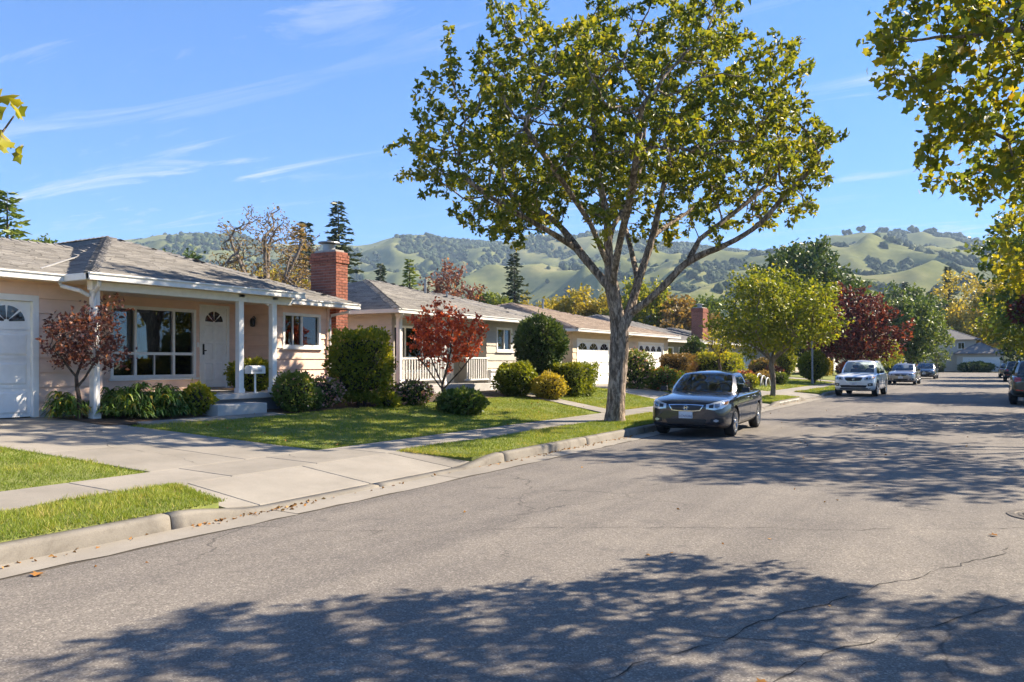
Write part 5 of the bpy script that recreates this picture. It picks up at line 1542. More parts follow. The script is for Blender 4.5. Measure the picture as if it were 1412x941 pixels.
bush('low dark green bush at the lawn edge right of red maple', -10.95, 15.85, 1.15, 0.56, LEAF_GREEN, 13, leaf=0.07, dens=650, mu=0.4)
bush('ball-headed dark green topiary tree before the greige house', -13.3, 23.9, 1.72, 2.62, LEAF_DEEP, 14, cat='topiary tree', name='topiary_tree', leaf=0.08, dens=620, lift=0.30, mu=0.55)
bush('broad yellow-tipped bush left of the ball-headed topiary', -13.1, 22.0, 1.3, 1.06, LEAF_LIME, 16, leaf=0.06, mu=0.22)
bush('bright yellow rounded bush in front of the topiary', -11.95, 22.1, 1.08, 0.80, LEAF_YELLOW, 17, leaf=0.055, mu=0.5)
bush('squared green hedge right of the bright yellow bush', -12.3, 24.2, 1.35, 1.1, LEAF_LIME, 18, shape='box', leaf=0.06, mu=0.25)
bush('narrow dark green shrub beside the first tan garage door', -13.0, 26.9, 0.55, 1.0, LEAF_GREEN, 19, leaf=0.06)
bush('tall rose bush with pale flowers right of the big trunk', -12.7, 31.1, 1.35, 1.6, LEAF_GREEN, 20, cat='rose bush', leaf=0.08, dens=300, rough=0.3, flowers=(PETAL, 0.12, 0.09), mu=0.6)
bush('low rose bush with reddish tips beside the tall rose bush', -12.0, 32.0, 1.4, 0.9, LEAF_GREEN, 21, cat='rose bush', leaf=0.07, dens=380, rough=0.25, flowers=(LEAF_RED, 0.10, 0.07), mu=0.5)
bush('second low rose bush nearer the brown box hedge', -12.3, 33.8, 1.3, 0.85, LEAF_GREEN, 22, cat='rose bush', leaf=0.07, dens=380, rough=0.25, flowers=(LEAF_RED, 0.12, 0.07), mu=0.5)
bush('tall brownish box hedge beside the second tan garage door', -13.0, 36.9, 1.45, 1.45, LEAF_RUST, 23, cat='hedge', name='hedge', shape='box', leaf=0.06, dens=700, mu=0.15)
bush('bright green box hedge seen above the navy sedan roof', -13.0, 43.8, 2.2, 1.55, LEAF_LIME, 24, cat='hedge', name='hedge', shape='box', depth=2.6, leaf=0.08, dens=420, mu=0.45)
bush('dark loose shrub before the olive house windows', -15.2, 46.0, 1.5, 2.4, LEAF_DEEP, 25, leaf=0.10, dens=250, rough=0.3, flowers=(PETAL, 0.03, 0.1))
bush('pinkish shrub between the brown box hedge and olive house', -14.6, 42.2, 1.7, 1.2, LEAF_BRONZE, 26, leaf=0.08, dens=320)
bush('clipped ball bush standing left of the white SUV', -9.75, 53.0, 1.75, 2.0, LEAF_LIME, 27, cat='topiary', name='ball_bush', leaf=0.08, dens=500, mu=0.3, lift=0.12, rough=0.05)
bush('green cone bush before the cream house garage', -13.4, 62.0, 1.5, 2.1, LEAF_LIME, 28, leaf=0.09, dens=320, mu=0.4)
for i, (x, y, w, h, lf, lb) in enumerate([
    (-11.0, 41.5, 1.1, 0.75, LEAF_BRONZE, 'reddish low shrub left of the second street tree trunk'),
    (-10.4, 40.0, 0.9, 0.65, LEAF_LIME, 'lime shrub behind the navy sedan rear'),
    (-10.8, 44.6, 1.1, 0.7, LEAF_RUST, 'rust-coloured low shrub right of the second street tree trunk'),
    (-10.4, 46.5, 1.0, 0.65, LEAF_GREEN, 'low green shrub between the rust shrub and ball bush'),
    (-11.2, 48.8, 1.2, 0.95, LEAF_BRONZE, 'bronze shrub behind the clipped ball bush'),
    (-12.8, 52.6, 1.8, 1.25, LEAF_RUST, 'broad rust shrub far left of the clipped ball bush'),
    (-12.2, 70.0, 1.6, 1.4, LEAF_YELLOW, 'yellow shrub right of the white SUV'),
    (-11.0, 75.0, 1.6, 1.2, LEAF_RED, 'orange-red shrub right of the white SUV'),
    (-11.5, 85.0, 1.8, 1.3, LEAF_GREEN, 'green shrub behind the silver sedan'),
    (-9.8, 100.0, 1.5, 1.2, LEAF_GREEN, 'low green shrub left of the far garage')]):
    bush(lb, x, y, w, h, lf, 60+i, leaf=0.09, dens=260)
for i, (x, y, w, h, lf, lb) in enumerate([(-2.2, 138.6, 4.2, 1.5, LEAF_DEEP, 'dark rounded bush in front of the far wide garage door'), (-7.4, 137.5, 2.0, 1.6, LEAF_DEEP, 'small dark bush left of the far wide garage'), (-9.6, 137, 1.8, 1.0, LEAF_BRONZE, 'dull reddish bush under the small far tree'), (2.4, 138.0, 2.4, 1.4, LEAF_GREEN, 'green bush right of the far wide garage'), (-13.5, 138, 3.0, 1.2, LEAF_LIME, 'yellow-green bush before the low white far house')]):
    bush(lb, x, y, w, h, lf, 80+i, leaf=0.22, dens=60, base=-0.05)

# ------------------------------------------------------------------ small ornamental trees
def small_tree(name, label, loc, seed, th, limbs, reach, rise, crown, leafm, barkm, step=0.14, leaf=0.07, n=40, per=16, sig=0.18, per_node=9, r_tip=0.004, cat='tree', mu=0.5, lobed=False, spread=0.05, group=None, infl=1.6, thr=3, droop=0.15, expo=2.05, flare=0.3, lean=0.05):
    nodes, par = simple_trunk(th, limbs, random.Random(seed), lean, reach, rise, 4)
    return leaf_tree(name, label, cat, loc, seed, (nodes, par), crown, step, leaf, leafm, barkm, per_node=per_node, r_tip=r_tip, expo=expo, flare=flare, n_clump=n, per_clump=per, sig=sig, infl=infl, kill=step, lobed=lobed, tint_mu=mu, spread=spread, group=group, thr=thr, droop=droop)
small_tree('sapling', 'purple-leaved sapling standing before the first white porch post', (-14.05, 8.25, 0.58), 41, 0.75, 4, 0.45, 0.55, dome(0.10, 0.08, 0.62, 0.62, 1.0, 2.08, 0.2), LEAF_BRONZE, BARK_D, 0.10, 0.075, 46, 12, 0.12, 6, 0.0035, 'tree', 0.45)
small_tree('maple_tree', 'small red-leaved maple in front of the greige porch', (-12.35, 17.0, 0.45), 42, 0.55, 5, 0.75, 0.9, dome(0.1, 0.1, 1.05, 1.05, 1.25, 2.55, 0.2, None, 0.3), LEAF_RED, BARK_D, 0.12, 0.08, 38, 14, 0.12, 7, 0.004, 'tree', 0.5, True)
small_tree('street_tree', 'small yellow-green street tree behind the navy sedan', (-7.75, 33.6, 0.17), 43, 1.5, 6, 1.4, 1.1, dome(0.05, 0.05, 2.25, 2.25, 2.15, 5.05, 0.2), LEAF_LIME, BARK_P, 0.24, 0.14, 100, 16, 0.30, 15, 0.006, 'tree', 0.32, False, 0.12, None, 2.4)
small_tree('plum_tree', 'dark purple-red plum tree above the white SUV', (-7.7, 54.0, 0.17), 44, 1.6, 6, 1.5, 1.3, dome(0.2, 0.2, 2.5, 2.5, 1.7, 5.7, 0.2), LEAF_PLUM, BARK_D, 0.32, 0.24, 80, 14, 0.4, 10, 0.008, 'tree', 0.5, False, 0.15, None, 2.6)
small_tree('street_tree', 'small yellow-green street tree above the silver sedan', (-8.6, 76.5, 0.17), 45, 1.3, 5, 1.0, 0.8, dome(0, 0, 1.7, 1.7, 1.2, 3.7, 0.2), LEAF_LIME, BARK_D, 0.3, 0.22, 36, 12, 0.3, 8, 0.008, 'tree', 0.4, False, 0.12, None, 2.4)
small_tree('street_tree', 'thin young tree in front of the far two-storey house', (-6.6, 124.5, 0.1), 46, 1.6, 4, 0.7, 0.8, dome(0, 0, 1.3, 1.3, 1.6, 4.0, 0.2), LEAF_GREEN, BARK_P, 0.3, 0.25, 24, 10, 0.3, 7, 0.012, 'tree', 0.5, False, 0.12, None, 2.4)
small_tree('sapling', 'spindly yellow sapling with bare stem before the olive house', (-11.5, 38.9, 0.4), 47, 1.5, 4, 0.35, 0.4, dome(0, 0, 0.65, 0.65, 1.5, 2.9, 0.2), LEAF_LIME, BARK_D, 0.2, 0.13, 20, 10, 0.18, 7, 0.012, 'tree', 0.7)
# ------------------------------------------------------------------ background trees
def big_tree(name, label, x, y, seed, H, rx, leafm, barkm=BARK_D, z0=None, n=70, leaf=0.42, per=13, group=None, belly=0.4, mu=0.45, base=0.5, sig=None, step=None, thr=3, inner=0.25, r_tip=0.012):
    th = H*0.22; nodes, par = simple_trunk(th, 6, random.Random(seed), 0.03, rx*0.45, H*0.25, 4)
    z0 = H*0.2 if z0 is None else z0
    sig = sig or rx*0.13; step = step or rx*0.11
    return leaf_tree(name, label, 'tree', (x, y, base), seed, (nodes, par), dome(0, 0, rx, rx, z0, H, inner, None, belly), step, leaf, leafm, barkm, per_node=per, r_tip=r_tip, expo=2.1, flare=0.4, n_clump=n, per_clump=12, sig=sig, infl=rx*1.1, kill=step, tint_mu=mu, spread=leaf*0.7, group=group, thr=thr)

def conifer(name, label, x, y, H, R, seed, group=None, base=0.5, sparse=1.0, leafm=None, rz=0):
    r = np.random.default_rng(seed)
    root = thing(name, label, 'tree', (x, y, base), rz, group)
    mb = MB(); mb.tube([(0, 0, -0.2), (0.03*H*0.3, 0, H*0.5), (0, 0, H)], [0.018*H+0.05, 0.011*H+0.02, 0.01], 8); mb.build('trunk', BARK_D, root, local=True)
    B, D, Tn = [], [], []
    Sz = []
    nb = int(8.5*H*sparse)
    for i in range(nb):
        t = (i+r.random())/nb; z = H*(0.12 + 0.88*t**0.92)
        L = R*(1-t)**0.85*(0.45+0.75*r.random()) + 0.10
        a = i*2.39996 + r.normal(0, 0.3)
        k = max(3, int(L/0.16))
        for q in range(k):
            s_ = (q+0.5)/k
            p = np.array([math.cos(a)*L*s_, math.sin(a)*L*s_, z - 0.45*L*s_ + 0.30*L*s_*s_])
            for e in (-1, 1, 0):
                B.append(p + r.normal(0, 0.03, 3)); an = a + e*1.0
                D.append([math.cos(an), math.sin(an), -0.12 + 0.2*r.random()]); Tn.append(0.35+0.45*s_+r.normal(0, 0.12))
                Sz.append(1.0)
    B = np.array(B); D = np.array(D); Tn = np.clip(np.array(Tn), 0, 1)
    obj('crown', leaves_mesh('crown', B, D, 0.30+0.014*H, leafm or LEAF_PINE, r, Tn, asp=0.40, rand=0.16, fold=0.1), root, True)
    return root

# behind the pink house
r_ = random.Random(9)
def autumn():
    nodes, par = [(0, 0, 0), (0, 0, 1.2), (0.1, 0, 2.4), (0.1, 0.05, 3.4)], [-1, 0, 1, 2]
    for i in range(8):
        a = 6.28*i/8; p = 3 if i % 2 else 2; x, y, z = nodes[p]
        for k in range(4):
            x += math.cos(a)*0.5; y += math.sin(a)*0.5; z += 1.15
            nodes.append((x, y, z)); par.append(p); p = len(nodes)-1
    leaf_tree('autumn_tree', 'nearly bare brown autumn tree behind the pink house roof', 'tree', (-35.5, 31.6, 0.5), 33, (nodes, par), dome(0, 0, 3.1, 3.1, 3.6, 10.0, 0.2), 0.26, 0.16, LEAF_RUST, BARK_P, per_node=2, r_tip=0.017, expo=2.15, flare=0.3, n_clump=110, per_clump=13, sig=0.32, infl=3.0, kill=0.25, thr=4, spread=0.16, tint_mu=0.5)
autumn()
conifer('spruce_tree', 'tall slender spruce behind the brick chimney', -45.0, 47.6, 14.0, 3.2, 51, sparse=0.9)
conifer('spruce_tree', 'thinner spruce just left of the tall chimney spruce', -47.5, 46.5, 12.4, 2.2, 52, sparse=0.9)
conifer('pine_tree', 'loose olive pine between autumn tree and chimney', -45.8, 44.2, 11.8, 2.6, 53, sparse=0.7, leafm=LEAF_RUST)
big_tree('dark_tree', 'dark evergreen tip rising left of the autumn tree', -41.5, 31.0, 54, 7.9, 2.0, LEAF_DEEP, leaf=0.3, n=40)
conifer('pine_tree', 'olive-green pine at the left frame edge above the garage roof', -42.0, 21.0, 9.6, 2.8, 55, leafm=LEAF_GREEN)
big_tree('distant_tree', 'tiny tree tip above the pink garage ridge', -47.0, 25.4, 56, 9.2, 1.0, LEAF_GREEN, leaf=0.25, n=20)
big_tree('yellow_tree', 'yellow-green tree low behind the autumn tree branches', -44.0, 40.5, 57, 7.4, 3.6, LEAF_YELLOW, leaf=0.3, mu=0.35)
big_tree('yellow_tree', 'yellow-green tree peeping over the roof left of the brick chimney', -38.0, 37.5, 58, 6.4, 2.6, LEAF_YELLOW, leaf=0.28, mu=0.3)
# behind the greige and tan houses
conifer('fir_tree', 'tiny fir above the greige ridge, left of a pair', -52, 61, 10.8, 1.3, 61)
conifer('fir_tree', 'bushier fir above the greige ridge, right of a pair', -48, 60.5, 10.9, 1.9, 62, leafm=LEAF_GREEN)
big_tree('rust_tree', 'dull red tree rising behind the greige house roof', -40, 56, 63, 9.2, 3.0, LEAF_BRONZE, leaf=0.3, mu=0.6, per=7)
conifer('fir_tree', 'broad dark fir behind the greige house roof', -42, 70, 12.3, 2.9, 64)
big_tree('olive_tree', 'olive tree just left of the broad dark fir', -43, 67, 65, 8.4, 2.4, LEAF_GREEN, leaf=0.35, mu=0.7)
for i, (x, y, H, R, lf, lb) in enumerate([
    (-44.5, 80, 8.2, 3.4, LEAF_YELLOW, 'left golden tree of the row behind the tan house'),
    (-42.0, 84, 9.2, 3.6, LEAF_YELLOW, 'golden tree left of the big trunk, behind the tan house'),
    (-38.5, 86, 8.6, 3.6, LEAF_YELLOW, 'golden tree hidden partly by the big trunk'),
    (-31.5, 79, 9.6, 3.7, LEAF_LIME, 'green domed tree right of the big trunk fork'),
    (-29.5, 92, 8.2, 3.2, LEAF_GREEN, 'green tree behind the slate roof chimney'),
    (-27.0, 78, 7.2, 3.0, LEAF_RUST, 'brownish tree right of the slate roof chimney')]):
    big_tree('backyard_tree', lb, x, y, 100+i, H, R, lf, leaf=0.4, mu=0.45)
big_tree('evergreen_tree', 'tall dark evergreen behind the small yellow-green street tree', -14.0, 71.5, 71, 11.2, 4.3, LEAF_DEEP, leaf=0.38, n=110, per=14, mu=0.5, belly=0.45)
big_tree('evergreen_tree', 'lower green tree right of the tall dark evergreen', -12.6, 77, 72, 8.6, 3.2, LEAF_GREEN, leaf=0.4, mu=0.55)
big_tree('round_tree', 'large round dark green tree at the end of the left kerb', -8.0, 100, 73, 7.9, 3.5, LEAF_GREEN, leaf=0.36, n=95, per=15, z0=1.8, mu=0.42)
big_tree('round_tree', 'second dark green tree behind the large round tree', -10.5, 128, 74, 11.8, 4.6, LEAF_GREEN, leaf=0.5, n=90, mu=0.3)
for i, (x, y, H, R, lf, mu, lb) in enumerate([
    (-4.0, 168, 17.0, 6.6, LEAF_YELLOW, 0.5, 'tall pale golden tree behind the far two-storey house'),
    (1.5, 165, 15.5, 6.0, LEAF_YELLOW, 0.4, 'golden tree behind the far wide garage'),
    (-6.0, 160, 10.8, 4.2, LEAF_YELLOW, 0.65, 'rounded golden tree just above the far garage roof'),
    (-13.5, 160, 11.5, 4.6, LEAF_YELLOW, 0.3, 'yellow-olive tree right of the large round tree'),
    (-19, 150, 10.5, 4.5, LEAF_GREEN, 0.6, 'green tree above the low white far house'),
    (-25, 150, 11.0, 5.0, LEAF_RUST, 0.35, 'rusty tree right of the palm'),
    (-31, 148, 10.0, 5.0, LEAF_LIME, 0.3, 'green-yellow tree left below the palm')]):
    big_tree('far_tree', lb, x, y, 120+i, H, R, lf, leaf=0.55, mu=mu, base=0.0, n=60, per=11)
conifer('fir_tree', 'dark fir right of the palm above the far rooftops', -13.0, 152, 15.2, 2.6, 66, base=0)
conifer('fir_tree', 'dark pointed fir above the golden trees at street end', -7.5, 176, 20.0, 3.2, 67, base=0)
conifer('fir_tree', 'small fir tip between the two far dark firs', -10.5, 172, 15.0, 2.2, 68, base=0)
# right side of the street, beyond the near trees
big_tree('street_tree', 'dark green tree at right edge above the plum foliage', 3.9, 47, 81, 9.5, 4.4, LEAF_GREEN, leaf=0.3, n=100, per=14, mu=0.45, z0=2.6)
big_tree('plum_tree', 'dark plum tree at right edge above the parked SUV', 3.5, 40, 82, 4.9, 2.6, LEAF_PLUM, leaf=0.22, n=70, per=12, z0=1.9, mu=0.45)
big_tree('street_tree', 'yellow-green tree at right behind the plum foliage', 3.4, 66, 83, 7.0, 3.6, LEAF_LIME, leaf=0.3, n=70, mu=0.45, z0=2.2)
big_tree('street_tree', 'dark tree right of the far wide garage', 4.6, 98, 84, 8.2, 4.2, LEAF_DEEP, leaf=0.4, mu=0.5)
big_tree('street_tree', 'yellow-topped tree right beyond the far garage roof', 7.5, 150, 85, 14.0, 5.5, LEAF_LIME, leaf=0.5, mu=0.5, base=0)
big_tree('street_tree', 'leafy tree on the right kerb past the yellow-green one', 4.2, 82, 86, 8.0, 3.8, LEAF_GREEN, leaf=0.35, mu=0.55, z0=2.2)

def palm(label, x, y, H, seed):
    r = np.random.default_rng(seed); root = thing('palm_tree', label, 'tree', (x, y, 0.3))
    mb = MB(); mb.tube([(0, 0, -0.2), (0.1, 0, H*0.5), (0, 0, H)], [0.32, 0.24, 0.22], 10); mb.build('trunk', BARK_D, root, local=True)
    V, F, T = [], [], []; k0 = 0
    for i in range(34):
        a = i*2.4; el = r.uniform(-0.5, 1.25); L = r.uniform(1.5, 2.1)
        for s_ in range(10):
            t = (s_+1)/10
            c = np.array([math.cos(a)*L*t*math.cos(el*0.6), math.sin(a)*L*t*math.cos(el*0.6), H + L*t*math.sin(el) - 0.75*L*t*t])
            for sd in (-1, 1):
                d = np.array([math.cos(a+sd*0.9), math.sin(a+sd*0.9), -0.35])*0.55*(1.15-t)
                w_ = np.array([math.cos(a), math.sin(a), 0])*0.07
                V += [c-w_, c+w_, c+d]; F.append([k0, k0+1, k0+2]); k0 += 3; T.append(np.clip(r.normal(0.5, 0.2), 0, 1))
    obj('crown', mesh_from('crown', np.array(V), np.array(F), [LEAF_GREEN], tint=np.array(T)), root, True)
palm('lone palm standing tall above the plum tree against hills', -17.5, 140, 14.2, 5)

# ------------------------------------------------------------------ hills with oak woods
def vnoise(x, y, seed):
    xi, yi = np.floor(x).astype(int), np.floor(y).astype(int); xf, yf = x-xi, y-yi
    u, v = xf*xf*(3-2*xf), yf*yf*(3-2*yf)
    def h(a, b):
        n = (a*374761393 + b*668265263 + seed*1442695041) & 0x7fffffff
        n = ((n ^ (n >> 13))*1274126177) & 0x7fffffff
        return ((n ^ (n >> 16)) & 0xffff)/65535.0
    return (h(xi, yi)*(1-u)+h(xi+1, yi)*u)*(1-v) + (h(xi, yi+1)*(1-u)+h(xi+1, yi+1)*u)*v
def fbm(x, y, seed, oct_=4, ridged=False):
    s_, a = 0, 0.5; tot = 0
    for o in range(oct_):
        n = vnoise(x*2**o, y*2**o, seed+o*17)
        if ridged: n = 1-np.abs(2*n-1)
        s_ = s_ + a*n; tot += a; a *= 0.5
    return s_/tot
def az_dir(az): return np.sin(az), np.cos(az)    # az measured from +y toward +x
# ridge elevation (tangent) by azimuth relative to camera axis, read from the skyline
SK_PX = np.array([-500, 0, 110, 170, 250, 330, 420, 490, 545, 600, 700, 790, 870, 950, 1040, 1130, 1200, 1300, 1360, 1420, 1900])
SK_E = np.array([330, 352, 346, 334, 326, 333, 338, 334, 325, 328, 337, 341, 336, 338, 344, 335, 329, 326, 333, 340, 330])
sk_az = np.arctan((SK_PX-706)/1100.0) - TH
sk_t = (499-SK_E)/1100.0
def hill_h(x, y):
    rr = np.hypot(x, y); az = np.arctan2(x, y)
    cosr = np.cos(az + TH)                       # depth along the view axis
    crest = np.interp(az, sk_az, sk_t)*1600*np.maximum(cosr, 0.3)
    r0, r1 = 430.0, 1600.0
    t = np.clip((rr-r0)/(r1-r0), 0, 1.35)
    prof = np.where(t < 1, t**1.35, 1-(t-1)*1.6)
    wx = x + 90*(fbm(x/260, y/260, 5)-0.5); wy = y + 90*(fbm(x/260, y/260, 9)-0.5)
    spur = fbm(wx/420, wy/420, 21, 4, True)
    sp2 = fbm(wx/150, wy/150, 41, 3, True)
    amp = np.clip(t*4, 0, 1)*np.clip((1.06-t)*3.0, 0, 1)
    h = crest*(prof + amp*(0.80*(spur-0.62) + 0.19*(sp2-0.6)))
    front = 26*np.clip((rr-330)/150, 0, 1)*np.clip((900-rr)/350, 0, 1)*fbm(x/180, y/180, 77, 3)
    return np.maximum(h + front, -3) - 1.0
na, nr = 420, 230
azs = np.linspace(rad(-84), rad(20), na); rs = 330 + (2150-330)*np.linspace(0, 1, nr)**1.15
AZ, RS = np.meshgrid(azs, rs, indexing='ij')
HX, HY = RS*np.sin(AZ), RS*np.cos(AZ); HZ = hill_h(HX, HY)
V = np.stack([HX, HY, HZ], -1).reshape(-1, 3)
i = (np.arange(na-1)[:, None]*nr + np.arange(nr-1)[None]).ravel()
F = np.stack([i, i+nr, i+nr+1, i+1], 1)
def hillmat():
    m, nt, p = newmat('hill_grass')
    v = coords(nt)
    f = noise(nt, v, 0.010, 7, 0.6)
    col = ramp(nt, f, [(0.30, (0.10, 0.12, 0.04)), (0.5, (0.17, 0.18, 0.065)), (0.72, (0.27, 0.245, 0.11))])
    f2 = noise(nt, v, 0.09, 8, 0.7)
    col = mixc(nt, 1.0, col, ramp(nt, f2, [(0.3, (0.68, 0.72, 0.72)), (0.7, (1.16, 1.12, 1.06))]), 'MULTIPLY')
    nt.links.new(col, p.inputs['Base Color']); S(p, 'Roughness', 1.0); S(p, 'Specular IOR Level', 0.05)
    return m
tag(obj('hills', mesh_from('hills', V, F, [hillmat()], True)), kind='structure')

OAKM = leafmat('oak_wood', [(0.0, (0.022, 0.040, 0.016)), (0.6, (0.045, 0.070, 0.024)), (1.0, (0.085, 0.10, 0.034))], 0.1, 0.8, 0.1)
def blob_mesh(r, n_u=6, n_v=4):
    vv = []
    for a in range(n_v+1):
        for b in range(n_u):
            t, p = math.pi*a/n_v, 2*math.pi*b/n_u
            s_ = 1 + r.normal(0, 0.17)
            vv.append((math.sin(t)*math.cos(p)*s_, math.sin(t)*math.sin(p)*s_, math.cos(t)*s_*0.85))
    ff = []
    for a in range(n_v):
        for b in range(n_u): ff.append((a*n_u+b, a*n_u+(b+1) % n_u, (a+1)*n_u+(b+1) % n_u, (a+1)*n_u+b))
    return np.array(vv), np.array(ff)
def woods():
    r = np.random.default_rng(77)
    variants = [blob_mesh(r) for _ in range(12)]
    N = 58000
    az = r.uniform(rad(-68), rad(6), N); rr = np.sqrt(r.uniform(340**2, 1750**2, N))
    x, y = rr*np.sin(az), rr*np.cos(az)
    e = 14.0
    hz = hill_h(x, y)
    lap = (hill_h(x+35, y)+hill_h(x-35, y)+hill_h(x, y+35)+hill_h(x, y-35))/4 - hz     # >0 in hollows
    gx_, gy_ = (hill_h(x+e, y)-hill_h(x-e, y))/(2*e), (hill_h(x, y+e)-hill_h(x, y-e))/(2*e)
    north = -(gx_*SUN_AZ.x + gy_*SUN_AZ.y)          # slopes that face away from the sun keep their woods
    wn = fbm(x/130, y/130, 301, 4)
    score = 0.9*np.tanh(lap/2.2) + 1.1*np.tanh(-north*3.5)*-1 + 2.6*(wn-0.52)
    low = np.clip((620-rr)/220, 0, 1)
    ok = (score + 0.9*low + r.normal(0, 0.12, N) > -0.38) & (hz > -0.5)
    sparse = (r.random(N) < 0.006) & (hz > 2)
    sel = np.where(ok | sparse)[0][:32000]
    V, F, T = [], [], []; nv = 0
    for k in sel:
        bv, bf = variants[r.integers(12)]
        s_ = r.uniform(2.6, 5.4); a = r.random()*6.28; ca, sa = math.cos(a), math.sin(a)
        p = bv*s_; q = np.stack([p[:, 0]*ca-p[:, 1]*sa + x[k], p[:, 0]*sa+p[:, 1]*ca + y[k], p[:, 2] + hz[k] + s_*0.45], 1)
        V.append(q); F.append(bf+nv); nv += len(bv); T.append(np.clip(np.full(len(bf), r.normal(0.5, 0.25)) + r.normal(0, 0.1, len(bf)), 0, 1))
    o = obj('oak_woods', mesh_from('oak_woods', np.concatenate(V), np.concatenate(F), [OAKM], True, tint=np.concatenate(T)))
    tag(o, 'hazy dark oak woods filling the hollows of the hills', 'woods', kind='stuff')
    return len(sel)
NW = woods()
print('oaks', NW)
# single oaks that stand out along the skyline
def ridge_oak(px, seed, s_, label):
    az = math.atan((px-706)/1100.0) - TH; rr = 1600.0
    best = max((float(hill_h(np.array([d*math.sin(az)]), np.array([d*math.cos(az)]))[0])/d, d) for d in np.arange(1100, 1900, 20.0))
    d = best[1]; x, y = d*math.sin(az), d*math.cos(az); z = float(hill_h(np.array([x]), np.array([y]))[0])
    r = np.random.default_rng(seed)
    root = thing('oak_tree', label, 'tree', (x, y, z-1), 0, 'oaks along the skyline')
    mb = MB(); mb.tube([(0, 0, -2), (0.3, 0, s_*0.8)], [s_*0.12, s_*0.08], 6); mb.build('trunk', BARK_D, root, local=True)
    V, F, T = [], [], []; nv = 0
    for k in range(7):
        bv, bf = blob_mesh(r); c = r.normal(0, 0.55, 3)*np.array([s_, s_, s_*0.3]); q = bv*s_*r.uniform(0.5, 0.8) + c + np.array([0, 0, s_*1.05])
        V.append(q); F.append(bf+nv); nv += len(bv); T.append(np.clip(r.normal(0.4, 0.15, len(bf)), 0, 1))
    obj('crown', mesh_from('crown', np.concatenate(V), np.concatenate(F), [OAKM], True, tint=np.concatenate(T)), root, True)
for k, (px, s_) in enumerate([(1169, 6), (1187, 6.5), (1216, 6), (1240, 6), (1260, 7), (1285, 6.5), (1306, 6), (1322, 6)]):
    ridge_oak(px, 200+k, s_, ['leftmost', 'second', 'third', 'fourth', 'fifth', 'sixth', 'seventh', 'rightmost'][k] + ' of the eight round oaks on the right skyline')
# ------------------------------------------------------------------ cars
def paint(name, c, metal=0.4, rough=0.28):
    if name in MATS: return MATS[name]
    m, nt, p = newmat(name)
    v = coords(nt, (1, 1, 1), 'Object')
    f = noise(nt, v, 3, 4)
    col = ramp(nt, f, [(0.3, tuple(x*0.9 for x in c)), (0.7, tuple(min(1, x*1.1) for x in c))])
    nt.links.new(col, p.inputs['Base Color'])
    S(p, 'Metallic', metal); S(p, 'Roughness', rough); S(p, 'Coat Weight', 1.0); S(p, 'Coat Roughness', 0.02); S(p, 'Specular IOR Level', 0.5)
    MATS[name] = m
    return m
CHROME = flat('chrome', (0.62, 0.63, 0.64), 0.12, 0.5, 1.0)
ALLOY = flat('alloy', (0.50, 0.51, 0.52), 0.25, 0.5, 0.9)
RUBBER = flat('rubber', (0.018, 0.018, 0.018), 0.85)
BLACKP = flat('black_plastic', (0.014, 0.014, 0.015), 0.45)
LENS = flat('lamp_lens', (0.52, 0.55, 0.58), 0.08, 0.7, 0.35, 1.0)
AMBER = flat('amber_lens', (0.62, 0.22, 0.07), 0.15, 0.6, 0.0, 1.0)
REDL = flat('red_lens', (0.33, 0.018, 0.012), 0.12, 0.6, 0.0, 1.0)
PLATE = flat('plate_white', (0.62, 0.64, 0.66), 0.5)
PLATEINK = flat('plate_ink', (0.05, 0.07, 0.16), 0.5)
SEAT = flat('seat_fabric', (0.16, 0.165, 0.17), 0.85)
CARGLASS = glassmat('car_glass', (0.74, 0.82, 0.84))

SEDAN = dict(L=4.76, wr=0.325, ax=(0.93, 3.70), tw=0.22,
    st=[(0.00,.58,.33,.67,.70),(0.03,.71,.25,.745,.775),(0.12,.80,.20,.79,.83),(0.30,.865,.18,.83,.885),(0.60,.905,.18,.865,.93),(0.95,.915,.18,.895,.965),(1.30,.915,.18,.92,.985),(1.60,.915,.18,.93,.985),(2.40,.92,.18,.945,.975),(3.20,.92,.19,.955,.98),(3.80,.91,.20,.965,.995),(4.20,.885,.22,.97,1.01),(4.50,.85,.25,.95,.99),(4.70,.79,.32,.89,.93),(4.76,.69,.42,.80,.84)],
    gh=[((0,1.18,.955),(0,1.98,1.43),'g'),((.42,1.23,.955),(.36,2.00,1.425),'g'),((.70,1.38,.945),(.565,2.06,1.405),'p'),((.79,1.50,.935),(.615,2.12,1.39),'g'),((.83,2.48,.925),(.645,2.58,1.42),'p'),((.83,2.57,.925),(.645,2.65,1.42),'g'),((.80,3.58,.94),(.605,3.22,1.395),'p'),((.72,3.99,.97),(.555,3.38,1.38),'g'),((.42,4.14,.98),(.36,3.44,1.41),'g'),((0,4.18,.98),(0,3.46,1.415),'')])
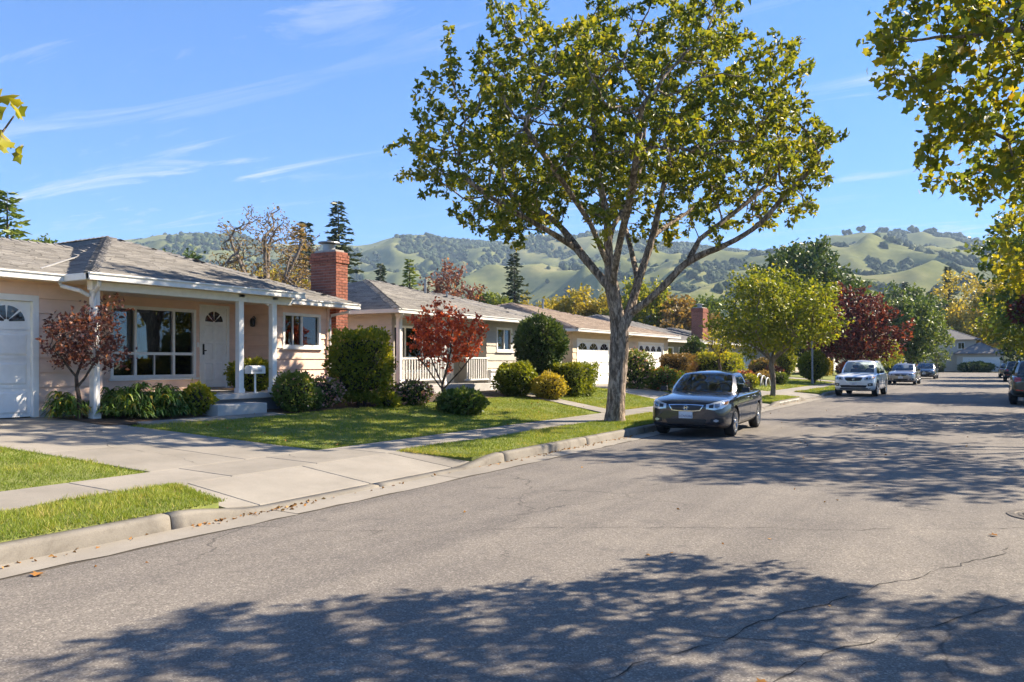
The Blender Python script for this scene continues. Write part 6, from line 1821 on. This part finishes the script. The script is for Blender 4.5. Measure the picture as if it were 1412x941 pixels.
SUV = dict(L=4.58, wr=0.365, ax=(0.90, 3.58), tw=0.24,
    st=[(0.00,.60,.40,.74,.78),(0.04,.73,.31,.84,.88),(0.14,.82,.27,.90,.945),(0.35,.88,.24,.945,1.0),(0.80,.915,.24,.99,1.05),(1.25,.925,.24,1.02,1.075),(1.60,.925,.24,1.04,1.08),(2.60,.925,.24,1.06,1.08),(3.60,.92,.25,1.07,1.085),(4.15,.90,.28,1.06,1.075),(4.44,.865,.34,1.02,1.04),(4.55,.80,.42,.95,.97),(4.58,.70,.50,.86,.88)],
    gh=[((0,1.16,1.04),(0,1.80,1.635),'g'),((.40,1.20,1.04),(.35,1.82,1.63),'g'),((.68,1.34,1.03),(.56,1.88,1.605),'p'),((.78,1.46,1.02),(.62,1.95,1.59),'g'),((.83,2.36,1.03),(.66,2.42,1.61),'p'),((.83,2.46,1.03),(.66,2.52,1.61),'g'),((.82,3.38,1.04),(.65,3.34,1.60),'p'),((.815,3.48,1.04),(.645,3.44,1.60),'g'),((.78,4.14,1.04),(.61,3.94,1.575),'p'),((.70,4.38,1.03),(.55,4.08,1.57),'g'),((.40,4.45,1.03),(.36,4.13,1.60),'g'),((0,4.47,1.03),(0,4.15,1.61),'')])

def text_mesh(name, cu):
    t = bpy.data.objects.new('text_tmp', cu); COL.objects.link(t)
    bpy.context.view_layer.update()
    me = bpy.data.meshes.new_from_object(t.evaluated_get(bpy.context.evaluated_depsgraph_get()))
    bpy.data.objects.remove(t, do_unlink=True)
    return obj(name, me)

def car(name, label, loc, rz, spec, pm, kind, scale=1.0, plate_txt=None, group=None):
    L, wr = spec['L'], spec['wr']; oy = -L/2
    root = thing(name, label, 'car', (0, 0, 0), 0, group)
    # ---- body shell
    rings = []
    for (y, w, zb, zs, zt) in spec['st']:
        h = zs-zb
        half = [(0, zb), (w*.80, zb), (w*.95, zb+.05), (w, zb+.24*h), (w*1.0, zb+.60*h), (w*.975, zs-.03), (w*.90, zs+.012), (w*.58, zt-.010), (0, zt)]
        ring = [(px, y+oy, pz) for px, pz in half] + [(-px, y+oy, pz) for px, pz in half[-2:0:-1]]
        rings.append(ring)
    m = len(rings[0]); vs = [p for r in rings for p in r]; fs = []
    for i in range(len(rings)-1):
        for j in range(m): fs.append((i*m+j, (i+1)*m+j, (i+1)*m+(j+1) % m, i*m+(j+1) % m))
    for k, e in ((0, 1), (len(rings)-1, -1)):       # caps as quads across the car
        for j in range(m//2):
            a, b, c, d = j, j+1, (m-j-1) % m, (m-j) % m
            q = [k*m+a, k*m+b, k*m+c, k*m+d]
            q = list(dict.fromkeys(q))
            if len(q) > 2: fs.append(tuple(q[::-1] if e < 0 else q))
    mb = MB(); mb.add(vs, fs); tmp = mb.build('body_tmp', pm)
    cuts = []
    md = tmp.modifiers.new('s', 'SUBSURF'); md.levels = 3; md.render_levels = 3
    for ay in spec['ax']:
        for sx in (-1, 1):
            c = MB(); r = wr+0.055
            n = 28; prof = []
            c.lathe([(0.001, 0.0), (r, 0.0), (r, 0.55), (0.001, 0.55)], 'x', n, (sx*0.62 if sx > 0 else -1.17, ay+oy, wr+0.005))
            co = c.build('cut_tmp', BLACKP); cuts.append(co)
            bm_ = tmp.modifiers.new('b', 'BOOLEAN'); bm_.operation = 'DIFFERENCE'; bm_.object = co; bm_.solver = 'EXACT'
    bpy.context.view_layer.update()
    dg = bpy.context.evaluated_depsgraph_get()
    me = bpy.data.meshes.new_from_object(tmp.evaluated_get(dg))
    for o in cuts + [tmp]:
        bpy.data.objects.remove(o, do_unlink=True)
    me.name = 'body'
    me.polygons.foreach_set('use_smooth', np.ones(len(me.polygons), bool))
    try: me.set_sharp_from_angle(angle=rad(32))
    except Exception: pass
    me.materials.clear(); me.materials.append(pm); me.materials.append(BLACKP)
    mi = np.zeros(len(me.polygons), np.int32)
    for k, p in enumerate(me.polygons):
        cx_, cy_, cz_ = p.center
        for ay in spec['ax']:
            if math.hypot(cy_-(ay+oy), cz_-(wr+0.005)) < wr+0.052 and abs(cx_) < 0.86: mi[k] = 1
        if cz_ < 0.27 and p.normal.z < -0.5: mi[k] = 1
    me.polygons.foreach_set('material_index', mi)
    body = obj('body', me, root, True)
    bvh = BVHTree.FromPolygons([v.co[:] for v in me.vertices], [p.vertices[:] for p in me.polygons])

    def patch(nm, up, lo, mat, parent, side='f', off=0.006, rows=4, sub=4):
        """project strip between polylines up / lo onto the body; side f, r (front, rear), +1/-1 (flank)"""
        def dens(pl):
            out = []
            for i in range(len(pl)-1):
                for k in range(sub): t = k/sub; out.append((pl[i][0]*(1-t)+pl[i+1][0]*t, pl[i][1]*(1-t)+pl[i+1][1]*t))
            return out + [pl[-1]]
        U, D = dens(up), dens(lo); vs = []; n = len(U)
        for i in range(rows+1):
            t = i/rows
            for a, b in zip(U, D):
                p, q = a[0]*(1-t)+b[0]*t, a[1]*(1-t)+b[1]*t
                if side == 'f': o, d = Vector((p, -L, q)), Vector((0, 1, 0))
                elif side == 'r': o, d = Vector((p, L, q)), Vector((0, -1, 0))
                else: o, d = Vector((side*3, p+oy, q)), Vector((-side, 0, 0))
                hit, nrm, _, _ = bvh.ray_cast(o, d)
                if hit is None:
                    hit, nrm, _, _ = bvh.find_nearest(o + d*(L*0.55 if side in 'fr' else 2.1) if isinstance(side, str) else o + d*2.1)
                if nrm.dot(d) > 0: nrm = -nrm
                vs.append(hit + nrm*off)
        fs = [(i*n+j, i*n+j+1, (i+1)*n+j+1, (i+1)*n+j) for i in range(rows) for j in range(n-1)]
        return obj(nm, mesh_from(nm, vs, fs, [mat], True), parent, True)

    # ---- greenhouse
    gh = spec['gh']; cols = [(Vector(b), Vector(t), s) for b, t, s in gh]
    full = cols + [(Vector((-b.x, b.y, b.z)), Vector((-t.x, t.y, t.z)), None) for b, t, s in cols[-2:0:-1]]
    segs = [c[2] for c in cols[:-1]]; segs = segs + segs[::-1]
    ts = [0, 0.075, 0.36, 0.66, 0.925, 1.0]; nC = len(full)
    cen = Vector((0, (cols[0][1].y+cols[-1][1].y)/2, 0))
    gv = []
    for (b, t, s) in full:
        for tt in ts:
            p = b.lerp(t, tt); o = Vector((p.x, (p.y-cen.y)*0.5, 0))
            if o.length > 0: p = p + o.normalized()*0.045*4*tt*(1-tt)
            gv.append(Vector((p.x, p.y+oy, p.z)))
    nT = len(ts); pf = []; gf = {}
    for i in range(nC):
        for j in range(nT-1):
            q = (i*nT+j, ((i+1) % nC)*nT+j, ((i+1) % nC)*nT+j+1, i*nT+j+1)
            if segs[i] == 'g' and 0 < j < nT-2: gf.setdefault(i, []).append(q)
            else: pf.append(q)
    # roof skin
    top = [gv[i*nT+nT-1] for i in range(nC)]; c0 = Vector((0, cen.y+oy, 0)); base = len(gv); prev = [i*nT+nT-1 for i in range(nC)]
    zc = max(p.z for p in top)
    for s_ in (0.86, 0.6, 0.3):
        cur = []
        for p in top:
            q = c0 + (p-c0)*s_; q.z = p.z*s_ + zc*(1-s_) + 0.055*(1-s_**2); gv.append(q); cur.append(len(gv)-1)
        for i in range(nC): pf.append((prev[i], prev[(i+1) % nC], cur[(i+1) % nC], cur[i]))
        prev = cur
    gv.append(Vector((c0.x, c0.y, zc+0.055))); ci = len(gv)-1
    for i in range(nC): pf.append((prev[i], prev[(i+1) % nC], ci))
    mbp = MB(); mbp.add(gv, pf); cab = mbp.build('cabin_frame', pm, root, smooth=True, local=True)
    try: cab.data.set_sharp_from_angle(angle=rad(50))
    except Exception: pass
    # group neighbouring glass segments into panes
    groups = []
    for i in range(nC):
        if i in gf:
            if groups and groups[-1][-1] == i-1: groups[-1].append(i)
            else: groups.append([i])
    if len(groups) > 1 and groups[0][0] == 0 and groups[-1][-1] == nC-1: groups[0] = groups.pop() + groups[0]
    for g_ in groups:
        mbg = MB(); mbg.add(gv, [q for i in g_ for q in gf[i]]); me_g = mesh_from('g', mbg.v, mbg.f, [CARGLASS], True)
        used = sorted({i for f in mbg.f for i in f}); mp_ = {u: k for k, u in enumerate(used)}
        cent = sum((gv[u] for u in used), Vector())/len(used)
        nm = 'windscreen' if cent.y < cols[1][1].y+oy and abs(cent.x) < 0.1 else ('rear_window' if abs(cent.x) < 0.1 else 'side_window')
        obj(nm, mesh_from(nm, [gv[u] for u in used], [[mp_[i] for i in f] for f in mbg.f], [CARGLASS], True), root, True)
        bpy.data.meshes.remove(me_g)
    # ---- interior
    zi = cols[0][0].z
    mbi = MB(); mbi.box(-0.70, 0.70, 1.62+oy, 3.9+oy, zi-0.10, zi-0.02); mbi.box(-0.66, 0.66, cols[1][0].y+0.18+oy, cols[1][0].y+0.52+oy, zi-0.05, zi+0.05); mbi.build('dashboard', SEAT, root, bevel=0.03, local=True)
    for sx in (-0.36, 0.36):
        q = MB(); q.hexa([(sx-.24, 2.55+oy, zi-.1), (sx+.24, 2.55+oy, zi-.1), (sx+.24, 2.72+oy, zi-.1), (sx-.24, 2.72+oy, zi-.1), (sx-.20, 2.68+oy, zi+.22), (sx+.20, 2.68+oy, zi+.22), (sx+.20, 2.80+oy, zi+.22), (sx-.20, 2.80+oy, zi+.22)])
        q.box(sx-.13, sx+.13, 2.72+oy, 2.82+oy, zi+.25, zi+.40); q.build('seat', SEAT, root, bevel=0.04, local=True)
    q = MB(); q.hexa([(-.62, 3.45+oy, zi-.1), (.62, 3.45+oy, zi-.1), (.62, 3.6+oy, zi-.1), (-.62, 3.6+oy, zi-.1), (-.55, 3.55+oy, zi+.18), (.55, 3.55+oy, zi+.18), (.55, 3.66+oy, zi+.18), (-.55, 3.66+oy, zi+.18)]); q.build('rear_seat', SEAT, root, bevel=0.03, local=True)
    q = MB(); q.tube([(0.36+0.18*math.cos(a), 2.05+oy+0.06*math.sin(a), zi+0.06+0.17*math.sin(a)) for a in np.linspace(0, 6.2832, 17)], 0.016, 6, False); q.build('steering_wheel', BLACKP, root, local=True)
    # ---- wheels
    for ay in spec['ax']:
        for sx in (-1, 1):
            tw = spec['tw']; xo = sx*(0.90 if kind == 'sedan' else 0.905); y = ay+oy
            hubm = MB(); hubm.lathe([(0.0, xo), (0.045, xo), (0.06, xo-sx*0.02), (0.06, xo-sx*0.12), (0, xo-sx*0.12)], 'x', 14, (0, y, wr)); wheel = hubm.build('wheel', ALLOY, root, local=True)
            t = MB(); ri = wr*0.70
            t.lathe([(ri, xo-sx*0.01), (ri+0.02, xo), (wr-0.05, xo+sx*0.004), (wr-0.012, xo-sx*0.014), (wr, xo-sx*0.045), (wr, xo-sx*(tw-0.045)), (wr-0.012, xo-sx*(tw-0.01)), (ri, xo-sx*tw)], 'x', 36, (0, y, wr)); t.build('tyre', RUBBER, wheel, smooth=True, local=True)
            r_m = MB(); r_m.lathe([(ri+0.004, xo-sx*0.004), (ri-0.02, xo-sx*0.008), (ri-0.028, xo-sx*0.05), (ri-0.03, xo-sx*0.15)], 'x', 32, (0, y, wr))
            for k in range(10):
                a = 2*math.pi*(k//2)/5 + (0.16 if k % 2 else -0.16); ca, sa = math.cos(a), math.sin(a); ta = (-sa, ca)
                i0, i1, w0, w1 = 0.04, ri-0.012, 0.016, 0.022; P8 = []
                for (xx) in (xo-sx*0.045, xo-sx*0.012):
                    for rr_, ww, sg in ((i0, w0, -1), (i1, w1, -1), (i1, w1, 1), (i0, w0, 1)): P8.append((xx, y+ca*rr_+ta[0]*ww*sg, wr+sa*rr_+ta[1]*ww*sg))
                r_m.hexa(P8)
            r_m.build('rim', ALLOY, wheel, local=True)
            bk = MB(); bk.lathe([(0, xo-sx*0.13), (ri-0.03, xo-sx*0.13)], 'x', 20, (0, y, wr)); bk.build('brake_disc', BLACKP, wheel, local=True)
    # ---- front
    if kind == 'sedan':
        zg0, zg1, gw, hl = 0.605, 0.735, 0.40, ((0.45, .745, .645), (0.62, .795, .63), (0.77, .835, .66), (0.85, .85, .74))
        ink = (0.46, 0.30, 0.42); fog = (0.55, 0.80, 0.345, 0.45); pz = (0.455, 0.555)
    else:
        zg0, zg1, gw, hl = 0.70, 0.88, 0.40, ((0.46, .89, .75), (0.62, .92, .74), (0.78, .94, .77), (0.86, .95, .84))
        ink = (0.58, 0.41, 0.52); fog = (0.60, 0.80, 0.48, 0.62); pz = (0.535, 0.635)
    fr = patch('grille_surround', [(-gw, zg1), (-gw*0.5, zg1+.008), (0, zg1+.012), (gw*0.5, zg1+.008), (gw, zg1)], [(-gw*.80, zg0), (-gw*.4, zg0-.012), (0, zg0-.015), (gw*.4, zg0-.012), (gw*.80, zg0)], CHROME, root, 'f', 0.006)
    e = 0.017
    patch('grille', [(-gw+.03, zg1-e), (-gw*0.5, zg1+.008-e), (0, zg1+.012-e), (gw*0.5, zg1+.008-e), (gw-.03, zg1-e)], [(-gw*.80+.015, zg0+e), (-gw*.4, zg0-.012+e), (0, zg0-.015+e), (gw*.4, zg0-.012+e), (gw*.80-.015, zg0+e)], BLACKP, fr, 'f', 0.010)
    for k in range(1, 4):
        zz = zg0 + (zg1-zg0)*k/4; ww = gw*(.80+.2*k/4)-0.035
        patch('slat', [(-ww, zz+.007), (0, zz+.008), (ww, zz+.007)], [(-ww, zz-.006), (0, zz-.005), (ww, zz-.006)], flat('slat_grey', (0.07, 0.07, 0.075), 0.3, 0.5, 0.5), fr, 'f', 0.016, 1, 6)
    zc_ = (zg0+zg1)/2; hit, nn, _, _ = bvh.ray_cast(Vector((0, -L, zc_)), Vector((0, 1, 0))); ye = hit.y-0.022
    q = MB(); R_ = 0.052
    q.tube([(R_*math.cos(a), ye, zc_+R_*math.sin(a)) for a in np.linspace(0, 6.2832, 21)], 0.009, 6, False)
    for sx in (-1, 1): q.box(sx*0.024-0.007, sx*0.024+0.007, ye-0.006, ye+0.006, zc_-0.03, zc_+0.03)
    q.box(-0.018, 0.018, ye-0.006, ye+0.006, zc_-0.007, zc_+0.007); q.build('emblem', CHROME, root, local=True)
    for sx in (-1, 1):
        U = [(sx*a, b) for a, b, c in hl]; D = [(sx*a, c) for a, b, c in hl]
        lamp = patch('headlight', U, D, LENS, root, 'f', 0.006, 4, 4)
        for (t0, t1, mt_) in ((0.16, 0.40, BLACKP), (0.46, 0.70, flat('lamp_reflector', (0.22, 0.25, 0.28), 0.1, 0.6, 0.7)), (0.86, 0.98, AMBER)):
            def at(pl, t):
                x = pl[0][0]+(pl[-1][0]-pl[0][0])*t
                return (x, float(np.interp(abs(x), [abs(p[0]) for p in pl], [p[1] for p in pl])))
            u_ = [at(U, t0), at(U, (t0+t1)/2), at(U, t1)]; d_ = [at(D, t0), at(D, (t0+t1)/2), at(D, t1)]
            f_ = 0.26
            u2 = [(a[0], a[1]*(1-f_)+b[1]*f_) for a, b in zip(u_, d_)]; d2 = [(a[0], b[1]*(1-f_)+a[1]*f_) for a, b in zip(u_, d_)]
            patch('lamp', u2, d2, mt_, lamp, 'f', 0.010, 3, 3)
        patch('fog_recess', [(sx*fog[0], fog[3]-.02), (sx*(fog[0]+fog[1])/2, fog[3]), (sx*fog[1], fog[3]-.005)], [(sx*fog[0], fog[2]), (sx*(fog[0]+fog[1])/2, fog[2]-.005), (sx*fog[1], fog[2]+.02)], BLACKP, root, 'f', 0.005)
        xc_, zf = sx*(fog[0]*0.55+fog[1]*0.45), (fog[2]+fog[3])/2
        patch('fog_light', [(xc_-.05, zf+.012), (xc_, zf+.034), (xc_+.05, zf+.012)], [(xc_-.05, zf-.012), (xc_, zf-.034), (xc_+.05, zf-.012)], LENS, root, 'f', 0.012, 3, 3)
    patch('lower_intake', [(-ink[0], ink[2]), (0, ink[2]+.008), (ink[0], ink[2])], [(-ink[0]*.9, ink[1]), (0, ink[1]-.005), (ink[0]*.9, ink[1])], BLACKP, root, 'f', 0.005, 3, 5)
    if kind != 'sedan':
        patch('skid_trim', [(-0.72, 0.40), (0, 0.385), (0.72, 0.40)], [(-0.66, 0.325), (0, 0.32), (0.66, 0.325)], flat('grey_trim', (0.09, 0.09, 0.095), 0.5), root, 'f', 0.006, 2, 5)
    # plates, front and rear
    for yy_, sg, zz in ((None, -1, pz), (None, 1, (0.62, 0.72) if kind == 'sedan' else (0.72, 0.82))):
        hit, nn, _, _ = bvh.ray_cast(Vector((0, sg*L, (zz[0]+zz[1])/2)), Vector((0, -sg, 0))); y = hit.y + sg*0.02
        q = MB(); q.box(-0.155, 0.155, y-0.01, y+0.01, zz[0]-0.02, zz[1]+0.03); pl = q.build('licence_plate', PLATE, root, bevel=0.004, local=True)
        if plate_txt and sg < 0:
            cu = bpy.data.curves.new('plate_text', 'FONT'); cu.body = plate_txt; cu.size = 0.075; cu.align_x = 'CENTER'; cu.extrude = 0.001
            cu.materials.append(PLATEINK); to = text_mesh('plate_text', cu)
            to.parent = pl; to.location = (0, y-0.0125, zz[0]+0.006); to.rotation_euler = (rad(90), 0, 0)
    # rear lamps, bumper reflectors
    zr = (0.76, 0.93) if kind == 'sedan' else (0.78, 1.02)
    for sx in (-1, 1):
        patch('tail_light', [(sx*0.58, zr[1]-.03), (sx*0.68, zr[1]-.015), (sx*0.78, zr[1])], [(sx*0.58, zr[0]+.08), (sx*0.68, zr[0]+.06), (sx*0.78, zr[0]+.07)], REDL, root, 'r', 0.006, 4, 4)
        patch('reflector', [(sx*0.52, zr[0]-.22), (sx*0.74, zr[0]-.21)], [(sx*0.52, zr[0]-.26), (sx*0.74, zr[0]-.255)], REDL, root, 'r', 0.006, 1, 4)
    # flanks: door gaps, handles, sill trim, mirrors
    zs_ = spec['st'][8][3]; a0, a1 = spec['ax']; yF, yB, yR = a0+0.56, (2.53 if kind == 'sedan' else 2.41), a1-0.40
    for sx in (-1, 1):
        for yy_ in (yF, yB, yR-0.02):
            patch('door_gap', [(yy_-.005, zs_-.02), (yy_+.005, zs_-.02)], [(yy_-.005+(.03 if yy_ == yF else 0), 0.30), (yy_+.005+(.03 if yy_ == yF else 0), 0.30)], BLACKP, root, sx, 0.0025, 10, 1)
        patch('door_gap', [(yF+.03, 0.305), (yR, 0.315)], [(yF+.03, 0.296), (yR, 0.306)], BLACKP, root, sx, 0.0025, 1, 16)
        patch('belt_trim', [(a0+.62, zs_-.018), (yR+.15, zs_+.006)], [(a0+.62, zs_-.032), (yR+.15, zs_-.01)], CHROME if kind == 'sedan' else BLACKP, root, sx, 0.004, 1, 14)
        patch('sill_trim', [(a0+wr+.09, 0.255), (a1-wr-.09, 0.265)], [(a0+wr+.09, 0.215), (a1-wr-.09, 0.225)], BLACKP, root, sx, 0.004, 2, 12)
        for yy_ in (yB-0.22, yR-0.20):
            hit, nn, _, _ = bvh.ray_cast(Vector((sx*3, yy_+oy, zs_-0.10)), Vector((-sx, 0, 0)))
            q = MB(); q.tube([(hit.x-sx*.01, yy_-.09+oy, zs_-.10), (hit.x+sx*.03, yy_-.07+oy, zs_-.098), (hit.x+sx*.03, yy_+.07+oy, zs_-.095), (hit.x-sx*.01, yy_+.09+oy, zs_-.093)], 0.013, 6); q.build('door_handle', CHROME if kind == 'sedan' else pm, root, smooth=True, local=True)
        yM = cols[3][0].y+0.10+oy; zM = cols[3][0].z+0.10
        q = MB(); prof = []
        q.hexa([(sx*.90, yM-.02, zM-.06), (sx*1.08, yM-.0, zM-.05), (sx*1.08, yM+.10, zM-.05), (sx*.90, yM+.09, zM-.06), (sx*.91, yM-.01, zM+.07), (sx*1.07, yM+.01, zM+.06), (sx*1.07, yM+.10, zM+.06), (sx*.91, yM+.09, zM+.07)])
        q.tube([(sx*.78, yM+.05, zM-.09), (sx*.92, yM+.05, zM-.03)], 0.025, 6); mir = q.build('wing_mirror', BLACKP if kind == 'sedan' or True else pm, root, bevel=0.02, local=True)
        if kind != 'sedan':
            q = MB(); yr0, yr1 = cols[3][1].y+0.1+oy, cols[-3][1].y-0.1+oy; zr_ = cols[4][1].z
            q.tube([(sx*.60, yr0, zr_-.02), (sx*.60, yr0+.1, zr_+.04), (sx*.60, yr1-.1, zr_+.03), (sx*.60, yr1, zr_-.03)], 0.018, 6); q.build('roof_rail', BLACKP, root, smooth=True, local=True)
    root.location = loc; root.rotation_euler = (0, 0, rz); root.scale = (scale,)*3
    return root

NAVY = paint('navy_paint', (0.003, 0.006, 0.016), 0.05, 0.25)
car('sedan', 'dark navy sedan parked facing the viewer beside the big street tree', (-5.66, 18.45, 0.005), rad(3.5), SEDAN, NAVY, 'sedan', 0.94, 'LCN5266')
suv_w = car('sport_utility_vehicle', 'white SUV parked under the dark plum tree', (-5.42, 41.6, 0.005), rad(-1.5), SUV, paint('white_paint', (0.78, 0.78, 0.77), 0.0, 0.35), 'suv', 1.0, 'E12')
silver = car('sedan', 'silver sedan with dark grille parked behind the white SUV', (-5.42, 63.2, 0.005), rad(-1), SEDAN, paint('silver_paint', (0.30, 0.28, 0.27), 0.6, 0.3), 'sedan', 1.0, 'E2')
copy_tree(bpy.data.objects['sedan'], (-5.40, 84.6, 0.005), rad(-1), 1.0, 'farthest dark sedan parked on the left kerb, past the silver one')
suv_d = car('sport_utility_vehicle', 'dark green SUV cut by the right frame edge, seen from behind', (1.46, 36.6, 0.005), rad(180), SUV, paint('dark_green_paint', (0.014, 0.024, 0.022), 0.2, 0.3), 'suv', 1.02)
copy_tree(suv_d, (1.62, 76.6, 0.005), rad(180), 1.0, 'dark SUV farther along the right kerb, seen from behind')
car('sedan', 'olive-gold car just beyond the farther right-hand SUV', (1.35, 92.5, 0.005), rad(180), SEDAN, paint('olive_paint', (0.16, 0.15, 0.10), 0.5, 0.3), 'sedan')
car('sedan', 'small white car parked in front of the far houses', (-11.5, 136.2, 0.0), rad(90), SEDAN, MATS['white_paint'], 'sedan')

# ------------------------------------------------------------------ small things
LITTER = leafmat('dry_leaf', [(0.0, (0.16, 0.075, 0.025)), (0.5, (0.30, 0.14, 0.04)), (1.0, (0.40, 0.24, 0.09))], 0.1, 0.8, 0.1)
def dry_leaf(label, x, y, s_, a, z=0.006):
    vs, fs = [], []
    pts = [(0, -0.5), (0.22, -0.30), (0.45, -0.25), (0.30, 0.02), (0.50, 0.28), (0.18, 0.25), (0, 0.55), (-0.18, 0.25), (-0.50, 0.28), (-0.30, 0.02), (-0.45, -0.25), (-0.22, -0.30)]
    vs = [(0, 0, 0.004)] + [(px*s_, py*s_, 0.004 + s_*0.28*abs(px)*(1+0.6*py)) for px, py in pts]
    fs = [(0, i+1, (i+1) % 12+1) for i in range(12)]
    me = mesh_from('fallen_leaf', vs, fs, [LITTER], tint=np.full(12, 0.5))
    o = obj('fallen_leaf', me); o.location = (x, y, z); o.rotation_euler = (0, 0, a)
    return tag(o, label, 'leaf')
dry_leaf('curled orange leaf on the asphalt at the lower left frame edge', -6.12, 3.28, 0.11, 0.6)
dry_leaf('curled brown leaf lying on the shaded asphalt at bottom right', -0.98, 4.02, 0.075, 2.0)
dry_leaf('small dry leaf on sunlit asphalt in the middle of the road', 0.0, 8.55, 0.08, 1.2)
def litter():
    r = np.random.default_rng(8); P = []
    for y0, y1, n in ((2.5, 5.6, 26), (5.0, 6.6, 60), (10.0, 17.0, 120), (17, 40, 100), (6.6, 9.6, 12)):
        y = r.uniform(y0, y1, n); x = XK + 0.03 + np.abs(r.normal(0, 0.06, n)); P.append(np.stack([x, y, np.full(n, 0.012) + 0.01*r.random(n)], 1))
    n = 60; P.append(np.stack([r.uniform(-6.0, 1.8, n), r.uniform(3, 30, n), np.full(n, 0.005)], 1))
    n = 160; x = r.uniform(-14, -8.9, n); y = r.uniform(9, 24, n); P.append(np.stack([x, y, gz(x)+0.05], 1))
    n = 120; x = r.uniform(-15, -13.1, n); y = r.uniform(8, 16, n); P.append(np.stack([x, y, gz(x)+0.02], 1))
    P = np.concatenate(P); D = r.normal(0, 1, P.shape); D[:, 2] = 0.1*np.abs(D[:, 2])
    o = obj('leaf_litter', leaves_mesh('leaf_litter', P, D, 0.042, LITTER, r, r.random(len(P)), rand=0.1, asp=0.7))
    tag(o, 'scattered brown leaf litter along the gutter and under the trees', 'leaf litter', kind='stuff')
litter()
# painted house number on the kerb past the second street tree
wp = flat('kerb_paint', (0.55, 0.54, 0.50), 0.7)
mb = MB(); mb.add([(XK+0.004, 29.9, 0.03), (XK+0.004, 33.3, 0.03), (XK+0.003, 33.3, 0.128), (XK+0.003, 29.9, 0.128)], [(0, 1, 2, 3)]); kp = mb.build('kerb_number', wp)
tag(kp, 'white painted kerb panel with black house number past the small tree', 'house number')
cu = bpy.data.curves.new('digits', 'FONT'); cu.body = '8  0  1534'; cu.size = 0.12; cu.align_x = 'CENTER'; cu.space_character = 1.5
cu.materials.append(BLACKP); to = text_mesh('digits', cu); to.parent = kp
to.location = (XK+0.012, 31.6, 0.036); to.rotation_euler = (rad(90), 0, rad(90)); to.scale = (2.6, 1, 1)

# grey post and pale hoop in the front gardens down the street
mb = MB(); mb.tube([(-9.35, 50.6, 0.1), (-9.35, 50.6, 3.1)], 0.055, 10); mb.tube([(-9.35, 50.6, 3.1), (-9.35, 50.6, 3.16)], 0.07, 10); mb.tube([(-9.35, 50.6, 0.1), (-9.35, 50.6, 0.5)], 0.075, 10)
tag(mb.build('metal_post', flat('post_grey', (0.20, 0.22, 0.25), 0.5, 0.5, 0.4)), 'plain grey metal post rising just left of the clipped ball bush', 'post')
hp = thing('garden_hoop', 'pale curved garden hoop among shrubs behind the sedan', 'garden hoop', (-10.6, 42.9, 0.31))
for k, (dx, s_) in enumerate(((0, 1.0), (0.22, 0.85), (0.44, 0.7))):
    mb = MB(); mb.tube([(-10.6+dx, 42.9+0.75*s_*math.cos(a), 0.25+0.72*s_*math.sin(a)) for a in np.linspace(0, math.pi, 15)], 0.035, 6); mb.build('hoop', flat('pale_tube', (0.55, 0.55, 0.55), 0.5), hp, smooth=True)
# two-storey house half hidden in the trees behind the slate-roofed one
hh = thing('hillside_house', 'blue-grey roofed house half hidden in trees beyond the slate roof', 'house', (-33.6, 92, 0.5))
mb = MB(); mb.box(-37.5, -30.5, 88, 96, 0.4, 6.2); mb.build('wall', OLIVE, hh)
mb = MB(); mb.add([(-38, 87.4, 6.2), (-30, 87.4, 6.2), (-30, 96.6, 6.2), (-38, 96.6, 6.2), (-34, 87.4, 8.0), (-34, 96.6, 8.0)], [(0, 1, 4), (1, 2, 5, 4), (2, 3, 5), (3, 0, 4, 5), (0, 3, 2, 1)]); rf = mb.build('roof', flat('blue_slate', (0.13, 0.16, 0.21), 0.6), hh)
for k in range(2):
    mb = MB(); mb.box(-36.6+k*3.0, -35.2+k*3.0, 87.94, 87.98, 4.2, 5.5); mb.build('window', DARKGLASS, hh)

# ------------------------------------------------------------------ haze: the air between here and the hills
mb = MB(); mb.box(-2500, 2500, -400, 2500, -6, 300)
hz_ = mb.build('haze', None)
hm = bpy.data.materials.new('haze_air'); hm.use_nodes = True
nt = hm.node_tree; nt.nodes.clear()
pv = nt.nodes.new('ShaderNodeVolumePrincipled'); pv.inputs['Color'].default_value = (0.60, 0.79, 1.0, 1); pv.inputs['Density'].default_value = 0.00021
pv.inputs['Anisotropy'].default_value = 0.0
mo = nt.nodes.new('ShaderNodeOutputMaterial'); nt.links.new(pv.outputs[0], mo.inputs['Volume'])
hz_.data.materials.clear(); hz_.data.materials.append(hm)
tag(hz_, 'pale blue haze filling the air between the street and the hills', 'haze', kind='stuff')
